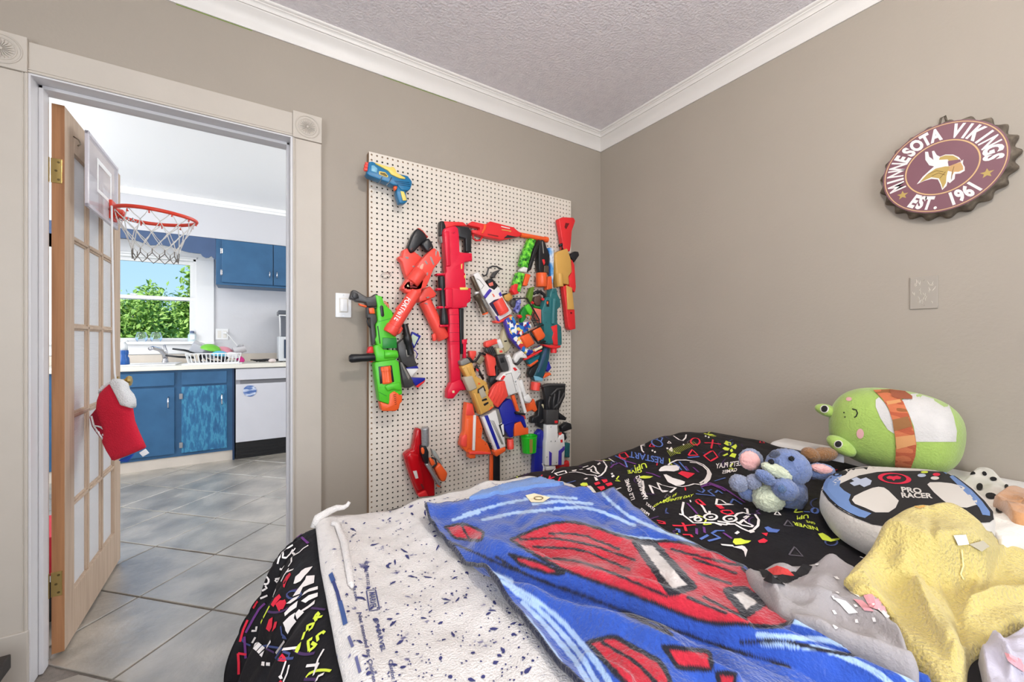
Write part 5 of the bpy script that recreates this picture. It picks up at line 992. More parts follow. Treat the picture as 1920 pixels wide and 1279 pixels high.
g.C('ribbed_grip', SLV, ZG, (582, 95), (588, 405), 66, [(0, .7), (.04, .9)]+[(.06+.09*k+d, r) for k in range(10) for d, r in ((0, 1), (.05, 1), (.06, .9), (.085, .9))]+[(1, .85)], lift=-.02); g.P('black_frame', BLK, ZG, [(530, 410), (600, 400), (645, 500), (645, 690), (590, 695), (540, 560)], .04); g.P('orange_oval', ORG, ZG, [(525, 440), (555, 425), (580, 470), (575, 530), (545, 545), (525, 500)], .012, .004, .004)
g.P('orange_plate', ORG, ZG, [(648, 615), (700, 600), (752, 670), (740, 710), (700, 740)], .03, .003, .006); g.T('black_curve', BLK, ZG, [(690, 590), (750, 620), (770, 700), (700, 760)], 16, .002); g.P('orange_body', ORG, ZG, [(745, 765), (830, 680), (965, 855), (925, 990), (860, 1000)], .045, .0, .012)
g.P('silver_rail', SLV, ZG, [(590, 705), (642, 690), (862, 1055), (818, 1068)], .03, .006, .006); g.P('clear_top', plas('clear grey', (186, 190, 186), .15, trans=.4), ZG, [(695, 455), (760, 490), (880, 700), (860, 720), (720, 560)], .03, -.01, .006); g.P('orange_foot', ORG, ZG, [(780, 1055), (830, 1040), (850, 1065), (810, 1085)], .02, .0, .004)
# green cup in a ring
cupc = onY(960+213/6.731, 710+720/6.731, YP-.055); k_ = (cupc-CC).dot(CF)/FPX/6.731
g = Gun('bright green plastic cup hung between the blasters', .055, (992, 830), 'cup', 'plastic_cup')
b_ = onY(960+218/6.731, 710+925/6.731, YP-.055)
obj('body', lt(cupc, b_, [(0, 105*k_), (.04, 108*k_), (.08, 104*k_), (1, 88*k_), (1, 70*k_), (.1, 98*k_)], seg=28, cap=False), plas('cup green', (40, 190, 40), .25), g.t, True, 50)
obj('bottom', lt(b_, b_+Vector((0, 0, .004)), [(0, 88*k_), (1, 88*k_)], seg=28), plas('cup green', (40, 190, 40), .25), g.t, True, 50)
for a0 in (.28,):
    V = [];  n_ = 8
    for t in (0.1, .95):
        for q in range(n_):
            an = -math.pi/2-.55+.4*q/(n_-1); rr = (104+(88-104)*t)*k_+.0012; V.append(cupc+(b_-cupc)*t+Vector((math.cos(an)*rr, math.sin(an)*rr, 0)))
    pyobj('tan_stripe', V, [(q, q+1, n_+q+1, n_+q) for q in range(n_-1)], plas('olive tan', (150, 130, 60)), g.t)
# orange and black sword hanging lowest
g = Gun('black and orange toy sword hanging lowest behind the bed edge', .04, (930, 880), 'toy sword', 'toy_sword')
g.P('blade', BLK, ZM_, [(570, 840), (660, 830), (662, 1300), (570, 1300)], .02, bev=.003); g.P('orange_edge', ORG, ZM_, [(530, 845), (566, 850), (562, 1300), (520, 1300)], .018, -.001, .003)
# empty wire hook
hk = thing('wire_hook', 'empty bent wire hook on the upper left of the pegboard', 'hook', onY(722, 517, YP-.01))
obj('wire', tb([onY(700+x/9.6, 410+y/9.6, YP-.012) for x, y in ((320, 975), (180, 968), (135, 1020), (170, 1070), (270, 1072), (318, 1020), (270, 972))], .0016, 6), m_wire, hk, True)
# ================================================================== round sign on the right wall
sc_ = Vector((XB, .366, 1.766)); SR = .152
sg = thing('round_wall_sign', 'round purple bottle cap team sign on the beige wall', 'sign', (XB, sc_.y, sc_.z-.18))
def sp_(u, v, lift): return Vector((XB-lift, sc_.y-u, sc_.z+v))          # u to the right as seen from the room
m_rust = ramp_mat('weathered metal', [(.3, (78, 68, 58)), (.55, (112, 100, 86)), (.75, (134, 122, 106))], 40, rough=.6, bump=.4)
bm = bmesh.new(); NC = 21; seg = NC*8; rings = []
for (rad, wob, lift) in ((SR*.985, 0, .048), (SR*1.0, 0, .048), (SR*1.02, .002, .040), (SR*1.06, .006, .020), (SR*1.09, .0075, .006), (SR*1.07, .007, .001)):
    rings.append([bm.verts.new(sp_((rad+wob*math.cos(NC*a))*math.cos(a), (rad+wob*math.cos(NC*a))*math.sin(a), lift+.004*math.cos(NC*a)*(wob > 0))) for a in np.linspace(0, 2*math.pi, seg+1)[:-1]])
for A, B in zip(rings, rings[1:]):
    for k in range(seg): bm.faces.new((A[k], A[(k+1) % seg], B[(k+1) % seg], B[k]))
obj('crimped_rim', bm, m_rust, sg, True, 60)
def disc(r, lift, th): return lt(sp_(0, 0, lift-th), sp_(0, 0, lift), [(0, r), (1, r)], seg=72)
m_pur = mat('faded plum print', (116, 74, 84), .5, var=.06, vscale=14); m_gold = mat('pale gold print', (206, 168, 118), .5); m_gold2 = mat('dull gold print', (176, 148, 80), .5); m_wp = mat('white print sign', (226, 220, 216), .5)
obj('face', disc(SR, .050, .01), m_pur, sg, True, 40)
def ringp(r0, r1, lift):
    V, Fs, n = [], [], 72
    for k in range(n): a = 2*math.pi*k/n; V += [sp_(r0*math.cos(a), r0*math.sin(a), lift), sp_(r1*math.cos(a), r1*math.sin(a), lift)]
    for k in range(n): q = (k+1) % n; Fs.append((2*k, 2*k+1, 2*q+1, 2*q))
    return V, Fs
V, Fs = ringp(SR*.955, SR*.972, .0505); pyobj('gold_ring', V, Fs, m_gold, sg); V, Fs = ringp(SR*.575, SR*.60, .0505); pyobj('gold_ring', V, Fs, m_gold, sg)
def arc_text(s, a0, a1, r, size, inside, m, name):
    """letters set one by one round the circle; inside: tops point to the centre"""
    n = len(s)
    for i, ch in enumerate(s):
        if ch == ' ': continue
        a = a0+(a1-a0)*i/(n-1); V, Fs = text_mesh(ch, .025 if ch in 'MN' else .05); ys = [v[1] for v in V]; xs = [v[0] for v in V]
        yc = .35 if ch != '.' else .35; cx = (min(xs)+max(xs))/2; rad = Vector((math.cos(a), math.sin(a))); tan = Vector((math.sin(a), -math.cos(a)))
        if inside: rad, tan = -rad, -tan
        base = min(ys) if ch != '.' else 0
        out = []
        for x, y in V:
            h = ((y-min(ys))/max(1e-6, max(ys)-min(ys))-.5) if ch != '.' else (-.5+.22*(y-min(ys))/max(1e-6, max(ys)-min(ys)))
            q = Vector((r*math.cos(a), r*math.sin(a)))+tan*((x-cx)*size*.92)+rad*(h*size*1.15); out.append(sp_(q.x, q.y, .0508))
        pyobj(name, out, Fs, m, sg)
D_ = math.radians
arc_text('MINNESOTA VIKINGS', D_(196), D_(-4), SR*.775, .040, False, m_wp, 'letter')
arc_text('EST. 1961', D_(236), D_(311), SR*.775, .040, True, m_wp, 'letter')
for a in (D_(214), D_(332)):
    V = [];
    for k in range(10):
        q = SR*(.105 if k % 2 == 0 else .045); b = math.pi/2+k*math.pi/5; V.append(sp_(SR*.775*math.cos(a)+q*math.cos(b), SR*.775*math.sin(a)+q*math.sin(b), .0508))
    pyobj('star', V, [tuple(range(10))], m_gold2, sg)
ZSg = (1600, 180, 4.919)
def emb(pts, lift, m, name):
    P = [onX(ZSg[0]+x/ZSg[2], ZSg[1]+y/ZSg[2], XB-.050) for x, y in pts]
    pyobj(name, [Vector((XB-.050-lift, p.y, p.z)) for p in P], [tuple(range(len(P)))], m, sg)
em = obj
emb([(585, 815), (640, 745), (700, 690), (745, 650), (700, 640), (665, 590), (662, 515), (690, 515), (700, 560), (740, 590), (725, 510), (745, 505), (770, 545), (800, 560), (850, 540), (920, 540), (975, 565), (1000, 600), (1015, 585), (1010, 625), (1028, 655), (1028, 690), (985, 715), (940, 720), (935, 765), (890, 805), (870, 790), (860, 830), (820, 868), (805, 820), (780, 770), (720, 765), (650, 785)], .0006, m_wp, 'emblem_outline')
emb([(800, 565), (850, 548), (920, 550), (965, 575), (980, 605), (900, 620), (870, 585), (790, 590)], .0010, m_gold2, 'emblem_helmet')
emb([(870, 600), (985, 585), (995, 605), (880, 650)], .0012, m_pur, 'emblem_band')
emb([(610, 800), (680, 725), (760, 670), (850, 650), (890, 650), (870, 700), (860, 740), (855, 800), (825, 855), (812, 810), (790, 760), (720, 750)], .0010, m_gold2, 'emblem_hair')
emb([(895, 640), (990, 610), (1012, 650), (1015, 680), (970, 700), (930, 700), (900, 760), (910, 700), (870, 690)], .0010, mat('tan print', (188, 148, 96), .5), 'emblem_face')
emb([(672, 540), (690, 590), (730, 620), (800, 600), (850, 588), (876, 605), (850, 645), (780, 650), (700, 630), (672, 590)], .0013, m_wp, 'emblem_horn'); emb([(735, 520), (752, 560), (785, 575), (770, 592), (745, 575)], .0013, m_wp, 'emblem_horn')
for L in ([(690, 720), (770, 690), (830, 700)], [(720, 740), (790, 710), (845, 730)], [(800, 760), (850, 700)], [(930, 650), (915, 700), (905, 770)]):
    obj('emblem_line', tb([Vector((XB-.0514, p.y, p.z)) for p in [onX(ZSg[0]+x/ZSg[2], ZSg[1]+y/ZSg[2], XB-.050) for x, y in L]], .0007, 4), mat('brown print', (110, 84, 46), .5), sg)
obj('hanger', tb([sp_(-.012, SR*1.10, .004), sp_(-.008, SR*1.24, .006), sp_(.002, SR*1.26, .006), sp_(.006, SR*1.12, .004)], .003, 6), m_rust, sg, True)
# ================================================================== bed
def bvh_of(objs):
    V, Fs = [], []
    for o in objs:
        k = len(V); V += [v.co.copy() for v in o.data.vertices]; Fs += [tuple(i+k for i in p.vertices) for p in o.data.polygons]
    return BVHTree.FromPolygons(V, Fs)
def hit(b, x, y, eps=0):
    l, n, i, d = b.ray_cast(CC, ray(x, y).normalized(), 12)
    if l is None: return None, None
    if n.dot(ray(x, y)) > 0: n = -n
    return l+n*eps, n
def drop(b, x, y):
    l, n, i, d = b.ray_cast(Vector((x, y, 2)), Vector((0, 0, -1)), 3); return l
def line_print(b, L, width, m, name, parent, eps=.0018, step=3, close=False):
    """printed line: polylines laid on the cloth, joined into one print of one colour"""
    V, Fs = [], []
    for P in L:
        P = list(P)
        if close: P = P+P[:1]
        pts = []
        for (x0, y0), (x1, y1) in zip(P, P[1:]):
            n = max(1, int(math.hypot(x1-x0, y1-y0)/step))
            pts += [(x0+(x1-x0)*k/n, y0+(y1-y0)*k/n) for k in range(n)]
        pts.append(P[-1]); H = [hit(b, x, y, eps) for x, y in pts]; prev = None
        for i, (l, nn) in enumerate(H):
            if l is None: prev = None; continue
            a = H[max(i-1, 0)][0] or l; c = H[min(i+1, len(H)-1)][0] or l; t = c-a
            if t.length < 1e-7 or t.length > .09: prev = None; continue
            s = t.cross(nn).normalized()*width/2; V += [l+s, l-s]; k = len(V)-2
            if prev is not None: Fs.append((prev, prev+1, k+1, k))
            prev = k
    if Fs:
        o = pyobj(name, V, Fs, m, parent)
        if len(L) > 1: o['kind'] = 'stuff'
        return o
def fill_print(b, polys, m, name, parent, eps=.0016, maxlen=9):
    bm = bmesh.new()
    for P in polys:
        vs = [bm.verts.new((x, y, 0)) for x, y in P]
        try: bm.faces.new(vs)
        except Exception: pass
    bmesh.ops.triangulate(bm, faces=bm.faces)
    for _ in range(5):
        es = [e for e in bm.edges if e.calc_length() > maxlen]
        if not es: break
        bmesh.ops.subdivide_edges(bm, edges=es, cuts=1); bmesh.ops.triangulate(bm, faces=bm.faces)
    bad = []
    for v in bm.verts:
        l, n = hit(b, v.co.x, v.co.y, eps)
        if l is None: bad.append(v)
        else: v.co = l
    bmesh.ops.delete(bm, geom=bad, context='VERTS')
    bmesh.ops.delete(bm, geom=[f for f in bm.faces if max(e.calc_length() for e in f.edges) > .12], context='FACES')
    o = obj(name, bm, m, parent)
    if len(polys) > 1: o['kind'] = 'stuff'
    return o
def text_print(b, items, m, name, parent, eps=.002, bold=.02):
    """items: (string, centre px, reading direction px vector per unit, up px vector per unit)"""
    V, Fs = [], []
    for s, c, u, up in items:
        T, F_ = text_mesh(s, bold); k = len(V); xs = [t[0] for t in T]; ys = [t[1] for t in T]; xc, yc = (min(xs)+max(xs))/2, (min(ys)+max(ys))/2; ok = True; loc = []
        for x, y in T:
            px_, py_ = c[0]+(x-xc)*u[0]+(y-yc)*up[0], c[1]+(x-xc)*u[1]+(y-yc)*up[1]; l, n = hit(b, px_, py_, eps)
            loc.append(l)
        base = len(V); idx = {}
        for i, l in enumerate(loc):
            if l is not None: idx[i] = len(V); V.append(l)
        for f in F_:
            if all(i in idx for i in f) and max((V[idx[f[i]]]-V[idx[f[i-1]]]).length for i in range(len(f))) < .08: Fs.append(tuple(idx[i] for i in f))
    if Fs:
        o = pyobj(name, V, Fs, m, parent); o['kind'] = 'stuff'; return o
def grid_mesh(name, P, m, parent, cols=None, thick=0, closed_u=False):
    """P: (nu, nv, 3) array -> smooth surface; optional colours per vertex; thick: hem turned down"""
    nu, nv, _ = P.shape; V = P.reshape(-1, 3); Fs = [(i*nv+j, (i+1)*nv+j, (i+1)*nv+j+1, i*nv+j+1) for i in range(nu-1) for j in range(nv-1)]
    V = [tuple(v) for v in V]; C_ = None if cols is None else [tuple(c) for c in cols.reshape(-1, 3)]
    if thick:
        ring = [(i, 0) for i in range(nu)]+[(nu-1, j) for j in range(1, nv)]+[(i, nv-1) for i in range(nu-2, -1, -1)]+[(0, j) for j in range(nv-2, 0, -1)]
        k = len(V)
        for i, j in ring:
            p = P[i, j]; V.append((p[0], p[1], p[2]-thick))
            if C_ is not None: C_.append(C_[i*nv+j])
        n = len(ring)
        for q in range(n):
            a, b = ring[q], ring[(q+1) % n]; Fs.append((a[0]*nv+a[1], k+q, k+(q+1) % n, b[0]*nv+b[1]))
    me = bpy.data.meshes.new(name); me.from_pydata(V, [], Fs); me.update()
    if C_ is not None:
        at = me.color_attributes.new('Col', 'FLOAT_COLOR', 'POINT'); arr = np.ones((len(V), 4), np.float32); arr[:, :3] = np.array(C_); at.data.foreach_set('color', arr.ravel())
    me.polygons.foreach_set('use_smooth', [True]*len(me.polygons))
    return link_mesh(name, me, m, parent)
BX0, BX1, BY0, BY1 = .05, 2.03, -.26, 1.20
bed = thing('bed', 'double bed with a white mattress in the corner by the wall', 'bed', (1.0, .5, 0))
m_sheet = mat('white cotton sheet', (226, 222, 218), .9, bump=.2, bscale=60)
obj('mattress', bx(BX0+.02, BX1, BY0, BY1-.02, .34, .625, .05, 4), m_sheet, bed, True); obj('box_spring', bx(BX0+.03, BX1, BY0, BY1-.03, .14, .335, .02, 3), mat('grey ticking', (120, 116, 112), .9), bed)
for x in (BX0+.1, BX1-.1):
    for y in (BY0+.1, BY1-.1): obj('leg', bx(x-.03, x+.03, y-.03, y+.03, 0, .14), m_dk, bed)
obj('head_sheet', bx(1.90, 2.046, .10, .88, .60, .728, .03, 4), m_sheet, bed, True)
# ------------------------------------------------------------------ duvet
TX0, TY1, RD, ZT = .165, 1.10, .135, .70
def duvet_xyz(a, b):
    dx = np.maximum(TX0-a, 0); dy = np.maximum(b-TY1, 0); d = np.sqrt(dx*dx+dy*dy)+1e-9; nx, ny = -dx/d, dy/d
    arc = RD*math.pi/2; th = np.minimum(d, arc)/RD; out = RD*np.sin(th); z = ZT-RD*(1-np.cos(th)); ex = np.maximum(d-arc, 0)
    per = np.where(dx > dy, b*1.0, -a*1.0)+np.arctan2(dy, dx+1e-9)*.35
    w_ = np.clip(d/.25, 0, 1)
    fold = np.sin(per*34+1.2*np.sin(per*9)+ex*5)*.020+np.sin(per*71+2-ex*4)*.008
    bulge = .035*np.sin(np.clip(ex/.28, 0, 1)*math.pi)
    out = out+w_*(fold*(1.0+ex*1.5)+bulge+ex*.10); z = z-ex*.97
    x = np.where(d > 1e-6, np.maximum(a, TX0)+nx*out, a); y = np.where(d > 1e-6, np.minimum(b, TY1)+ny*out, b)
    top = 1-np.clip(d/.10, 0, 1)
    h = .010*smooth_noise(a*1.6, b*1.6, 3)+.005*smooth_noise(a*4, b*4, 5)+.0025*smooth_noise(a*9, b*11, 8)
    h = h+.052*np.exp(-((a-1.62)/.34)**2-((b-1.05)/.22)**2)+.02*np.exp(-((a-1.2)/.3)**2-((b-1.0)/.2)**2)+.012*np.exp(-((a-1.0)/.25)**2-((b-.75)/.15)**2)
    h = h-.05*np.clip((a-1.9)/.1, 0, 1)
    z = z+h*(.35+.65*top); z = np.maximum(z, .03)
    return np.stack([x, y, z], -1)
a_, b_2 = np.meshgrid(np.concatenate([np.linspace(-.62, TX0+.1, 96), np.linspace(TX0+.11, 1.985, 180)]), np.concatenate([np.linspace(-.34, TY1-.05, 140), np.linspace(TY1-.04, 1.72, 78)]), indexing='ij')
dv = thing('duvet', 'black duvet printed with bright video game doodles', 'duvet', (1.0, .5, .63))
m_duv = mat('black printed cotton', (20, 18, 22), .62, bump=.25, bscale=40, var=.15, vscale=20, spec=.3)
duv = grid_mesh('cover', duvet_xyz(a_, b_2), m_duv, dv)
BD = bvh_of([duv])
PW, PR, PY, PB, PV_ = mat('white ink', (232, 224, 220), .8), mat('red ink', (214, 34, 58), .8), mat('lime ink', (206, 220, 66), .8), mat('blue ink', (84, 110, 178), .8), mat('violet ink', (104, 50, 122), .8)
def zz(Z, P): return [(Z[0]+x/Z[2], Z[1]+y/Z[2]) for x, y in P]
Z1, Z2, Z3, Z4, Z5, Z6, Z7 = (1130, 800, 9.6), (1260, 800, 9.6), (1000, 840, 9.6), (1180, 900, 7.385), (430, 990, 8.348), (430, 1126, 8.348), (1350, 820, 7.104)
def circ(c, r, n=22, r2=None, rot=0): 
    r2 = r2 or r; return [(c[0]+r*math.cos(a)*math.cos(rot)-r2*math.sin(a)*math.sin(rot), c[1]+r*math.cos(a)*math.sin(rot)+r2*math.sin(a)*math.cos(rot)) for a in np.linspace(0, 2*math.pi, n)]
W = []
W += [zz(Z1, q) for q in ([(560, 325), (610, 345), (690, 345), (760, 325), (790, 260), (830, 210), (1040, 120), (1150, 100), (1220, 130), (1300, 190), (1380, 245), (1440, 260), (1490, 210), (1505, 150), (1500, 95)], [(690, 345), (710, 440), (740, 470)], [(1120, 110), (1135, 155)], [(1180, 700), (1220, 660), (1330, 612), (1500, 608), (1620, 630)], [(1110, 870), (1200, 1010), (1320, 1070), (1430, 1090), (1550, 1070), (1640, 1040), (1740, 1050)], [(840, 1060), (870, 1130), (910, 1215), (850, 1065), (1000, 1130), (1090, 1165), (1170, 1165), (1080, 1190), (1040, 1140), (1010, 1080), (985, 1015), (1060, 1060), (1200, 1095), (1320, 1108), (1210, 1195)], [(720, 980), (740, 1100), (730, 1200), (800, 1277)])]
W += [zz(Z2, q) for q in ([(0, 650), (80, 610), (250, 610), (420, 635), (560, 690), (650, 770), (700, 860), (670, 960), (600, 1020), (500, 1060)], [(320, 650), (440, 660), (560, 720), (640, 800), (650, 880), (600, 960), (500, 1030)])]
W += [zz(Z3, q) for q in ([(1110, 235), (1180, 240), (1260, 245), (1320, 340), (1290, 430), (1220, 500), (1150, 530), (1120, 500), (960, 490), (880, 460), (760, 440), (640, 450)], [(1240, 230), (1310, 240)], [(960, 390), (1040, 360), (1080, 325), (1120, 370), (1130, 420), (1190, 480), (1120, 460), (1040, 430), (1045, 395), (960, 390)], [(380, 460), (440, 505), (600, 460), (570, 415), (400, 465)], [(890, 360), (990, 330)], [(830, 400), (890, 392)], [(920, 575), (970, 550)], [(640, 725), (720, 725), (800, 740), (860, 725)], [(1480, 760), (1580, 725)], [(1510, 890), (1600, 895)], [(1520, 970), (1690, 965)])]
W += [zz(Z4, q) for q in ([(750, 315), (730, 420), (740, 490), (820, 550), (890, 605), (1080, 600), (1170, 600), (1280, 640)], [(990, 345), (1030, 400), (1060, 460), (1110, 480)], [(1110, 440), (1110, 490)], [(1450, 520), (1500, 475), (1570, 460), (1680, 490)], [(1640, 470), (1630, 410), (1590, 400)], [(1740, 485), (1790, 560), (1780, 640), (1720, 700), (1650, 720), (1560, 680), (1460, 620), (1360, 620)], [(1480, 590), (1530, 600), (1580, 560), (1620, 600), (1710, 640), (1690, 660), (1620, 645), (1560, 635), (1480, 590)], [(1170, 600), (1340, 630), (1380, 605), (1220, 580)], [(1200, 350), (1215, 270), (1280, 290), (1340, 335), (1435, 348), (1210, 350)], [(830, 530), (900, 520), (930, 500), (980, 520)], [(1270, 905), (1440, 920)], [(690, 480), (730, 490)])]
W += [circ((Z4[0]+950/Z4[2], Z4[1]+555/Z4[2]), 6, r2=3.4), circ((Z4[0]+1125/Z4[2], Z4[1]+520/Z4[2]), 12, r2=5.5), circ((Z4[0]+1395/Z4[2], Z4[1]+545/Z4[2]), 12, r2=5.5)]
line_print(BD, W, .0058, PW, 'white_print', dv)
WF = [zz(Z1, q) for q in ([(1010, 795), (1050, 740), (1120, 710), (1240, 705), (1330, 700), (1385, 720), (1370, 790), (1280, 815), (1150, 805), (1030, 812)], [(1100, 880), (1140, 865), (1260, 930), (1400, 970), (1480, 1000), (1470, 1040), (1400, 1065), (1300, 1060), (1170, 1000)], [(875, 430), (905, 420), (915, 445), (890, 458)], [(920, 455), (950, 445), (962, 472), (935, 482)], [(1140, 390), (1175, 380), (1190, 405), (1160, 418)], [(1190, 420), (1235, 370), (1250, 385), (1270, 450), (1230, 460)], [(150, 850), (175, 838), (190, 865), (165, 878)], [(165, 890), (200, 878), (212, 905), (175, 915)], [(1300, 95), (1325, 95), (1330, 115), (1305, 118)], [(1355, 92), (1385, 92), (1385, 108), (1362, 108)])]
WF += [zz(Z2, q) for q in ([(620, 740), (680, 800), (715, 870), (690, 960), (620, 1030), (560, 1050), (640, 970), (675, 880), (650, 800)], [(585, 175), (605, 160), (625, 180), (605, 195)], [(640, 195), (660, 180), (680, 200), (655, 215)], [(190, 325), (210, 315), (225, 338), (200, 345)])]
WF += [zz(Z3, q) for q in ([(690, 410), (780, 395), (770, 420), (700, 430)], [(1150, 300), (1195, 265), (1215, 285), (1170, 315)], [(1090, 520), (1140, 545), (1170, 590), (1120, 600)], [(960, 690), (1030, 690), (1060, 720), (1010, 735), (1160, 850), (1110, 865), (1040, 810), (990, 740)], [(1390, 470), (1420, 455), (1440, 480), (1410, 490)], [(1400, 520), (1450, 490), (1465, 520), (1420, 540)])]
WF += [zz(Z4, q) for q in ([(1455, 745), (1500, 712), (1532, 735), (1490, 762)], [(1640, 715), (1720, 705), (1740, 730), (1680, 745)], [(1090, 518), (1150, 510), (1165, 525), (1110, 535)], [(1360, 545), (1420, 535), (1440, 552), (1380, 560)], [(1570, 525), (1620, 500), (1640, 510), (1590, 535)], [(1430, 935), (1560, 915), (1600, 930), (1640, 980), (1610, 1080), (1590, 1000), (1560, 970)], [(830, 290), (850, 285), (860, 310), (845, 318)])]
fill_print(BD, WF, PW, 'white_print_fill', dv)
# printed words, lying as they do on the bed (most read from the other side)
text_print(BD, [('PRESS', (1209, 961), (-6.2, -4.6), (3.6, -5.6)), ('START', (1219, 951), (-5.6, -4.4), (3.6, -5.6))], PW, 'white_lettering', dv)
text_print(BD, [('WINNING', (1203, 916), (-3.4, -9.8), (11, -5)), ("IT'S GAME", (1181, 919), (-2.8, -8.8), (10, -4))], PW, 'white_lettering', dv)
text_print(BD, [("LET'S PLAY", (1366, 872), (-10, 1.2), (1.0, -13)), ('GAMES', (1368, 884), (-9.0, 1.6), (.8, -9))], PW, 'white_lettering', dv)
text_print(BD, [('RESTART', (1212, 859), (-16.2, -3.2), (-.6, 16))], PB, 'blue_lettering', dv)
text_print(BD, [('UP!', (1201, 876), (-16, 4), (4, 13)), ('GIVE', (1190, 885), (-13, 1), (2, 9)), ('NEVER', (1510, 988), (-15.5, -3.6), (4, 9.5)), ('GIVE', (1520, 981), (-8, -2), (3, 6)), ('UP!', (1505, 971), (-16, 2), (1, 10)), ('GAME IS', (1247, 939), (12, -6.5), (3, -7)), ('INFINITE DAY', (1272, 936), (9, -2.0), (3, -7))], PY, 'lime_lettering', dv)
R = [zz(Z2, q) for q in ([(580, 300), (720, 300), (880, 325)], [(735, 240), (725, 310), (705, 400)], [(700, 450), (740, 445), (820, 555), (690, 630), (575, 530), (700, 450)])]
R += [circ((Z2[0]+418/9.6, Z2[1]+275/9.6), 8.3, r2=6.6)]
R += [zz(Z4, q) for q in ([(600, 640), (740, 645), (920, 630)], [(735, 600), (770, 660), (790, 720)], [(740, 765), (850, 770), (870, 800)], [(920, 290), (960, 275), (1000, 310), (1050, 355), (960, 340), (920, 300)], [(1280, 430), (1400, 430), (1435, 470), (1370, 490), (1290, 465), (1270, 435)], [(380, 570), (480, 590), (490, 620), (400, 600)])]
R += [zz(Z3, q) for q in ([(240, 600), (290, 560), (300, 510)], [(180, 640), (280, 630), (280, 660)], [(290, 570), (380, 530)], [(440, 640), (490, 530)])]
R += [zz(Z1, q) for q in ([(300, 500), (400, 470), (470, 560), (330, 590), (300, 510)], [(290, 540), (420, 600)])]
line_print(BD, R, .0062, PR, 'red_print', dv)
RF = [zz(Z1, q) for q in ([(1355, 850), (1420, 805), (1660, 850), (1610, 890), (1530, 940), (1490, 920), (1490, 890)], [(0, 990), (70, 965), (80, 1000), (10, 1015)], [(60, 1030), (150, 1010), (170, 1060), (90, 1080)])]
RF += [zz(Z3, q) for q in ([(1090, 640), (1180, 610), (1210, 650), (1120, 685)], [(1220, 580), (1320, 570), (1340, 610), (1280, 640)], [(1290, 655), (1400, 625), (1430, 665), (1340, 700)], [(1140, 710), (1270, 690), (1290, 740), (1220, 780)], [(1240, 790), (1320, 755), (1330, 775), (1260, 800)])]
RF += [zz(Z4, q) for q in ([(1190, 360), (1260, 345), (1320, 400), (1260, 410)], [(1780, 850), (1860, 815), (1920, 850), (1880, 880), (1800, 880)], [(1830, 745), (1920, 740), (1900, 790)])]
fill_print(BD, RF, PR, 'red_print_fill', dv)
for k in range(3): line_print(BD, [zz(Z1, [(1540, 520), (1610, 420), (1710, 520), (1540, 525)])], .005, PR, 'red_triangle', dv) if k == 0 else None
Bl = [zz(Z4, q) for q in ([(980, 830), (1090, 770)], [(1320, 712), (1200, 712), (1140, 750), (1260, 810), (1090, 855)], [(640, 690), (690, 690), (690, 740)], [(920, 200), (1020, 210), (1180, 230), (1090, 160), (1140, 140)], [(940, 150), (1010, 185), (1040, 150), (1000, 120)], [(1190, 185), (1225, 150), (1290, 195)], [(1400, 330), (1440, 270), (1560, 345)])]
Bl += [zz(Z3, q) for q in ([(430, 715), (560, 700), (650, 665), (570, 655), (760, 600)],)]
Bl += [zz(Z2, q) for q in ([(30, 660), (100, 700), (170, 790)], [(130, 640), (200, 720), (270, 800)], [(280, 565), (400, 555), (490, 545)], [(770, 990), (860, 960), (960, 930)])]
Bl += [circ((Z1[0]+980/9.6, Z1[1]+305/9.6), 10.5, r2=6, rot=.35), zz(Z1, [(975, 245), (1010, 190), (1080, 210), (1050, 275)]), zz(Z1, [(170, 490), (260, 550), (400, 620), (440, 740)])]
Bl += [circ((Z7[0]+1265/7.104, Z7[1]+985/7.104), 6, r2=5), zz(Z7, [(1120, 1000), (1200, 1005)])]
line_print(BD, Bl, .0055, PB, 'blue_print', dv)
fill_print(BD, [zz(Z7, [(590, 1210), (640, 1195), (700, 1225), (800, 1240), (760, 1279), (640, 1270)])], PB, 'blue_print_fill', dv)
YF = [zz(Z3, q) for q in ([(840, 660), (890, 630), (960, 635), (985, 680), (930, 695), (860, 690)],)]+[zz(Z1, q) for q in ([(650, 910), (740, 890), (910, 905), (850, 935), (760, 945), (680, 935)], [(1810, 130), (1900, 115), (1919, 150), (1850, 150)])]
YF += [zz(Z4, q) for q in ([(1430, 870), (1450, 820), (1540, 815), (1600, 840), (1690, 850), (1650, 880), (1560, 900), (1470, 905)],)]+[zz(Z2, q) for q in ([(560, 130), (720, 140), (800, 180), (740, 190), (660, 160)], [(930, 310), (970, 260), (1060, 290), (1070, 340), (1000, 350)], [(1060, 370), (1150, 320), (1170, 360), (1140, 415)], [(905, 400), (950, 370), (1040, 400), (1010, 440), (950, 430)], [(1040, 430), (1080, 400), (1100, 450), (1060, 470)], [(905, 525), (1000, 480), (1010, 510), (940, 540)], [(1030, 540), (1080, 480), (1160, 500), (1130, 570)])]
YF += [zz((1520, 860, 6.84), q) for q in ([(90, 970), (150, 960), (220, 1000), (270, 1040), (380, 1025), (370, 1050), (260, 1075), (150, 1050)],)]
fill_print(BD, YF, PY, 'lime_print_fill', dv)
GL = [zz(Z1, [(1160+k*26, 440+abs(k-3)*0-k*9), (1230+k*26, 545-k*12)]) for k in range(0, 19)]
line_print(BD, GL, .0022, mat('olive ink', (150, 156, 60), .8), 'olive_hatching', dv)
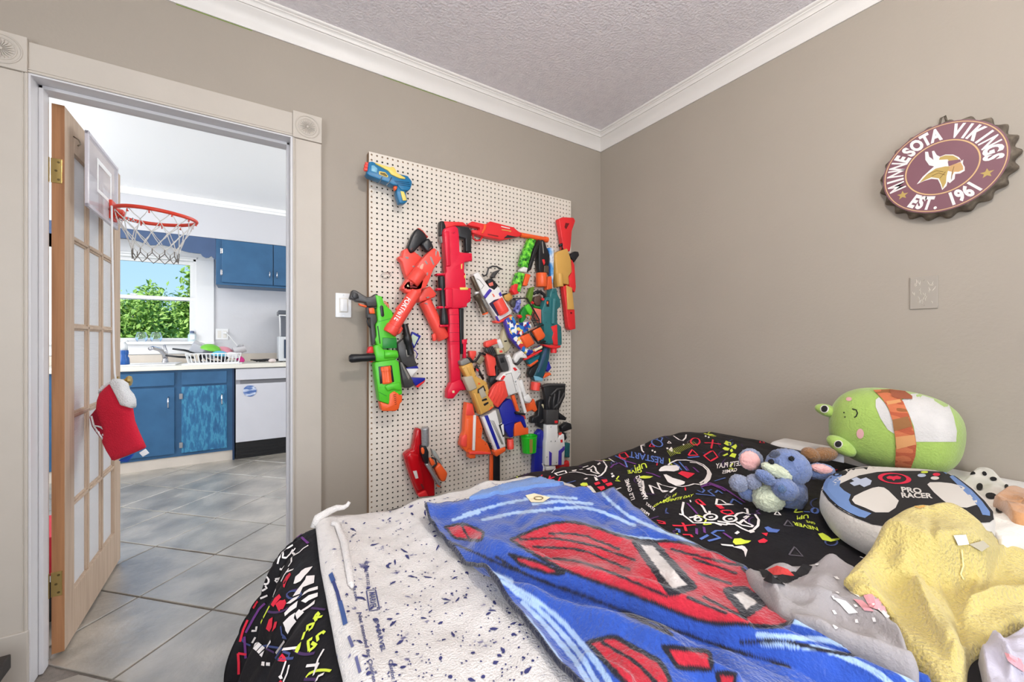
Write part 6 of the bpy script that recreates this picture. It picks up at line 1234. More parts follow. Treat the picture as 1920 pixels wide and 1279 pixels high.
Vi = [zz(Z2, q) for q in ([(240, 720), (300, 800)], [(380, 740), (480, 830)], [(560, 1080), (760, 1050), (860, 1110), (960, 1170)], [(520, 1100), (650, 1030), (900, 1130)])]+[zz(Z4, q) for q in ([(1100, 40), (1290, 110), (1400, 180), (1600, 320)], [(800, 330), (870, 400), (940, 480)], [(930, 680), (930, 760)], [(1030, 660), (1040, 740)], [(1300, 740), (1420, 820)])]+[zz(Z1, q) for q in ([(140, 750), (200, 690), (300, 660), (430, 740)], [(780, 830), (900, 860), (1040, 920)], [(390, 620), (600, 680)])]
line_print(BD, Vi, .006, PV_, 'violet_print', dv)
# foot drape prints
D5 = [zz(Z5, q) for q in ([(1240, 280), (1160, 330), (1100, 390), (1010, 440)], [(840, 380), (780, 480), (760, 560)], [(1000, 270), (900, 330), (850, 380), (840, 460), (900, 470), (960, 410), (1000, 340)], [(1040, 320), (990, 390), (1030, 420)], [(870, 600), (830, 650), (800, 640)], [(980, 470), (980, 540), (930, 610)], [(720, 800), (800, 790), (760, 850), (720, 810)], [(820, 840), (870, 740), (940, 640)], [(690, 1080), (740, 960)], [(490, 1100), (560, 1070), (600, 1050)], [(490, 900), (510, 1000), (480, 1040)], [(570, 900), (590, 940), (520, 980)])]
D5 += [circ((430+575/8.348, 990+820/8.348), 5.5, r2=7)]
D5 += [zz(Z6, q) for q in ([(360, 660), (410, 570)], [(740, 820), (890, 610), (740, 820)], [(900, 950), (830, 1160)], [(1490, 770), (1400, 930), (1370, 1040), (1330, 1180)], [(1490, 1160), (1400, 1200), (1370, 1277)], [(660, 630), (600, 730)], [(950, 1010), (920, 1140), (860, 1277)], [(350, 470), (420, 470), (430, 400)])]
line_print(BD, D5, .0042, PW, 'white_drape_print', dv)
D5F = [zz(Z5, q) for q in ([(1010, 880), (1040, 770), (1100, 720), (1130, 680), (1190, 640), (1310, 610), (1240, 700), (1190, 750), (1120, 840), (1040, 880)], [(1000, 1080), (1050, 1000), (1130, 900), (1190, 820), (1160, 930), (1110, 1040)], [(1150, 940), (1210, 760), (1340, 750), (1230, 790), (1190, 870), (1330, 870), (1200, 920)], [(1180, 1010), (1260, 960), (1390, 920), (1390, 970), (1240, 1010), (1140, 1070)], [(900, 1190), (1000, 1110), (1110, 1060), (1060, 1120), (960, 1190)], [(1130, 1150), (1250, 1060), (1390, 1020), (1390, 1080), (1250, 1140), (1200, 1180)])]
D5F += [zz(Z6, q) for q in ([(870, 200), (960, 100), (1080, 10), (1060, 110), (960, 180), (880, 250)], [(1130, 160), (1240, 90), (1350, 0), (1340, 60), (1240, 130), (1150, 180)], [(850, 350), (950, 250), (1040, 190), (950, 290), (890, 370), (1020, 280), (1060, 330), (980, 430), (925, 525), (890, 470), (950, 400), (880, 420)], [(1040, 210), (1100, 140), (1180, 190), (1110, 260), (1070, 300)], [(360, 700), (425, 610), (465, 645), (390, 730)], [(380, 750), (470, 650), (520, 690), (430, 790)], [(440, 800), (530, 700), (570, 740), (475, 835)], [(480, 850), (560, 780), (520, 890)], [(510, 1020), (520, 960), (565, 960), (560, 1025)], [(585, 1020), (590, 965), (650, 965), (645, 1022)], [(780, 1190), (830, 1150), (850, 1220), (810, 1230)], [(1340, 1110), (1360, 990), (1420, 980), (1380, 1080)])]
fill_print(BD, D5F, PW, 'white_drape_fill', dv)
fill_print(BD, [zz(Z5, q) for q in ([(850, 850), (900, 760), (960, 700), (970, 740), (900, 850), (870, 940), (850, 930)], [(660, 1200), (720, 1100), (790, 1040), (820, 1090), (740, 1180), (700, 1240)], [(760, 1277), (800, 1180), (880, 1120), (900, 1180), (850, 1277)])]+[zz(Z6, q) for q in ([(585, 440), (630, 300), (690, 260), (680, 420), (640, 490)], [(680, 490), (720, 340), (760, 330), (740, 420)], [(730, 60), (800, 0), (880, 0), (850, 80), (790, 180)])], PR, 'red_drape_fill', dv)
line_print(BD, [zz(Z6, q) for q in ([(1330, 300), (1380, 200), (1410, 240), (1350, 290), (1460, 260)], [(1350, 290), (1370, 330)], [(1230, 480), (1230, 400), (1330, 370), (1300, 440), (1250, 480)], [(1150, 620), (1190, 500)], [(1400, 640), (1380, 560), (1470, 500), (1500, 520)], [(1260, 790), (1240, 640), (1310, 600)], [(1260, 800), (1370, 710), (1300, 670)], [(1050, 780), (1120, 680), (1090, 800), (1050, 780)], [(545, 270), (640, 90)], [(480, 410), (530, 300)])], .005, PY, 'lime_drape_print', dv)
line_print(BD, [zz(Z6, q) for q in ([(140, 820), (150, 960), (150, 1150)], [(140, 820), (270, 840)], [(170, 640), (220, 460), (290, 300)], [(380, 120), (450, 10)])], .005, PR, 'red_drape_print', dv)
line_print(BD, [zz(Z5, [(1190, 60), (1100, 130), (960, 230)]), zz(Z5, [(1130, 150), (1240, 250)]), zz(Z6, [(260, 500), (380, 280), (470, 130), (560, 40)]), zz(Z6, [(240, 560), (260, 900)])], .005, PV_, 'violet_drape_print', dv)
# scattered small marks of the all-over print
rp_ = random.Random(5)
def scatter(N, m, name, width, kinds):
    L = []
    for _ in range(N):
        a, b = rp_.uniform(.75, 1.92), rp_.uniform(-.1, 1.15)
        if rp_.random() < .35: a, b = rp_.uniform(-.35, .10), rp_.uniform(.35, 1.05)
        p = duvet_xyz(np.array([[a]]), np.array([[b]]))[0, 0]; x, y = proj(p); k = FPX/max(.3, (Vector(p)-CC).dot(CF))
        s = k*rp_.uniform(.012, .032); t = rp_.choice(kinds); an = rp_.uniform(0, 3.1); c, d = math.cos(an), math.sin(an)
        if t == 'line': L.append([(x, y), (x+s*1.6*c, y+s*d*.8)])
        elif t == 'zig': L.append([(x, y), (x+s*c, y+s*d*.6), (x+s*.4*c+s*d*.4, y+s*.9), (x+s*1.5*c, y+s*.8)])
        elif t == 'arc': L.append([(x+s*math.cos(q)*1.2, y+s*math.sin(q)*.6) for q in np.linspace(an, an+2.2, 7)])
        elif t == 'ring': L.append(circ((x, y), s*.55, 12, s*.3))
        elif t == 'tri': L.append([(x, y), (x+s, y+s*.1), (x+s*.4, y-s*.6), (x, y)])
    line_print(BD, L, width, m, name, dv, eps=.0014)
scatter(70, mat('faint violet ink', (66, 40, 84), .8), 'violet_marks', .004, ['line', 'arc', 'zig']); scatter(55, mat('faint blue ink', (60, 72, 120), .8), 'blue_marks', .0035, ['zig', 'ring', 'arc']); scatter(38, PW, 'white_marks', .0038, ['line', 'tri', 'line']); scatter(26, PR, 'red_marks', .004, ['tri', 'zig', 'line']); scatter(22, PY, 'lime_marks', .004, ['zig', 'arc'])
scatter(40, mat('faint grey ink', (86, 80, 88), .8), 'grey_marks', .003, ['arc', 'ring', 'tri'])
# ------------------------------------------------------------------ blanket lying over the duvet
def resample(P, n):
    P = np.array(P, float); d = np.concatenate([[0], np.cumsum(np.linalg.norm(np.diff(P, axis=0), axis=1))]); t = np.linspace(0, d[-1], n)
    # smooth interpolation through the points
    out = np.stack([np.interp(t, d, P[:, k]) for k in range(P.shape[1])], -1)
    for _ in range(max(2, n//60)*4): out[1:-1] = .25*out[:-2]+.5*out[1:-1]+.25*out[2:]
    return out
def coons(c0, c1, d0, d1, nu, nv):
    """c0, c1: curves u at v=0, 1;  d0, d1: curves v at u=0, 1 (2-D)"""
    c0, c1, d0, d1 = resample(c0, nu), resample(c1, nu), resample(d0, nv), resample(d1, nv)
    u = np.linspace(0, 1, nu)[:, None, None]; v = np.linspace(0, 1, nv)[None, :, None]
    return (1-v)*c0[:, None]+v*c1[:, None]+(1-u)*d0[None]+u*d1[None]-((1-u)*(1-v)*c0[0]+u*(1-v)*c0[-1]+(1-u)*v*c1[0]+u*v*c1[-1])
def drape(XY, b, lift, smooth=6):
    nu, nv, _ = XY.shape; Z = np.zeros((nu, nv))
    for i in range(nu):
        for j in range(nv):
            l = drop(b, XY[i, j, 0], XY[i, j, 1]); Z[i, j] = l.z if l is not None else .02
    for _ in range(smooth):
        Zp = np.pad(Z, 1, mode='edge'); Zs = (Zp[2:, 1:-1]+Zp[:-2, 1:-1]+Zp[1:-1, 2:]+Zp[1:-1, :-2])/4; Z = np.maximum(Zs, Z)
    return np.concatenate([XY, (Z+lift)[..., None]], -1)
def proj_np(P):
    v = P-np.array([0, 0, CAMH]); f = np.array(CF); r = np.array(CR); d = v@f; d = np.where(np.abs(d) < .02, .02, d)
    return PCX+FPX*(v@r)/d, PCY-FPX*v[..., 2]/d, d
def in_poly(x, y, P):
    r = np.zeros(x.shape, bool); n = len(P)
    for i in range(n):
        (x0, y0), (x1, y1) = P[i-1], P[i]
        if y0 == y1: continue
        c = ((y0 > y) != (y1 > y)) & (x < (x1-x0)*(y-y0)/(y1-y0)+x0); r ^= c
    return r
def seg_dist(x, y, L):
    d = np.full(x.shape, 1e9)
    for (x0, y0), (x1, y1) in zip(L, L[1:]):
        vx, vy = x1-x0, y1-y0; t = np.clip(((x-x0)*vx+(y-y0)*vy)/(vx*vx+vy*vy+1e-9), 0, 1); d = np.minimum(d, np.hypot(x-x0-t*vx, y-y0-t*vy))
    return d
def W2(px, py, z=.715): p = onZ(px, py, z); return (p.x, p.y)
bl = thing('fleece_blanket', 'plush blue and red blanket half turned to its white speckled back', 'blanket', (.5, .6, .72))
# white back
far = [W2(590, 968), W2(680, 950), W2(760, 936), W2(900, 912), W2(1000, 902), W2(1055, 906)]
NU, NV = 130, 170
XY = coons([(.115, -.28), (.40, -.29), (.72, -.28)], far, [(.115, -.28), (.105, .3), (.105, .62), (.118, .9), W2(590, 968)], [(.72, -.28), (.72, .4), W2(1055, 906)], NU, NV)
u_, v_ = np.meshgrid(np.linspace(0, 1, NU), np.linspace(0, 1, NV), indexing='ij')
lift = .010+.006*smooth_noise(XY[..., 0]*4, XY[..., 1]*2.2, 21)+.003*smooth_noise(XY[..., 0]*9, XY[..., 1]*6, 22)+.012*np.exp(-((u_-.03)/.03)**2)
PWb = drape(XY, BD, np.maximum(lift, .004), 3)
m_back = ramp_mat('white fleece back with bleed specks', [(.0, (222, 216, 212)), (.5, (226, 220, 216)), (.65, (218, 212, 208)), (.70, (120, 116, 150)), (.75, (52, 54, 104))], 42, rough=.95, bump=.6, bscale=300, detail=7, sheen=.25, spec=.1)
wb = grid_mesh('white_back', PWb, m_back, bl, thick=.010)
BW = bvh_of([wb])
m_navyp = mat('navy bleed print', (52, 54, 104), .9)
rs = random.Random(11)
def fleck_print(N, lo, hi, wd, name):
    """dye specks that bled through: small pointed flecks of uneven length"""
    V, Fs = [], []
    for k in range(N):
        x, y = rs.uniform(600, 1010), rs.uniform(930, 1279)+rs.uniform(-5, 5)
        if x < 632+(y-960)*.1: continue
        a = rs.choice([.5, -.6, 1.2, .2, 2.2])+rs.uniform(-.4, .4); L = rs.uniform(lo, hi); H = []
        for t in (0, .3, .65, 1):
            l, nn = hit(BW, x+L*t*math.cos(a)+rs.uniform(-.8, .8), y+L*t*math.sin(a)*.7+rs.uniform(-.8, .8), .0012); H.append((l, nn))
        if any(l is None for l, _ in H) or (H[-1][0]-H[0][0]).length > .08: continue
        b0 = len(V)
        for q, (l, nn) in enumerate(H):
            t = H[min(q+1, 3)][0]-H[max(q-1, 0)][0]
            if t.length < 1e-6: t = Vector((1, 0, 0))
            sd = t.cross(nn).normalized()*wd*(.25, .6, .5, .15)[q]*rs.uniform(.6, 1.4); V += [l+sd, l-sd]
        Fs += [(b0+2*q, b0+2*q+1, b0+2*q+3, b0+2*q+2) for q in range(3)]
    o = pyobj(name, V, Fs, m_navyp, bl); o['kind'] = 'stuff'
fleck_print(420, 1.2, 4, .0026, 'bleed_specks'); fleck_print(110, 5, 18, .0042, 'bleed_strokes')
for P_, w_, c_ in (([(620, 1076), (626, 1092)], .008, (58, 82, 136)), ([(625, 1090), (632, 1110), (637, 1130)], .0055, (52, 60, 112)), ([(637, 1128), (643, 1150), (648, 1172)], .007, (58, 76, 130)), ([(654, 1194), (662, 1214)], .004, (96, 98, 140)), ([(668, 1232), (676, 1262)], .004, (96, 98, 140))): line_print(BW, [P_], w_, mat('bleed streak %d' % c_[0], c_, .9), 'bleed_streak', bl, eps=.0012)
text_print(BW, [('676961951132', (688, 1077), (.9, 7.2), (8.2, -1.0)), ('MARVEL', (699, 1127), (.8, 8.6), (16, -1.5)), ('© MARVEL', (712, 1192), (3.2, 13.5), (12, -1.6)), ('Castlot F', (736, 1262), (2.2, 12.5), (11, -1.6)), ('jumpinbeds.com', (662, 1095), (1.7, 10.0), (9, -1)), ('Not intended for Children', (688, 1215), (2.7, 12.2), (10.5, -1.2))], mat('blue grey lettering', (74, 78, 120), .9), 'lettering', bl, eps=.0014)
line_print(BW, [[(687, 1109), (704, 1107), (712, 1144), (693, 1147), (687, 1109)]], .0022, mat('blue grey lettering', (74, 78, 120), .9), 'logo_frame', bl, eps=.0014)
m_wf = mat('white fleece back', (224, 218, 214), .95, bump=.6, bscale=300, sheen=.25)
def tubehit(b, P, r, lift): return tb([ (hit(b, x, y)[0]+Vector((0, 0, l))) for (x, y), l in zip(P, lift)], r, 8)
obj('loose_hem', tubehit(BW, [(622, 985), (634, 990), (645, 1020), (652, 1060), (658, 1100), (661, 1108)], [.006, .008, .008, .007, .006, .002], [.006]*6), m_wf, bl, True)
cz = [Vector(PWb[0, -1])+Vector((0, 0, .0))]
cp0 = onZ(600, 978, .715); cp1 = onZ(636, 968, .715)
obj('curled_corner', tb([cp0+Vector((-.015, 0, -.012)), cp0+Vector((-.005, .005, .008)), cp0+Vector((.02, .01, .016)), cp1+Vector((-.004, .012, .018)), cp1+Vector((.012, .006, .018)), cp1+Vector((.020, .004, .022)), cp1+Vector((.026, .004, .030))], [.008, .010, .009, .008, .006, .005, .004], 10), m_wf, bl, True)
# printed face: plain abstract red shapes, pale wavy lines on blue
BB = bvh_of([duv, wb])
NU, NV = 330, 580
left = [(.40, -.30), (.385, .1), W2(1082, 1279, .735), W2(1000, 1185, .735), W2(908, 1070, .735), W2(850, 1005, .735), W2(805, 968, .735), W2(796, 950, .735)]
right = [(.78, -.30), W2(1800, 1285, .73), W2(1640, 1195, .73), W2(1490, 1140, .73), W2(1425, 1085, .73), W2(1400, 1040, .73), W2(1320, 1016, .725), W2(1240, 985, .725), W2(1180, 950, .72), W2(1152, 924, .72)]
farp = [W2(796, 950, .735), W2(850, 935, .735), W2(930, 914, .735), W2(1020, 908, .73), W2(1075, 928, .725), W2(1115, 932, .725), W2(1152, 924, .72)]
XY = coons([(.40, -.30), (.6, -.31), (.78, -.30)], farp, left, right, NU, NV)
u_, v_ = np.meshgrid(np.linspace(0, 1, NU), np.linspace(0, 1, NV), indexing='ij')
lift = .016+.006*smooth_noise(XY[..., 0]*3.2, XY[..., 1]*2.4, 31)+.0022*smooth_noise(XY[..., 0]*12, XY[..., 1]*9, 32)
# long folds running down the blanket
qx, qy, qd = proj_np(np.concatenate([XY, np.full(XY.shape[:2]+(1,), .735)], -1))
for L, wd, a in (([(835, 1005), (900, 1045), (960, 1072), (1090, 1112), (1220, 1162), (1480, 1238), (1620, 1300)], 10, -.020), ([(830, 1015), (890, 1062), (950, 1095), (1080, 1155), (1250, 1235), (1380, 1300)], 15, .020), ([(900, 1010), (960, 1040), (1090, 1085), (1250, 1140), (1400, 1192), (1560, 1230), (1720, 1290)], 17, .030), ([(990, 992), (1060, 972), (1110, 984), (1190, 1015)], 11, .014), ([(1148, 928), (1175, 955), (1215, 985), (1330, 1028)], 9, .014), ([(1040, 955), (1090, 950), (1130, 965)], 9, -.008), ([(1010, 1020), (1120, 1040), (1240, 1085)], 12, -.008), ([(1420, 1190), (1500, 1195), (1620, 1230), (1730, 1260)], 9, -.014), ([(1490, 1165), (1600, 1200), (1740, 1245)], 10, .016), ([(800, 950), (850, 948), (930, 930)], 9, .012), ([(1100, 1230), (1180, 1290)], 10, .012)):
    lift = lift+a*np.exp(-(seg_dist(qx, qy, L)/wd)**2)
lift = lift+.0016*smooth_noise(XY[..., 0]*22, XY[..., 1]*17, 33)+.014*np.exp(-(u_/.03)**2)
PF = drape(XY, BB, np.maximum(lift, .006), 5)
px_, py_, dd_ = proj_np(PF)
lc = lambda c: np.array(lin(c))
col = np.broadcast_to(lc((40, 76, 164)), PF.shape).copy()
wn = 6*smooth_noise(XY[..., 0]*6, XY[..., 1]*6, 40)
def paint(a, c):
    a = np.clip(a.astype(float), 0, 1)[..., None]; col[:] = col*(1-a)+lc(c)*a
fz = 1.0*smooth_noise(XY[..., 0]*60, XY[..., 1]*60, 44)
def stroke(L, wd, c): w = wd/dd_*.75; paint((w-seg_dist(px_, py_, L)+fz)/2.0+.5, c)
for L in ([(905, 975), (960, 962), (1040, 955), (1090, 948), (1130, 960), (1190, 985)], [(870, 965), (940, 945), (1020, 930), (1080, 935)], [(1060, 985), (1110, 985), (1160, 1005), (1230, 1012), (1330, 1028)], [(940, 1090), (1000, 1120), (1060, 1170), (1110, 1230), (1150, 1290)], [(980, 1130), (1030, 1180), (1080, 1240), (1110, 1290)], [(1400, 1170), (1480, 1160), (1600, 1200), (1720, 1250)], [(1420, 1190), (1560, 1200), (1680, 1250), (1720, 1290)], [(925, 1075), (960, 1090)], [(850, 975), (900, 960)], [(1130, 925), (1170, 965), (1250, 1000), (1380, 1040)], [(920, 1100), (990, 1160), (1050, 1240), (1070, 1290)], [(1430, 1205), (1540, 1215), (1640, 1255), (1680, 1290)], [(1000, 945), (1050, 940), (1110, 945)], [(960, 1105), (1020, 1150), (1090, 1230), (1125, 1290)]): stroke(resample(L, 30).tolist(), 3.8, (160, 186, 220))
RDS = [[(958, 1012), (1000, 992), (1060, 972), (1110, 986), (1170, 1008), (1215, 1018), (1270, 1012), (1330, 1030), (1385, 1045), (1398, 1075), (1425, 1105), (1505, 1162), (1450, 1182), (1400, 1168), (1330, 1172), (1240, 1137), (1180, 1112), (1090, 1082), (1020, 1052)],
       [(835, 988), (868, 981), (908, 998), (902, 1014), (852, 1010)], [(955, 1040), (1000, 1050), (1060, 1075), (1030, 1076), (975, 1058)],
       [(1102, 1205), (1150, 1192), (1240, 1242), (1262, 1290), (1180, 1290)], [(1245, 1212), (1330, 1222), (1336, 1256), (1270, 1252)], [(1345, 1262), (1380, 1265), (1375, 1290), (1350, 1290)]]
RDS = [[tuple(q) for q in resample(P+P[:1], 90)[:-1]] for P in RDS]
for P in RDS:
    paint(in_poly(px_, py_, P), (182, 32, 50))
for P in RDS: stroke(P+P[:1], 3.4, (26, 24, 34))
# plain bands in place of a figure
for P in ([(1190, 1016), (1226, 1018), (1300, 1100), (1258, 1112)], [(1362, 1108), (1395, 1104), (1432, 1130), (1398, 1152)]):
    paint(in_poly(px_, py_, P), (212, 204, 200)); stroke(P+P[:1], 6.5, (26, 24, 34))
for L in ([(975, 1012), (1040, 1008), (1110, 1022), (1190, 1050)], [(1010, 1046), (1080, 1050), (1150, 1075), (1250, 1118)], [(1260, 1030), (1320, 1046), (1385, 1060)], [(1310, 1075), (1370, 1095)], [(1320, 1120), (1400, 1160)], [(1130, 1205), (1190, 1240), (1230, 1280)], [(830, 1010), (900, 1040), (960, 1070), (1050, 1100), (1180, 1150), (1340, 1210), (1480, 1250)], [(1390, 1205), (1470, 1200), (1560, 1225), (1640, 1230), (1720, 1238)], [(865, 985), (880, 1012)], [(1000, 1025), (1090, 1030), (1180, 1068)], [(1030, 1000), (1090, 1002), (1160, 1030)], [(1300, 1048), (1380, 1075)], [(1290, 1120), (1360, 1150)], [(930, 1045), (1010, 1090), (1130, 1130), (1260, 1190)]): stroke(resample(L, 30).tolist(), 2.6, (26, 24, 34))
edge = np.minimum(np.minimum(u_*.40, (1-u_)*.40), np.minimum(v_*1.35, (1-v_)*1.35)); paint(edge < .0035, (22, 26, 52))
pf = grid_mesh('printed_face', PF, vcol_mat('plush print', .95, .7, 170, .45, .14, 35), bl, cols=col, thick=.009)
# the strip of the same blanket folded back at the far edge, with its sewn label
XYf = coons([W2(880, 940, .735), W2(960, 922, .735), W2(1060, 915, .735)], [W2(905, 923, .73), W2(960, 906, .73), W2(1010, 902, .73), W2(1075, 922, .73)], [W2(880, 940, .735), W2(905, 923, .73)], [W2(1060, 915, .735), W2(1075, 922, .73)], 60, 14)
ff = grid_mesh('folded_edge', drape(XYf, bvh_of([duv, wb, pf]), .010, 2), mat('pale blue plush', (104, 138, 196), .95, bump=.6, bscale=200, sheen=.3, var=.06), bl, thick=.012)
Bff = bvh_of([ff, pf]); fill_print(Bff, [[(985, 930), (1002, 926), (1032, 934), (1018, 943), (996, 943)]], mat('cream label', (238, 226, 190), .5), 'sewn_label', bl, eps=.002)
line_print(Bff, [circ((1010, 936), 8, r2=3)], .003, mat('brown label print', (112, 92, 40), .5), 'label_print', bl, eps=.003)
# small white red tag of the bedding
fill_print(bvh_of([duv, wb]), [[(985, 906), (1000, 902), (1022, 907), (1010, 914), (990, 914)]], PW, 'care_tag', bl, eps=.004)
# ------------------------------------------------------------------ clothes
def cloth(name, label, cat, pts, base, m, height, seed, folds, zf, rings=30, n=120, center=None, mscale=(4, 4), grp=None, edge=.008, crisp=.5, zs=14):
    """a garment lying in a heap: outline, folds raised over whatever it lies on; zf: height the outline is read at"""
    P = resample(list(pts)+[pts[0]], n+1)[:-1]; c = np.array(center or P.mean(0)); rr = np.linspace(1, 0, rings)**.8
    W_ = np.zeros((rings, n, 3))
    for i, r in enumerate(rr):
        for j in range(n):
            q = c+(P[j]-c)*r; p = onZ(q[0], q[1], zf(q[0], q[1])); l = drop(base, p.x, p.y); W_[i, j] = (p.x, p.y, l.z if l is not None else .70)
    Z = W_[..., 2].copy(); Z = np.maximum(Z, np.percentile(Z, 3))
    for _ in range(zs):
        Zp = np.concatenate([Z[:1], Z, Z[-1:]], 0); Zs = (Zp[:-2]+Zp[2:]+np.roll(Z, 1, 1)+np.roll(Z, -1, 1))/4; Z = np.maximum(Z, Zs)
    prof = np.clip((1-rr)/.10, 0, 1)**.7; X, Y = W_[..., 0], W_[..., 1]
    rid = lambda k, sc: (1-np.abs(smooth_noise(X*mscale[0]*sc, Y*mscale[1]*sc, seed+k)))
    h = height*(.45*rid(2, .8)+crisp*.5*np.maximum(rid(3, 1.5), -.3)+.25*crisp*rid(4, 2.7)+.25*(.5+.5*smooth_noise(X*mscale[0]*.5, Y*mscale[1]*.5, seed)))
    W_[..., 2] = Z; qx, qy, qd = proj_np(W_+np.array([0, 0, height*.5]))
    for (L, wd, a) in folds: h = h+a*np.exp(-(seg_dist(qx, qy, L)/wd)**2)
    h = np.maximum(h, .002)
    for _ in range(3): hp = np.concatenate([h[:1], h, h[-1:]], 0); h = (hp[:-2]+hp[2:]+np.roll(h, 1, 1)+np.roll(h, -1, 1)+2*h)/6
    W_[..., 2] = Z+edge*np.minimum(1, prof[:, None]+.3)+prof[:, None]*h
    V = [tuple(v) for v in W_.reshape(-1, 3)]; k = len(V); V += [(x, y, z-edge*.9-.002) for x, y, z in W_[0]]
    Fs = [(i*n+j, i*n+(j+1) % n, (i+1)*n+(j+1) % n, (i+1)*n+j) for i in range(rings-1) for j in range(n)]+[(k+j, k+(j+1) % n, (j+1) % n, j) for j in range(n)]
    t = thing(name, label, cat, tuple(W_[-1, 0]), grp)
    me = bpy.data.meshes.new('cloth'); me.from_pydata(V, [], Fs); me.update()
    bm = bmesh.new(); bm.from_mesh(me); bmesh.ops.remove_doubles(bm, verts=bm.verts, dist=1e-5); bmesh.ops.recalc_face_normals(bm, faces=bm.faces); bm.to_mesh(me); bm.free()
    me.polygons.foreach_set('use_smooth', [True]*len(me.polygons))
    return t, link_mesh('cloth', me, m, t)
B3 = bvh_of([duv, wb, pf])
m_grey = mat('grey jersey', (156, 150, 150), .9, bump=.3, bscale=200, var=.06, vscale=14, sheen=.15)
gp, gpm = cloth('pajamas', 'grey jersey pajamas with pink and white prints beside the blanket', 'pajamas', [(1398, 1036), (1440, 1016), (1500, 1020), (1555, 1012), (1600, 1022), (1650, 1062), (1682, 1130), (1716, 1190), (1728, 1245), (1690, 1228), (1640, 1206), (1560, 1175), (1500, 1148), (1452, 1124), (1438, 1090), (1405, 1066)], B3, m_grey, .022, 51, [([(1410, 1050), (1470, 1040), (1530, 1030)], 9, .016), ([(1450, 1112), (1540, 1135), (1640, 1180), (1715, 1230)], 9, .020), ([(1545, 1050), (1600, 1090), (1650, 1150)], 10, .016), ([(1480, 1090), (1520, 1070), (1535, 1040)], 7, -.02), ([(1580, 1060), (1640, 1100)], 7, -.014), ([(1430, 1035), (1445, 1060)], 7, .012)], lambda x, y: .748, mscale=(7, 7), center=(1560, 1095))
BG = bvh_of([gpm])
fill_print(BG, [[(1620, 1118), (1650, 1112), (1672, 1132), (1660, 1150), (1630, 1140)], [(1580, 1032), (1605, 1028), (1615, 1042), (1590, 1046)], [(1600, 1125), (1618, 1128), (1640, 1148), (1622, 1146)]], mat('pink print', (226, 158, 166), .9), 'pink_print', gp, eps=.002)
fill_print(BG, [[(1562, 1120), (1585, 1128), (1610, 1150), (1592, 1152)], [(1640, 1140), (1668, 1150), (1664, 1162)], [(1570, 1038), (1582, 1036), (1590, 1048)], [(1595, 1112), (1606, 1110), (1612, 1122)]], mat('white print cloth', (232, 228, 226), .9), 'white_print', gp, eps=.002)
line_print(BG, [[(1530+k*37 % 150, 1060+k*53 % 120), (1536+k*37 % 150, 1060+k*53 % 120)] for k in range(18)], .006, mat('white print cloth', (232, 228, 226), .9), 'white_stars', gp, eps=.002)
line_print(BG, [[(1428, 1068), (1440, 1084), (1462, 1092), (1478, 1082), (1500, 1080), (1515, 1062), (1525, 1040)]], .016, mat('black waistband', (28, 26, 28), .9), 'waistband', gp, eps=.003)
fill_print(BG, [[(1440, 1072), (1458, 1064), (1476, 1070), (1488, 1082), (1470, 1080), (1450, 1082)]], mat('red patch print', (196, 60, 58), .9), 'red_patch', gp, eps=.004)
# pro racer cushion
cu = thing('game_cushion', 'cushion shaped and printed as a black and blue game controller', 'cushion', (1.5, .4, .70))
outl = [(1540, 918), (1545, 898), (1560, 886), (1585, 880), (1615, 873), (1678, 877), (1761, 881), (1800, 893), (1839, 925), (1863, 952), (1866, 975), (1850, 1000), (1800, 1025), (1740, 1030), (1680, 1005), (1640, 985), (1608, 973), (1590, 965), (1570, 953), (1553, 939)]
O = resample([W2(x, y, .785) for x, y in outl+outl[:1]], 91)[:-1]; cen = O.mean(0); R_ = []
for s, z in ((.86, .700), (.97, .712), (1.02, .735), (1.025, .752), (1.01, .772), (.985, .784), (.93, .790), (.8, .794), (.55, .797), (.25, .798), (.0, .798)): R_.append([(cen[0]+(p[0]-cen[0])*s, cen[1]+(p[1]-cen[1])*s, z+.004*math.sin(k*.9)*(s > 1)) for k, p in enumerate(O)])
nO = len(O); V = [v for r in R_ for v in r]; Fs = [(i*nO+j, i*nO+(j+1) % nO, (i+1)*nO+(j+1) % nO, (i+1)*nO+j) for i in range(len(R_)-1) for j in range(nO)]
me = bpy.data.meshes.new('cushion_body'); me.from_pydata(V, [], Fs); me.update(); me.polygons.foreach_set('use_smooth', [True]*len(me.polygons))
bm = bmesh.new(); bm.from_mesh(me); bmesh.ops.remove_doubles(bm, verts=bm.verts, dist=1e-5); bmesh.ops.recalc_face_normals(bm, faces=bm.faces); bm.to_mesh(me); bm.free()
cub = link_mesh('cushion_body', me, mat('cream plush', (204, 198, 190), .9, bump=.3, bscale=120, sheen=.2), cu); BC = bvh_of([cub])
Z8 = (1520, 860, 6.84)
k1, k2, k3 = mat('black print plush', (28, 26, 27), .9), mat('soft blue print', (104, 132, 180), .9, var=.04), mat('white print plush', (208, 202, 194), .9)
def cp_(q): return zz(Z8, q)
outer = cp_([(140, 400), (150, 320), (190, 255), (270, 200), (400, 165), (560, 130), (700, 115), (900, 130), (1150, 150), (1400, 160), (1690, 172), (1790, 190), (1900, 260), (2080, 400), (2220, 540), (2330, 680), (2340, 780), (2290, 820), (2150, 830), (1900, 850), (1500, 900), (1100, 900), (800, 850), (600, 772), (480, 715), (340, 635), (230, 535)])
fill_print(BC, [outer], k1, 'black_outline', cu, .0012, 8)
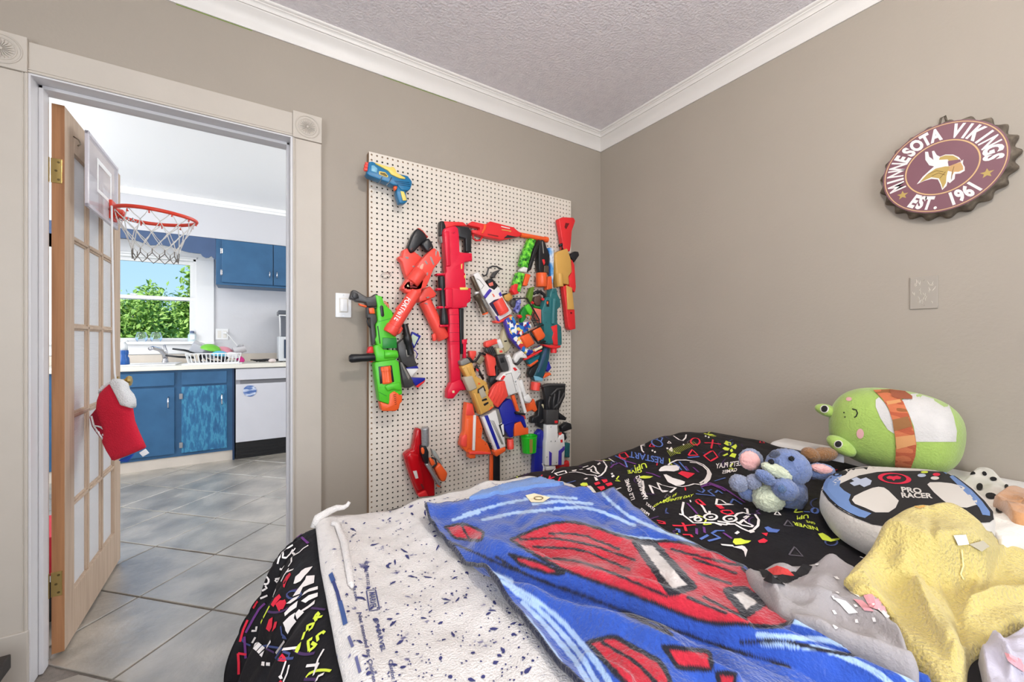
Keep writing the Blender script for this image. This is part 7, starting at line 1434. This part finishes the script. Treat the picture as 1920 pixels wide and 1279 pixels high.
fill_print(BC, [cp_([(162, 400), (172, 330), (205, 270), (285, 215), (350, 200), (400, 215), (330, 235), (262, 290), (258, 345), (300, 362), (370, 362), (430, 420), (515, 470), (490, 540), (520, 600), (640, 660), (780, 712), (700, 770), (620, 752), (500, 700), (360, 615), (255, 520)]), cp_([(1700, 178), (1790, 200), (1900, 280), (2070, 420), (2200, 560), (2290, 690), (2290, 740), (2200, 730), (2160, 640), (2060, 520), (1900, 360), (1780, 240)])], k2, 'blue_print', cu, .0018, 8)
fill_print(BC, [cp_([(440, 150), (560, 112), (700, 100), (900, 118), (1150, 140), (1400, 150), (1620, 158), (1400, 165), (1100, 165), (850, 180), (620, 225), (480, 285), (370, 335), (300, 348), (285, 300), (340, 255), (450, 215), (480, 180)]), cp_([(530, 540), (560, 490), (680, 430), (790, 385), (870, 370), (940, 380), (1000, 420), (1130, 550), (1090, 640), (1000, 700), (830, 700), (700, 640), (570, 590)]), cp_([(1495, 340), (1530, 312), (1650, 310), (1800, 325), (1940, 360), (2050, 430), (2130, 540), (2130, 600), (2000, 640), (1800, 620), (1680, 530), (1580, 440)])], k3, 'white_print', cu, .0018, 8)
fill_print(BC, [cp_([(500, 325), (560, 300), (520, 275), (590, 248), (640, 275), (710, 252), (785, 295), (730, 315), (765, 345), (685, 378), (630, 345), (560, 365)])], mat('grey blue print', (176, 184, 202), .9), 'direction_pad', cu, .0024, 8)
rd = mat('red print plush', (206, 28, 62), .9)
line_print(BC, [circ((Z8[0]+1075/6.84, Z8[1]+265/6.84), 27, 40, 9.2, .08)], .009, rd, 'red_ring', cu, .0024)
fill_print(BC, [cp_([(970, 250), (1010, 232), (1060, 240), (1110, 228), (1160, 250), (1150, 275), (1090, 275), (1065, 298), (1040, 275), (985, 272)])], rd, 'red_emblem', cu, .0024, 8)
for c_, r_, m_ in (((1460, 185), (7, 2), PY), ((1612, 215), (7, 3), rd), ((1425, 227), (8, 3.3), mat('grey blue print', (176, 184, 202), .9)), ((1592, 262), (8, 3.3), k3)): fill_print(BC, [circ((Z8[0]+c_[0]/6.84, Z8[1]+c_[1]/6.84), r_[0], 16, r_[1])[:-1]], m_, 'button_print', cu, .0026, 8)
line_print(BC, [circ((Z8[0]+345/6.84, Z8[1]+210/6.84), 7, 20, 3, -.25)], .004, k1, 'grip_ring', cu, .0028)
text_print(BC, [('PRO', (1709, 921), (20, 1.5), (-3.2, -13)), ('RACER', (1719, 931), (18.5, .4), (-3.4, -13))], k3, 'lettering', cu, .0026, .035)
# yellow fleece
B4 = bvh_of([duv, wb, pf, gpm, cub])
m_yel = mat('yellow fleece', (208, 188, 112), .95, bump=.8, bscale=180, var=.05, vscale=18, sheen=.3)
def yzf(x, y):
    c01 = lambda t: min(1, max(0, t)); d = c01((y-1000)/110); return .812-.066*d-(1-d)*(.055*c01((x-1850)/40))
yf, yfm = cloth('fleece_jacket', 'pale yellow fleece jacket thrown over the game cushion', 'jacket', [(1582, 1004), (1600, 987), (1640, 970), (1680, 956), (1690, 948), (1740, 946), (1790, 942), (1840, 962), (1900, 1004), (1975, 1030), (1975, 1110), (1900, 1142), (1840, 1164), (1812, 1180), (1815, 1218), (1800, 1256), (1770, 1252), (1735, 1198), (1700, 1168), (1672, 1112), (1655, 1072), (1620, 1050), (1592, 1040), (1600, 1020)], B4, m_yel, .013, 61, [([(1690, 958), (1760, 956), (1830, 970)], 9, .008), ([(1742, 960), (1748, 1000), (1742, 1060)], 6, -.006), ([(1690, 1070), (1725, 1130), (1775, 1200), (1792, 1245)], 18, .022), ([(1800, 1022), (1850, 1042), (1960, 1062)], 12, .020), ([(1795, 1066), (1812, 1096), (1806, 1130)], 10, -.018), ([(1850, 1085), (1880, 1100), (1930, 1105)], 11, -.016), ([(1620, 1005), (1680, 1020), (1720, 1055)], 20, .012), ([(1820, 1150), (1880, 1130), (1950, 1115)], 10, .02), ([(1840, 1090), (1835, 1120)], 9, .012), ([(1690, 1005), (1740, 1015), (1790, 1010)], 6, .007), ([(1640, 1030), (1700, 1065), (1740, 1105)], 6, -.009), ([(1765, 1095), (1792, 1160), (1806, 1225)], 6, -.012), ([(1745, 962), (1751, 1040)], 4, -.007), ([(1692, 956), (1745, 962), (1810, 956)], 5, .009), ([(1860, 1010), (1900, 1030), (1950, 1040)], 6, -.009), ([(1720, 1120), (1745, 1180), (1775, 1230)], 6, .010), ([(1650, 985), (1690, 990)], 6, .007)], yzf, mscale=(5, 5), center=(1750, 1055), rings=48, n=180, crisp=.5, zs=60)
BY = bvh_of([yfm])
fill_print(BY, [[(1784, 1004), (1806, 1002), (1812, 1020), (1792, 1022)]], mat('white tag', (235, 235, 238), .7), 'neck_label', yf, .004); fill_print(BY, [[(1812, 1020), (1838, 1014), (1850, 1024), (1836, 1034)]], mat('grey label', (182, 172, 150), .8), 'size_label', yf, .004)
line_print(BY, [[(1710, 948), (1722, 954), (1732, 950)], [(1742, 948), (1748, 942)]], .004, mat('amber cord', (196, 148, 76), .8), 'drawcord', yf, .003)
line_print(BY, [[(1800, 1030), (1803, 1060), (1798, 1076), (1804, 1086)]], .0025, mat('pale thread', (236, 222, 160), .8), 'loose_thread', yf, .003)
g2, g2m = cloth('pajamas', 'lilac grey pajamas bunched at the bottom right corner', 'pajamas', [(1834, 1172), (1866, 1150), (1915, 1140), (1965, 1135), (1975, 1290), (1905, 1300), (1870, 1262), (1848, 1225)], bvh_of([duv]), mat('lilac grey jersey', (186, 180, 192), .9, bump=.3, bscale=200, var=.06, vscale=14, sheen=.15), .03, 71, [([(1845, 1180), (1870, 1230), (1900, 1280)], 9, .025), ([(1870, 1185), (1900, 1170), (1940, 1165)], 10, -.025)], lambda x, y: .75, mscale=(8, 8), rings=24, n=80)
BG2 = bvh_of([g2m]); fill_print(BG2, [[(1888, 1226), (1915, 1240), (1920, 1262), (1898, 1248)], [(1880, 1172), (1905, 1164), (1912, 1172), (1888, 1180)]], mat('pink print', (226, 158, 166), .9), 'pink_print', g2, eps=.003)
# ------------------------------------------------------------------ soft toys
def plush(nm, c, **k): return mat(nm, c, .95, bump=k.get('bump', .7), bscale=k.get('bs', 160), var=.07, vscale=25, sheen=.35)
def onXp(x, y, X): return onX(x, y, X)
FX = 1.865
fl, fr_ = onX(1553, 800, FX), onX(1797, 800, FX); fc_ = onX(1672, 806, FX); L2 = abs(fl.y-fr_.y)/2; Hh = abs(onX(1670, 731, FX).z-onX(1670, 882, FX).z)/2
fg = thing('frog_plush', 'green frog plush with a plaid scarf lying on its side by the wall', 'plush toy', (FX, fc_.y, fc_.z-Hh))
m_fg = plush('lime plush', (160, 188, 92), bump=.35)
tl = math.radians(-5); ax = Vector((0, -math.cos(tl), math.sin(tl)*1))*L2; up = Vector((0, math.sin(tl), math.cos(tl)))*Hh
fb = obj('body', ell(fc_, (Vector((-.125, 0, 0)), up, ax), (2.7, 2.3), 56, 40), m_fg, fg, True); BF = bvh_of([fb])
Zf = (1340, 700, 3.31)
fill_print(BF, [zz(Zf, q) for q in ([(1000, 165), (1020, 150), (1060, 190), (1110, 290), (1115, 375), (1075, 350), (1030, 280), (1000, 210)], [(1160, 170), (1220, 130), (1300, 125), (1380, 150), (1450, 195), (1480, 270), (1500, 360), (1495, 425), (1400, 425), (1250, 425), (1235, 330), (1200, 240)])], plush('white plush', (206, 202, 198), bump=.3), 'belly', fg, .0015, 10)
m_pl1 = ramp_mat('plaid cloth', [(.2, (176, 88, 58)), (.45, (198, 112, 74)), (.6, (150, 92, 52)), (.8, (206, 140, 96))], 14, rough=.9, stretch=(1, 1, 3), detail=1, interp='CONSTANT', bump=.3, bscale=120)
fill_print(BF, [zz(Zf, [(985, 110), (1085, 105), (1130, 140), (1170, 180), (1210, 270), (1240, 370), (1252, 440), (1245, 510), (1215, 590), (1120, 590), (1125, 500), (1125, 420), (1110, 310), (1080, 220), (1040, 160)])], m_pl1, 'scarf', fg, .004, 8)
fill_print(BF, [zz(Zf, [(1085, 108), (1180, 120), (1225, 150), (1225, 168), (1140, 165), (1100, 150)])], mat('brown plaid', (150, 84, 58), .9), 'scarf_end', fg, .006, 8)
fill_print(BF, [zz(Zf, q) for q in ([(1065, 180), (1150, 168), (1160, 185), (1075, 200)], [(1125, 395), (1240, 380), (1248, 440), (1130, 470)])], mat('orange tan plaid', (206, 148, 96), .9), 'scarf_stripe', fg, .005, 8)
fill_print(BF, [zz(Zf, q) for q in ([(1105, 290), (1200, 270), (1225, 330), (1115, 360)],)], mat('olive brown plaid', (146, 100, 60), .9), 'scarf_stripe', fg, .005, 8)
fill_print(BF, [circ((Zf[0]+835/3.31, Zf[1]+162/3.31), 5.5, 14, 3.8)[:-1], circ((Zf[0]+905/3.31, Zf[1]+375/3.31), 7, 14, 9.5)[:-1]], mat('pink cheek', (222, 170, 168), .9), 'cheeks', fg, .002, 6)
line_print(BF, [zz(Zf, [(855, 222), (880, 228), (888, 248), (880, 268), (868, 275)])], .0035, k1, 'smile', fg, .002); fill_print(BF, [circ((Zf[0]+805/3.31, Zf[1]+245/3.31), 1.4, 10)[:-1], circ((Zf[0]+811/3.31, Zf[1]+272/3.31), 1.4, 10)[:-1]], k1, 'nostrils', fg, .002)
for (ex, ey, rx, ry, rot) in ((1551, 770, 20, 11, .25), (1577, 836, 25, 14, .55)):
    c = onX(ex, ey, FX-(.06 if ex < 1560 else .115)); k = (c-CC).dot(CF)/FPX; u = Vector((0, -math.cos(rot), -math.sin(rot)))*rx*k; v = Vector((0, -math.sin(rot), math.cos(rot)))*ry*k
    e = obj('eye_bump', ell(c, (Vector((-.028, 0, 0)), u, v), nu=24, nv=16), m_fg, fg, True); BE = bvh_of([e])
    ec = (ex-5, ey-3); fill_print(BE, [circ(ec, 8.2, 18, 7.2)[:-1]], k3, 'eye_white', e, .0012, 5); fill_print(BE, [circ(ec, 6, 18, 5.6)[:-1]], k1, 'pupil', e, .002, 5)
c = onX(1570, 857, FX-.10); obj('sewn_tag', bx(c.x-.01, c.x-.008, c.y-.022, c.y+.02, c.z-.014, c.z+.016), mat('white tag', (235, 235, 238), .7), fg)
# blue soft toy (plain bear)
def onB(x, y, lift=0):
    l, n = hit(BD, x, y); return l+Vector((0, 0, lift))
bc_ = onB(1462, 950); D0 = (bc_-CC).dot(CF); kk = D0/FPX
def ballc(x, y, fwd=0): return onD(x, y, D0+fwd)
bt = thing('bear_plush', 'blue plush bear with a cream belly and pink ears lying on the duvet', 'plush toy', bc_)
m_bp, m_cr, m_pk, m_gb = plush('blue plush', (106, 122, 164)), plush('cream plush toy', (204, 208, 180)), plush('pink plush', (222, 166, 160), bump=.3), plush('grey blue plush', (132, 138, 160))
def bl_(name, m, x, y, rx, ry, rot=0, fwd=0, dep=None, par=None):
    k = (D0+fwd)/FPX; c = ballc(x, y, fwd); u = (CR*math.cos(rot)-Vector((0, 0, 1))*math.sin(rot))*rx*k; v = (CR*math.sin(rot)+Vector((0, 0, 1))*math.cos(rot))*ry*k
    bm = ell(c, (u, v, CF*(dep or min(rx, ry)*.9)*k), nu=44, nv=30)
    rg = np.random.default_rng(int(x*7+y))
    for v in bm.verts: v.co += (v.co-c).normalized()*float(rg.normal()*.0011)
    return obj(name, bm, m, par or bt, True)
bl_('body', m_bp, 1468, 922, 40, 38, .5, .03); bl_('belly', m_cr, 1440, 934, 28, 27, .5, -.005)
bl_('head', m_bp, 1478, 876, 40, 33, .35, .02); bl_('muzzle', m_cr, 1456, 884, 30, 12, .45, -.015, 14)
nz = bl_('nose', plush('slate plush nose', (70, 76, 96)), 1452, 852, 10, 6, -.3, -.015, 5)
for x, y in ((1484, 860), (1446, 866)): bl_('eye', mat('black bead', (10, 10, 12), .12), x, y, 4.2, 4.2, 0, -.022, 4)
e1 = bl_('ear', m_gb, 1408, 862, 23, 20, .5, .03, 8); bl_('inner_ear', m_pk, 1406, 864, 19, 17, .5, .018, 8, e1)
e2 = bl_('ear', m_bp, 1538, 884, 28, 15, .1, .05, 9); bl_('inner_ear', m_pk, 1540, 879, 20, 8, .15, .036, 8, e2)
bl_('arm', m_bp, 1436, 896, 22, 11, .6, -.03, 11); bl_('arm', m_gb, 1413, 903, 16, 13, -.5, -.01)
l1 = bl_('leg', m_bp, 1472, 918, 24, 20, .4, -.035, 18); bl_('paw_pad', plush('slate blue pad', (84, 110, 150)), 1466, 917, 8, 7, .3, -.062, 3, l1); bl_('leg', m_gb, 1385, 906, 16, 16, .4, .0); bl_('leg_top', m_bp, 1402, 925, 20, 13, .5, .02)
obj('tag', bx(0, .02, 0, .002, 0, .012), mat('white tag', (235, 235, 238), .7), bt).location = ballc(1456, 962, -.02)
# brown plush between the bear and the frog
bp0 = onZ(1530, 862, .76); bw = thing('brown_plush', 'brown furry plush tucked behind the blue bear and the frog', 'plush toy', bp0)
m_br = plush('brown fur', (154, 108, 66), bump=1)
for x, y, rx, ry, rot in ((1520, 853, 17, 13, .5), (1545, 852, 24, 13, -.1)):
    D_2 = (bp0-CC).dot(CF)+.05; k = D_2/FPX; obj('body' if rx > 20 else 'head', ell(onD(x, y, D_2), ((CR*math.cos(rot)-Vector((0, 0, 1))*math.sin(rot))*rx*k, (CR*math.sin(rot)+Vector((0, 0, 1))*math.cos(rot))*ry*k, CF*14*k), nu=24, nv=16), m_br, bw, True)
# spotted plush bundle at the right
B5 = bvh_of([duv])
dd, ddm = cloth('spotted_plush', 'cream plush with black spots crumpled at the right edge of the bed', 'plush toy', [(1795, 905), (1798, 858), (1830, 842), (1862, 850), (1895, 868), (1960, 905), (1965, 960), (1920, 975), (1878, 982), (1860, 965), (1835, 930)], B5, plush('cream dalmatian plush', (226, 220, 210), bump=.25), .016, 81, [([(1815, 860), (1870, 872), (1905, 880)], 8, .014), ([(1830, 890), (1880, 905), (1920, 930)], 12, .018), ([(1860, 870), (1900, 885)], 5, -.012), ([(1860, 950), (1900, 955)], 12, .02)], lambda x, y: .80, mscale=(9, 9), rings=24, n=90, edge=.04, zs=40)
BDm = bvh_of([ddm])
fill_print(BDm, [circ((x, y), rx, 14, ry, r)[:-1] for x, y, rx, ry, r in ((1812, 878, 9, 3, .1), (1818, 887, 11, 4, .15), (1846, 889, 5, 4, .6), (1863, 899, 7, 4, .1), (1837, 914, 7, 7, 0), (1887, 914, 4, 5, 0), (1858, 931, 10, 6, .1), (1874, 956, 8, 7, .4), (1904, 952, 7, 5, .2), (1895, 948, 3, 3, 0))], k1, 'black_spots', dd, .002, 6)
tn, tnm = cloth('tan_plush', 'tan crumpled plush on top of the spotted one at the right edge', 'plush toy', [(1862, 885), (1875, 878), (1895, 868), (1930, 862), (1960, 880), (1965, 925), (1925, 925), (1895, 920), (1882, 900)], bvh_of([duv, ddm]), plush('tan plush', (190, 138, 92), bump=.3), .018, 91, [([(1880, 895), (1920, 910)], 7, .015), ([(1900, 880), (1930, 900)], 6, -.012)], lambda x, y: .84, mscale=(10, 10), rings=16, n=60, edge=.02)
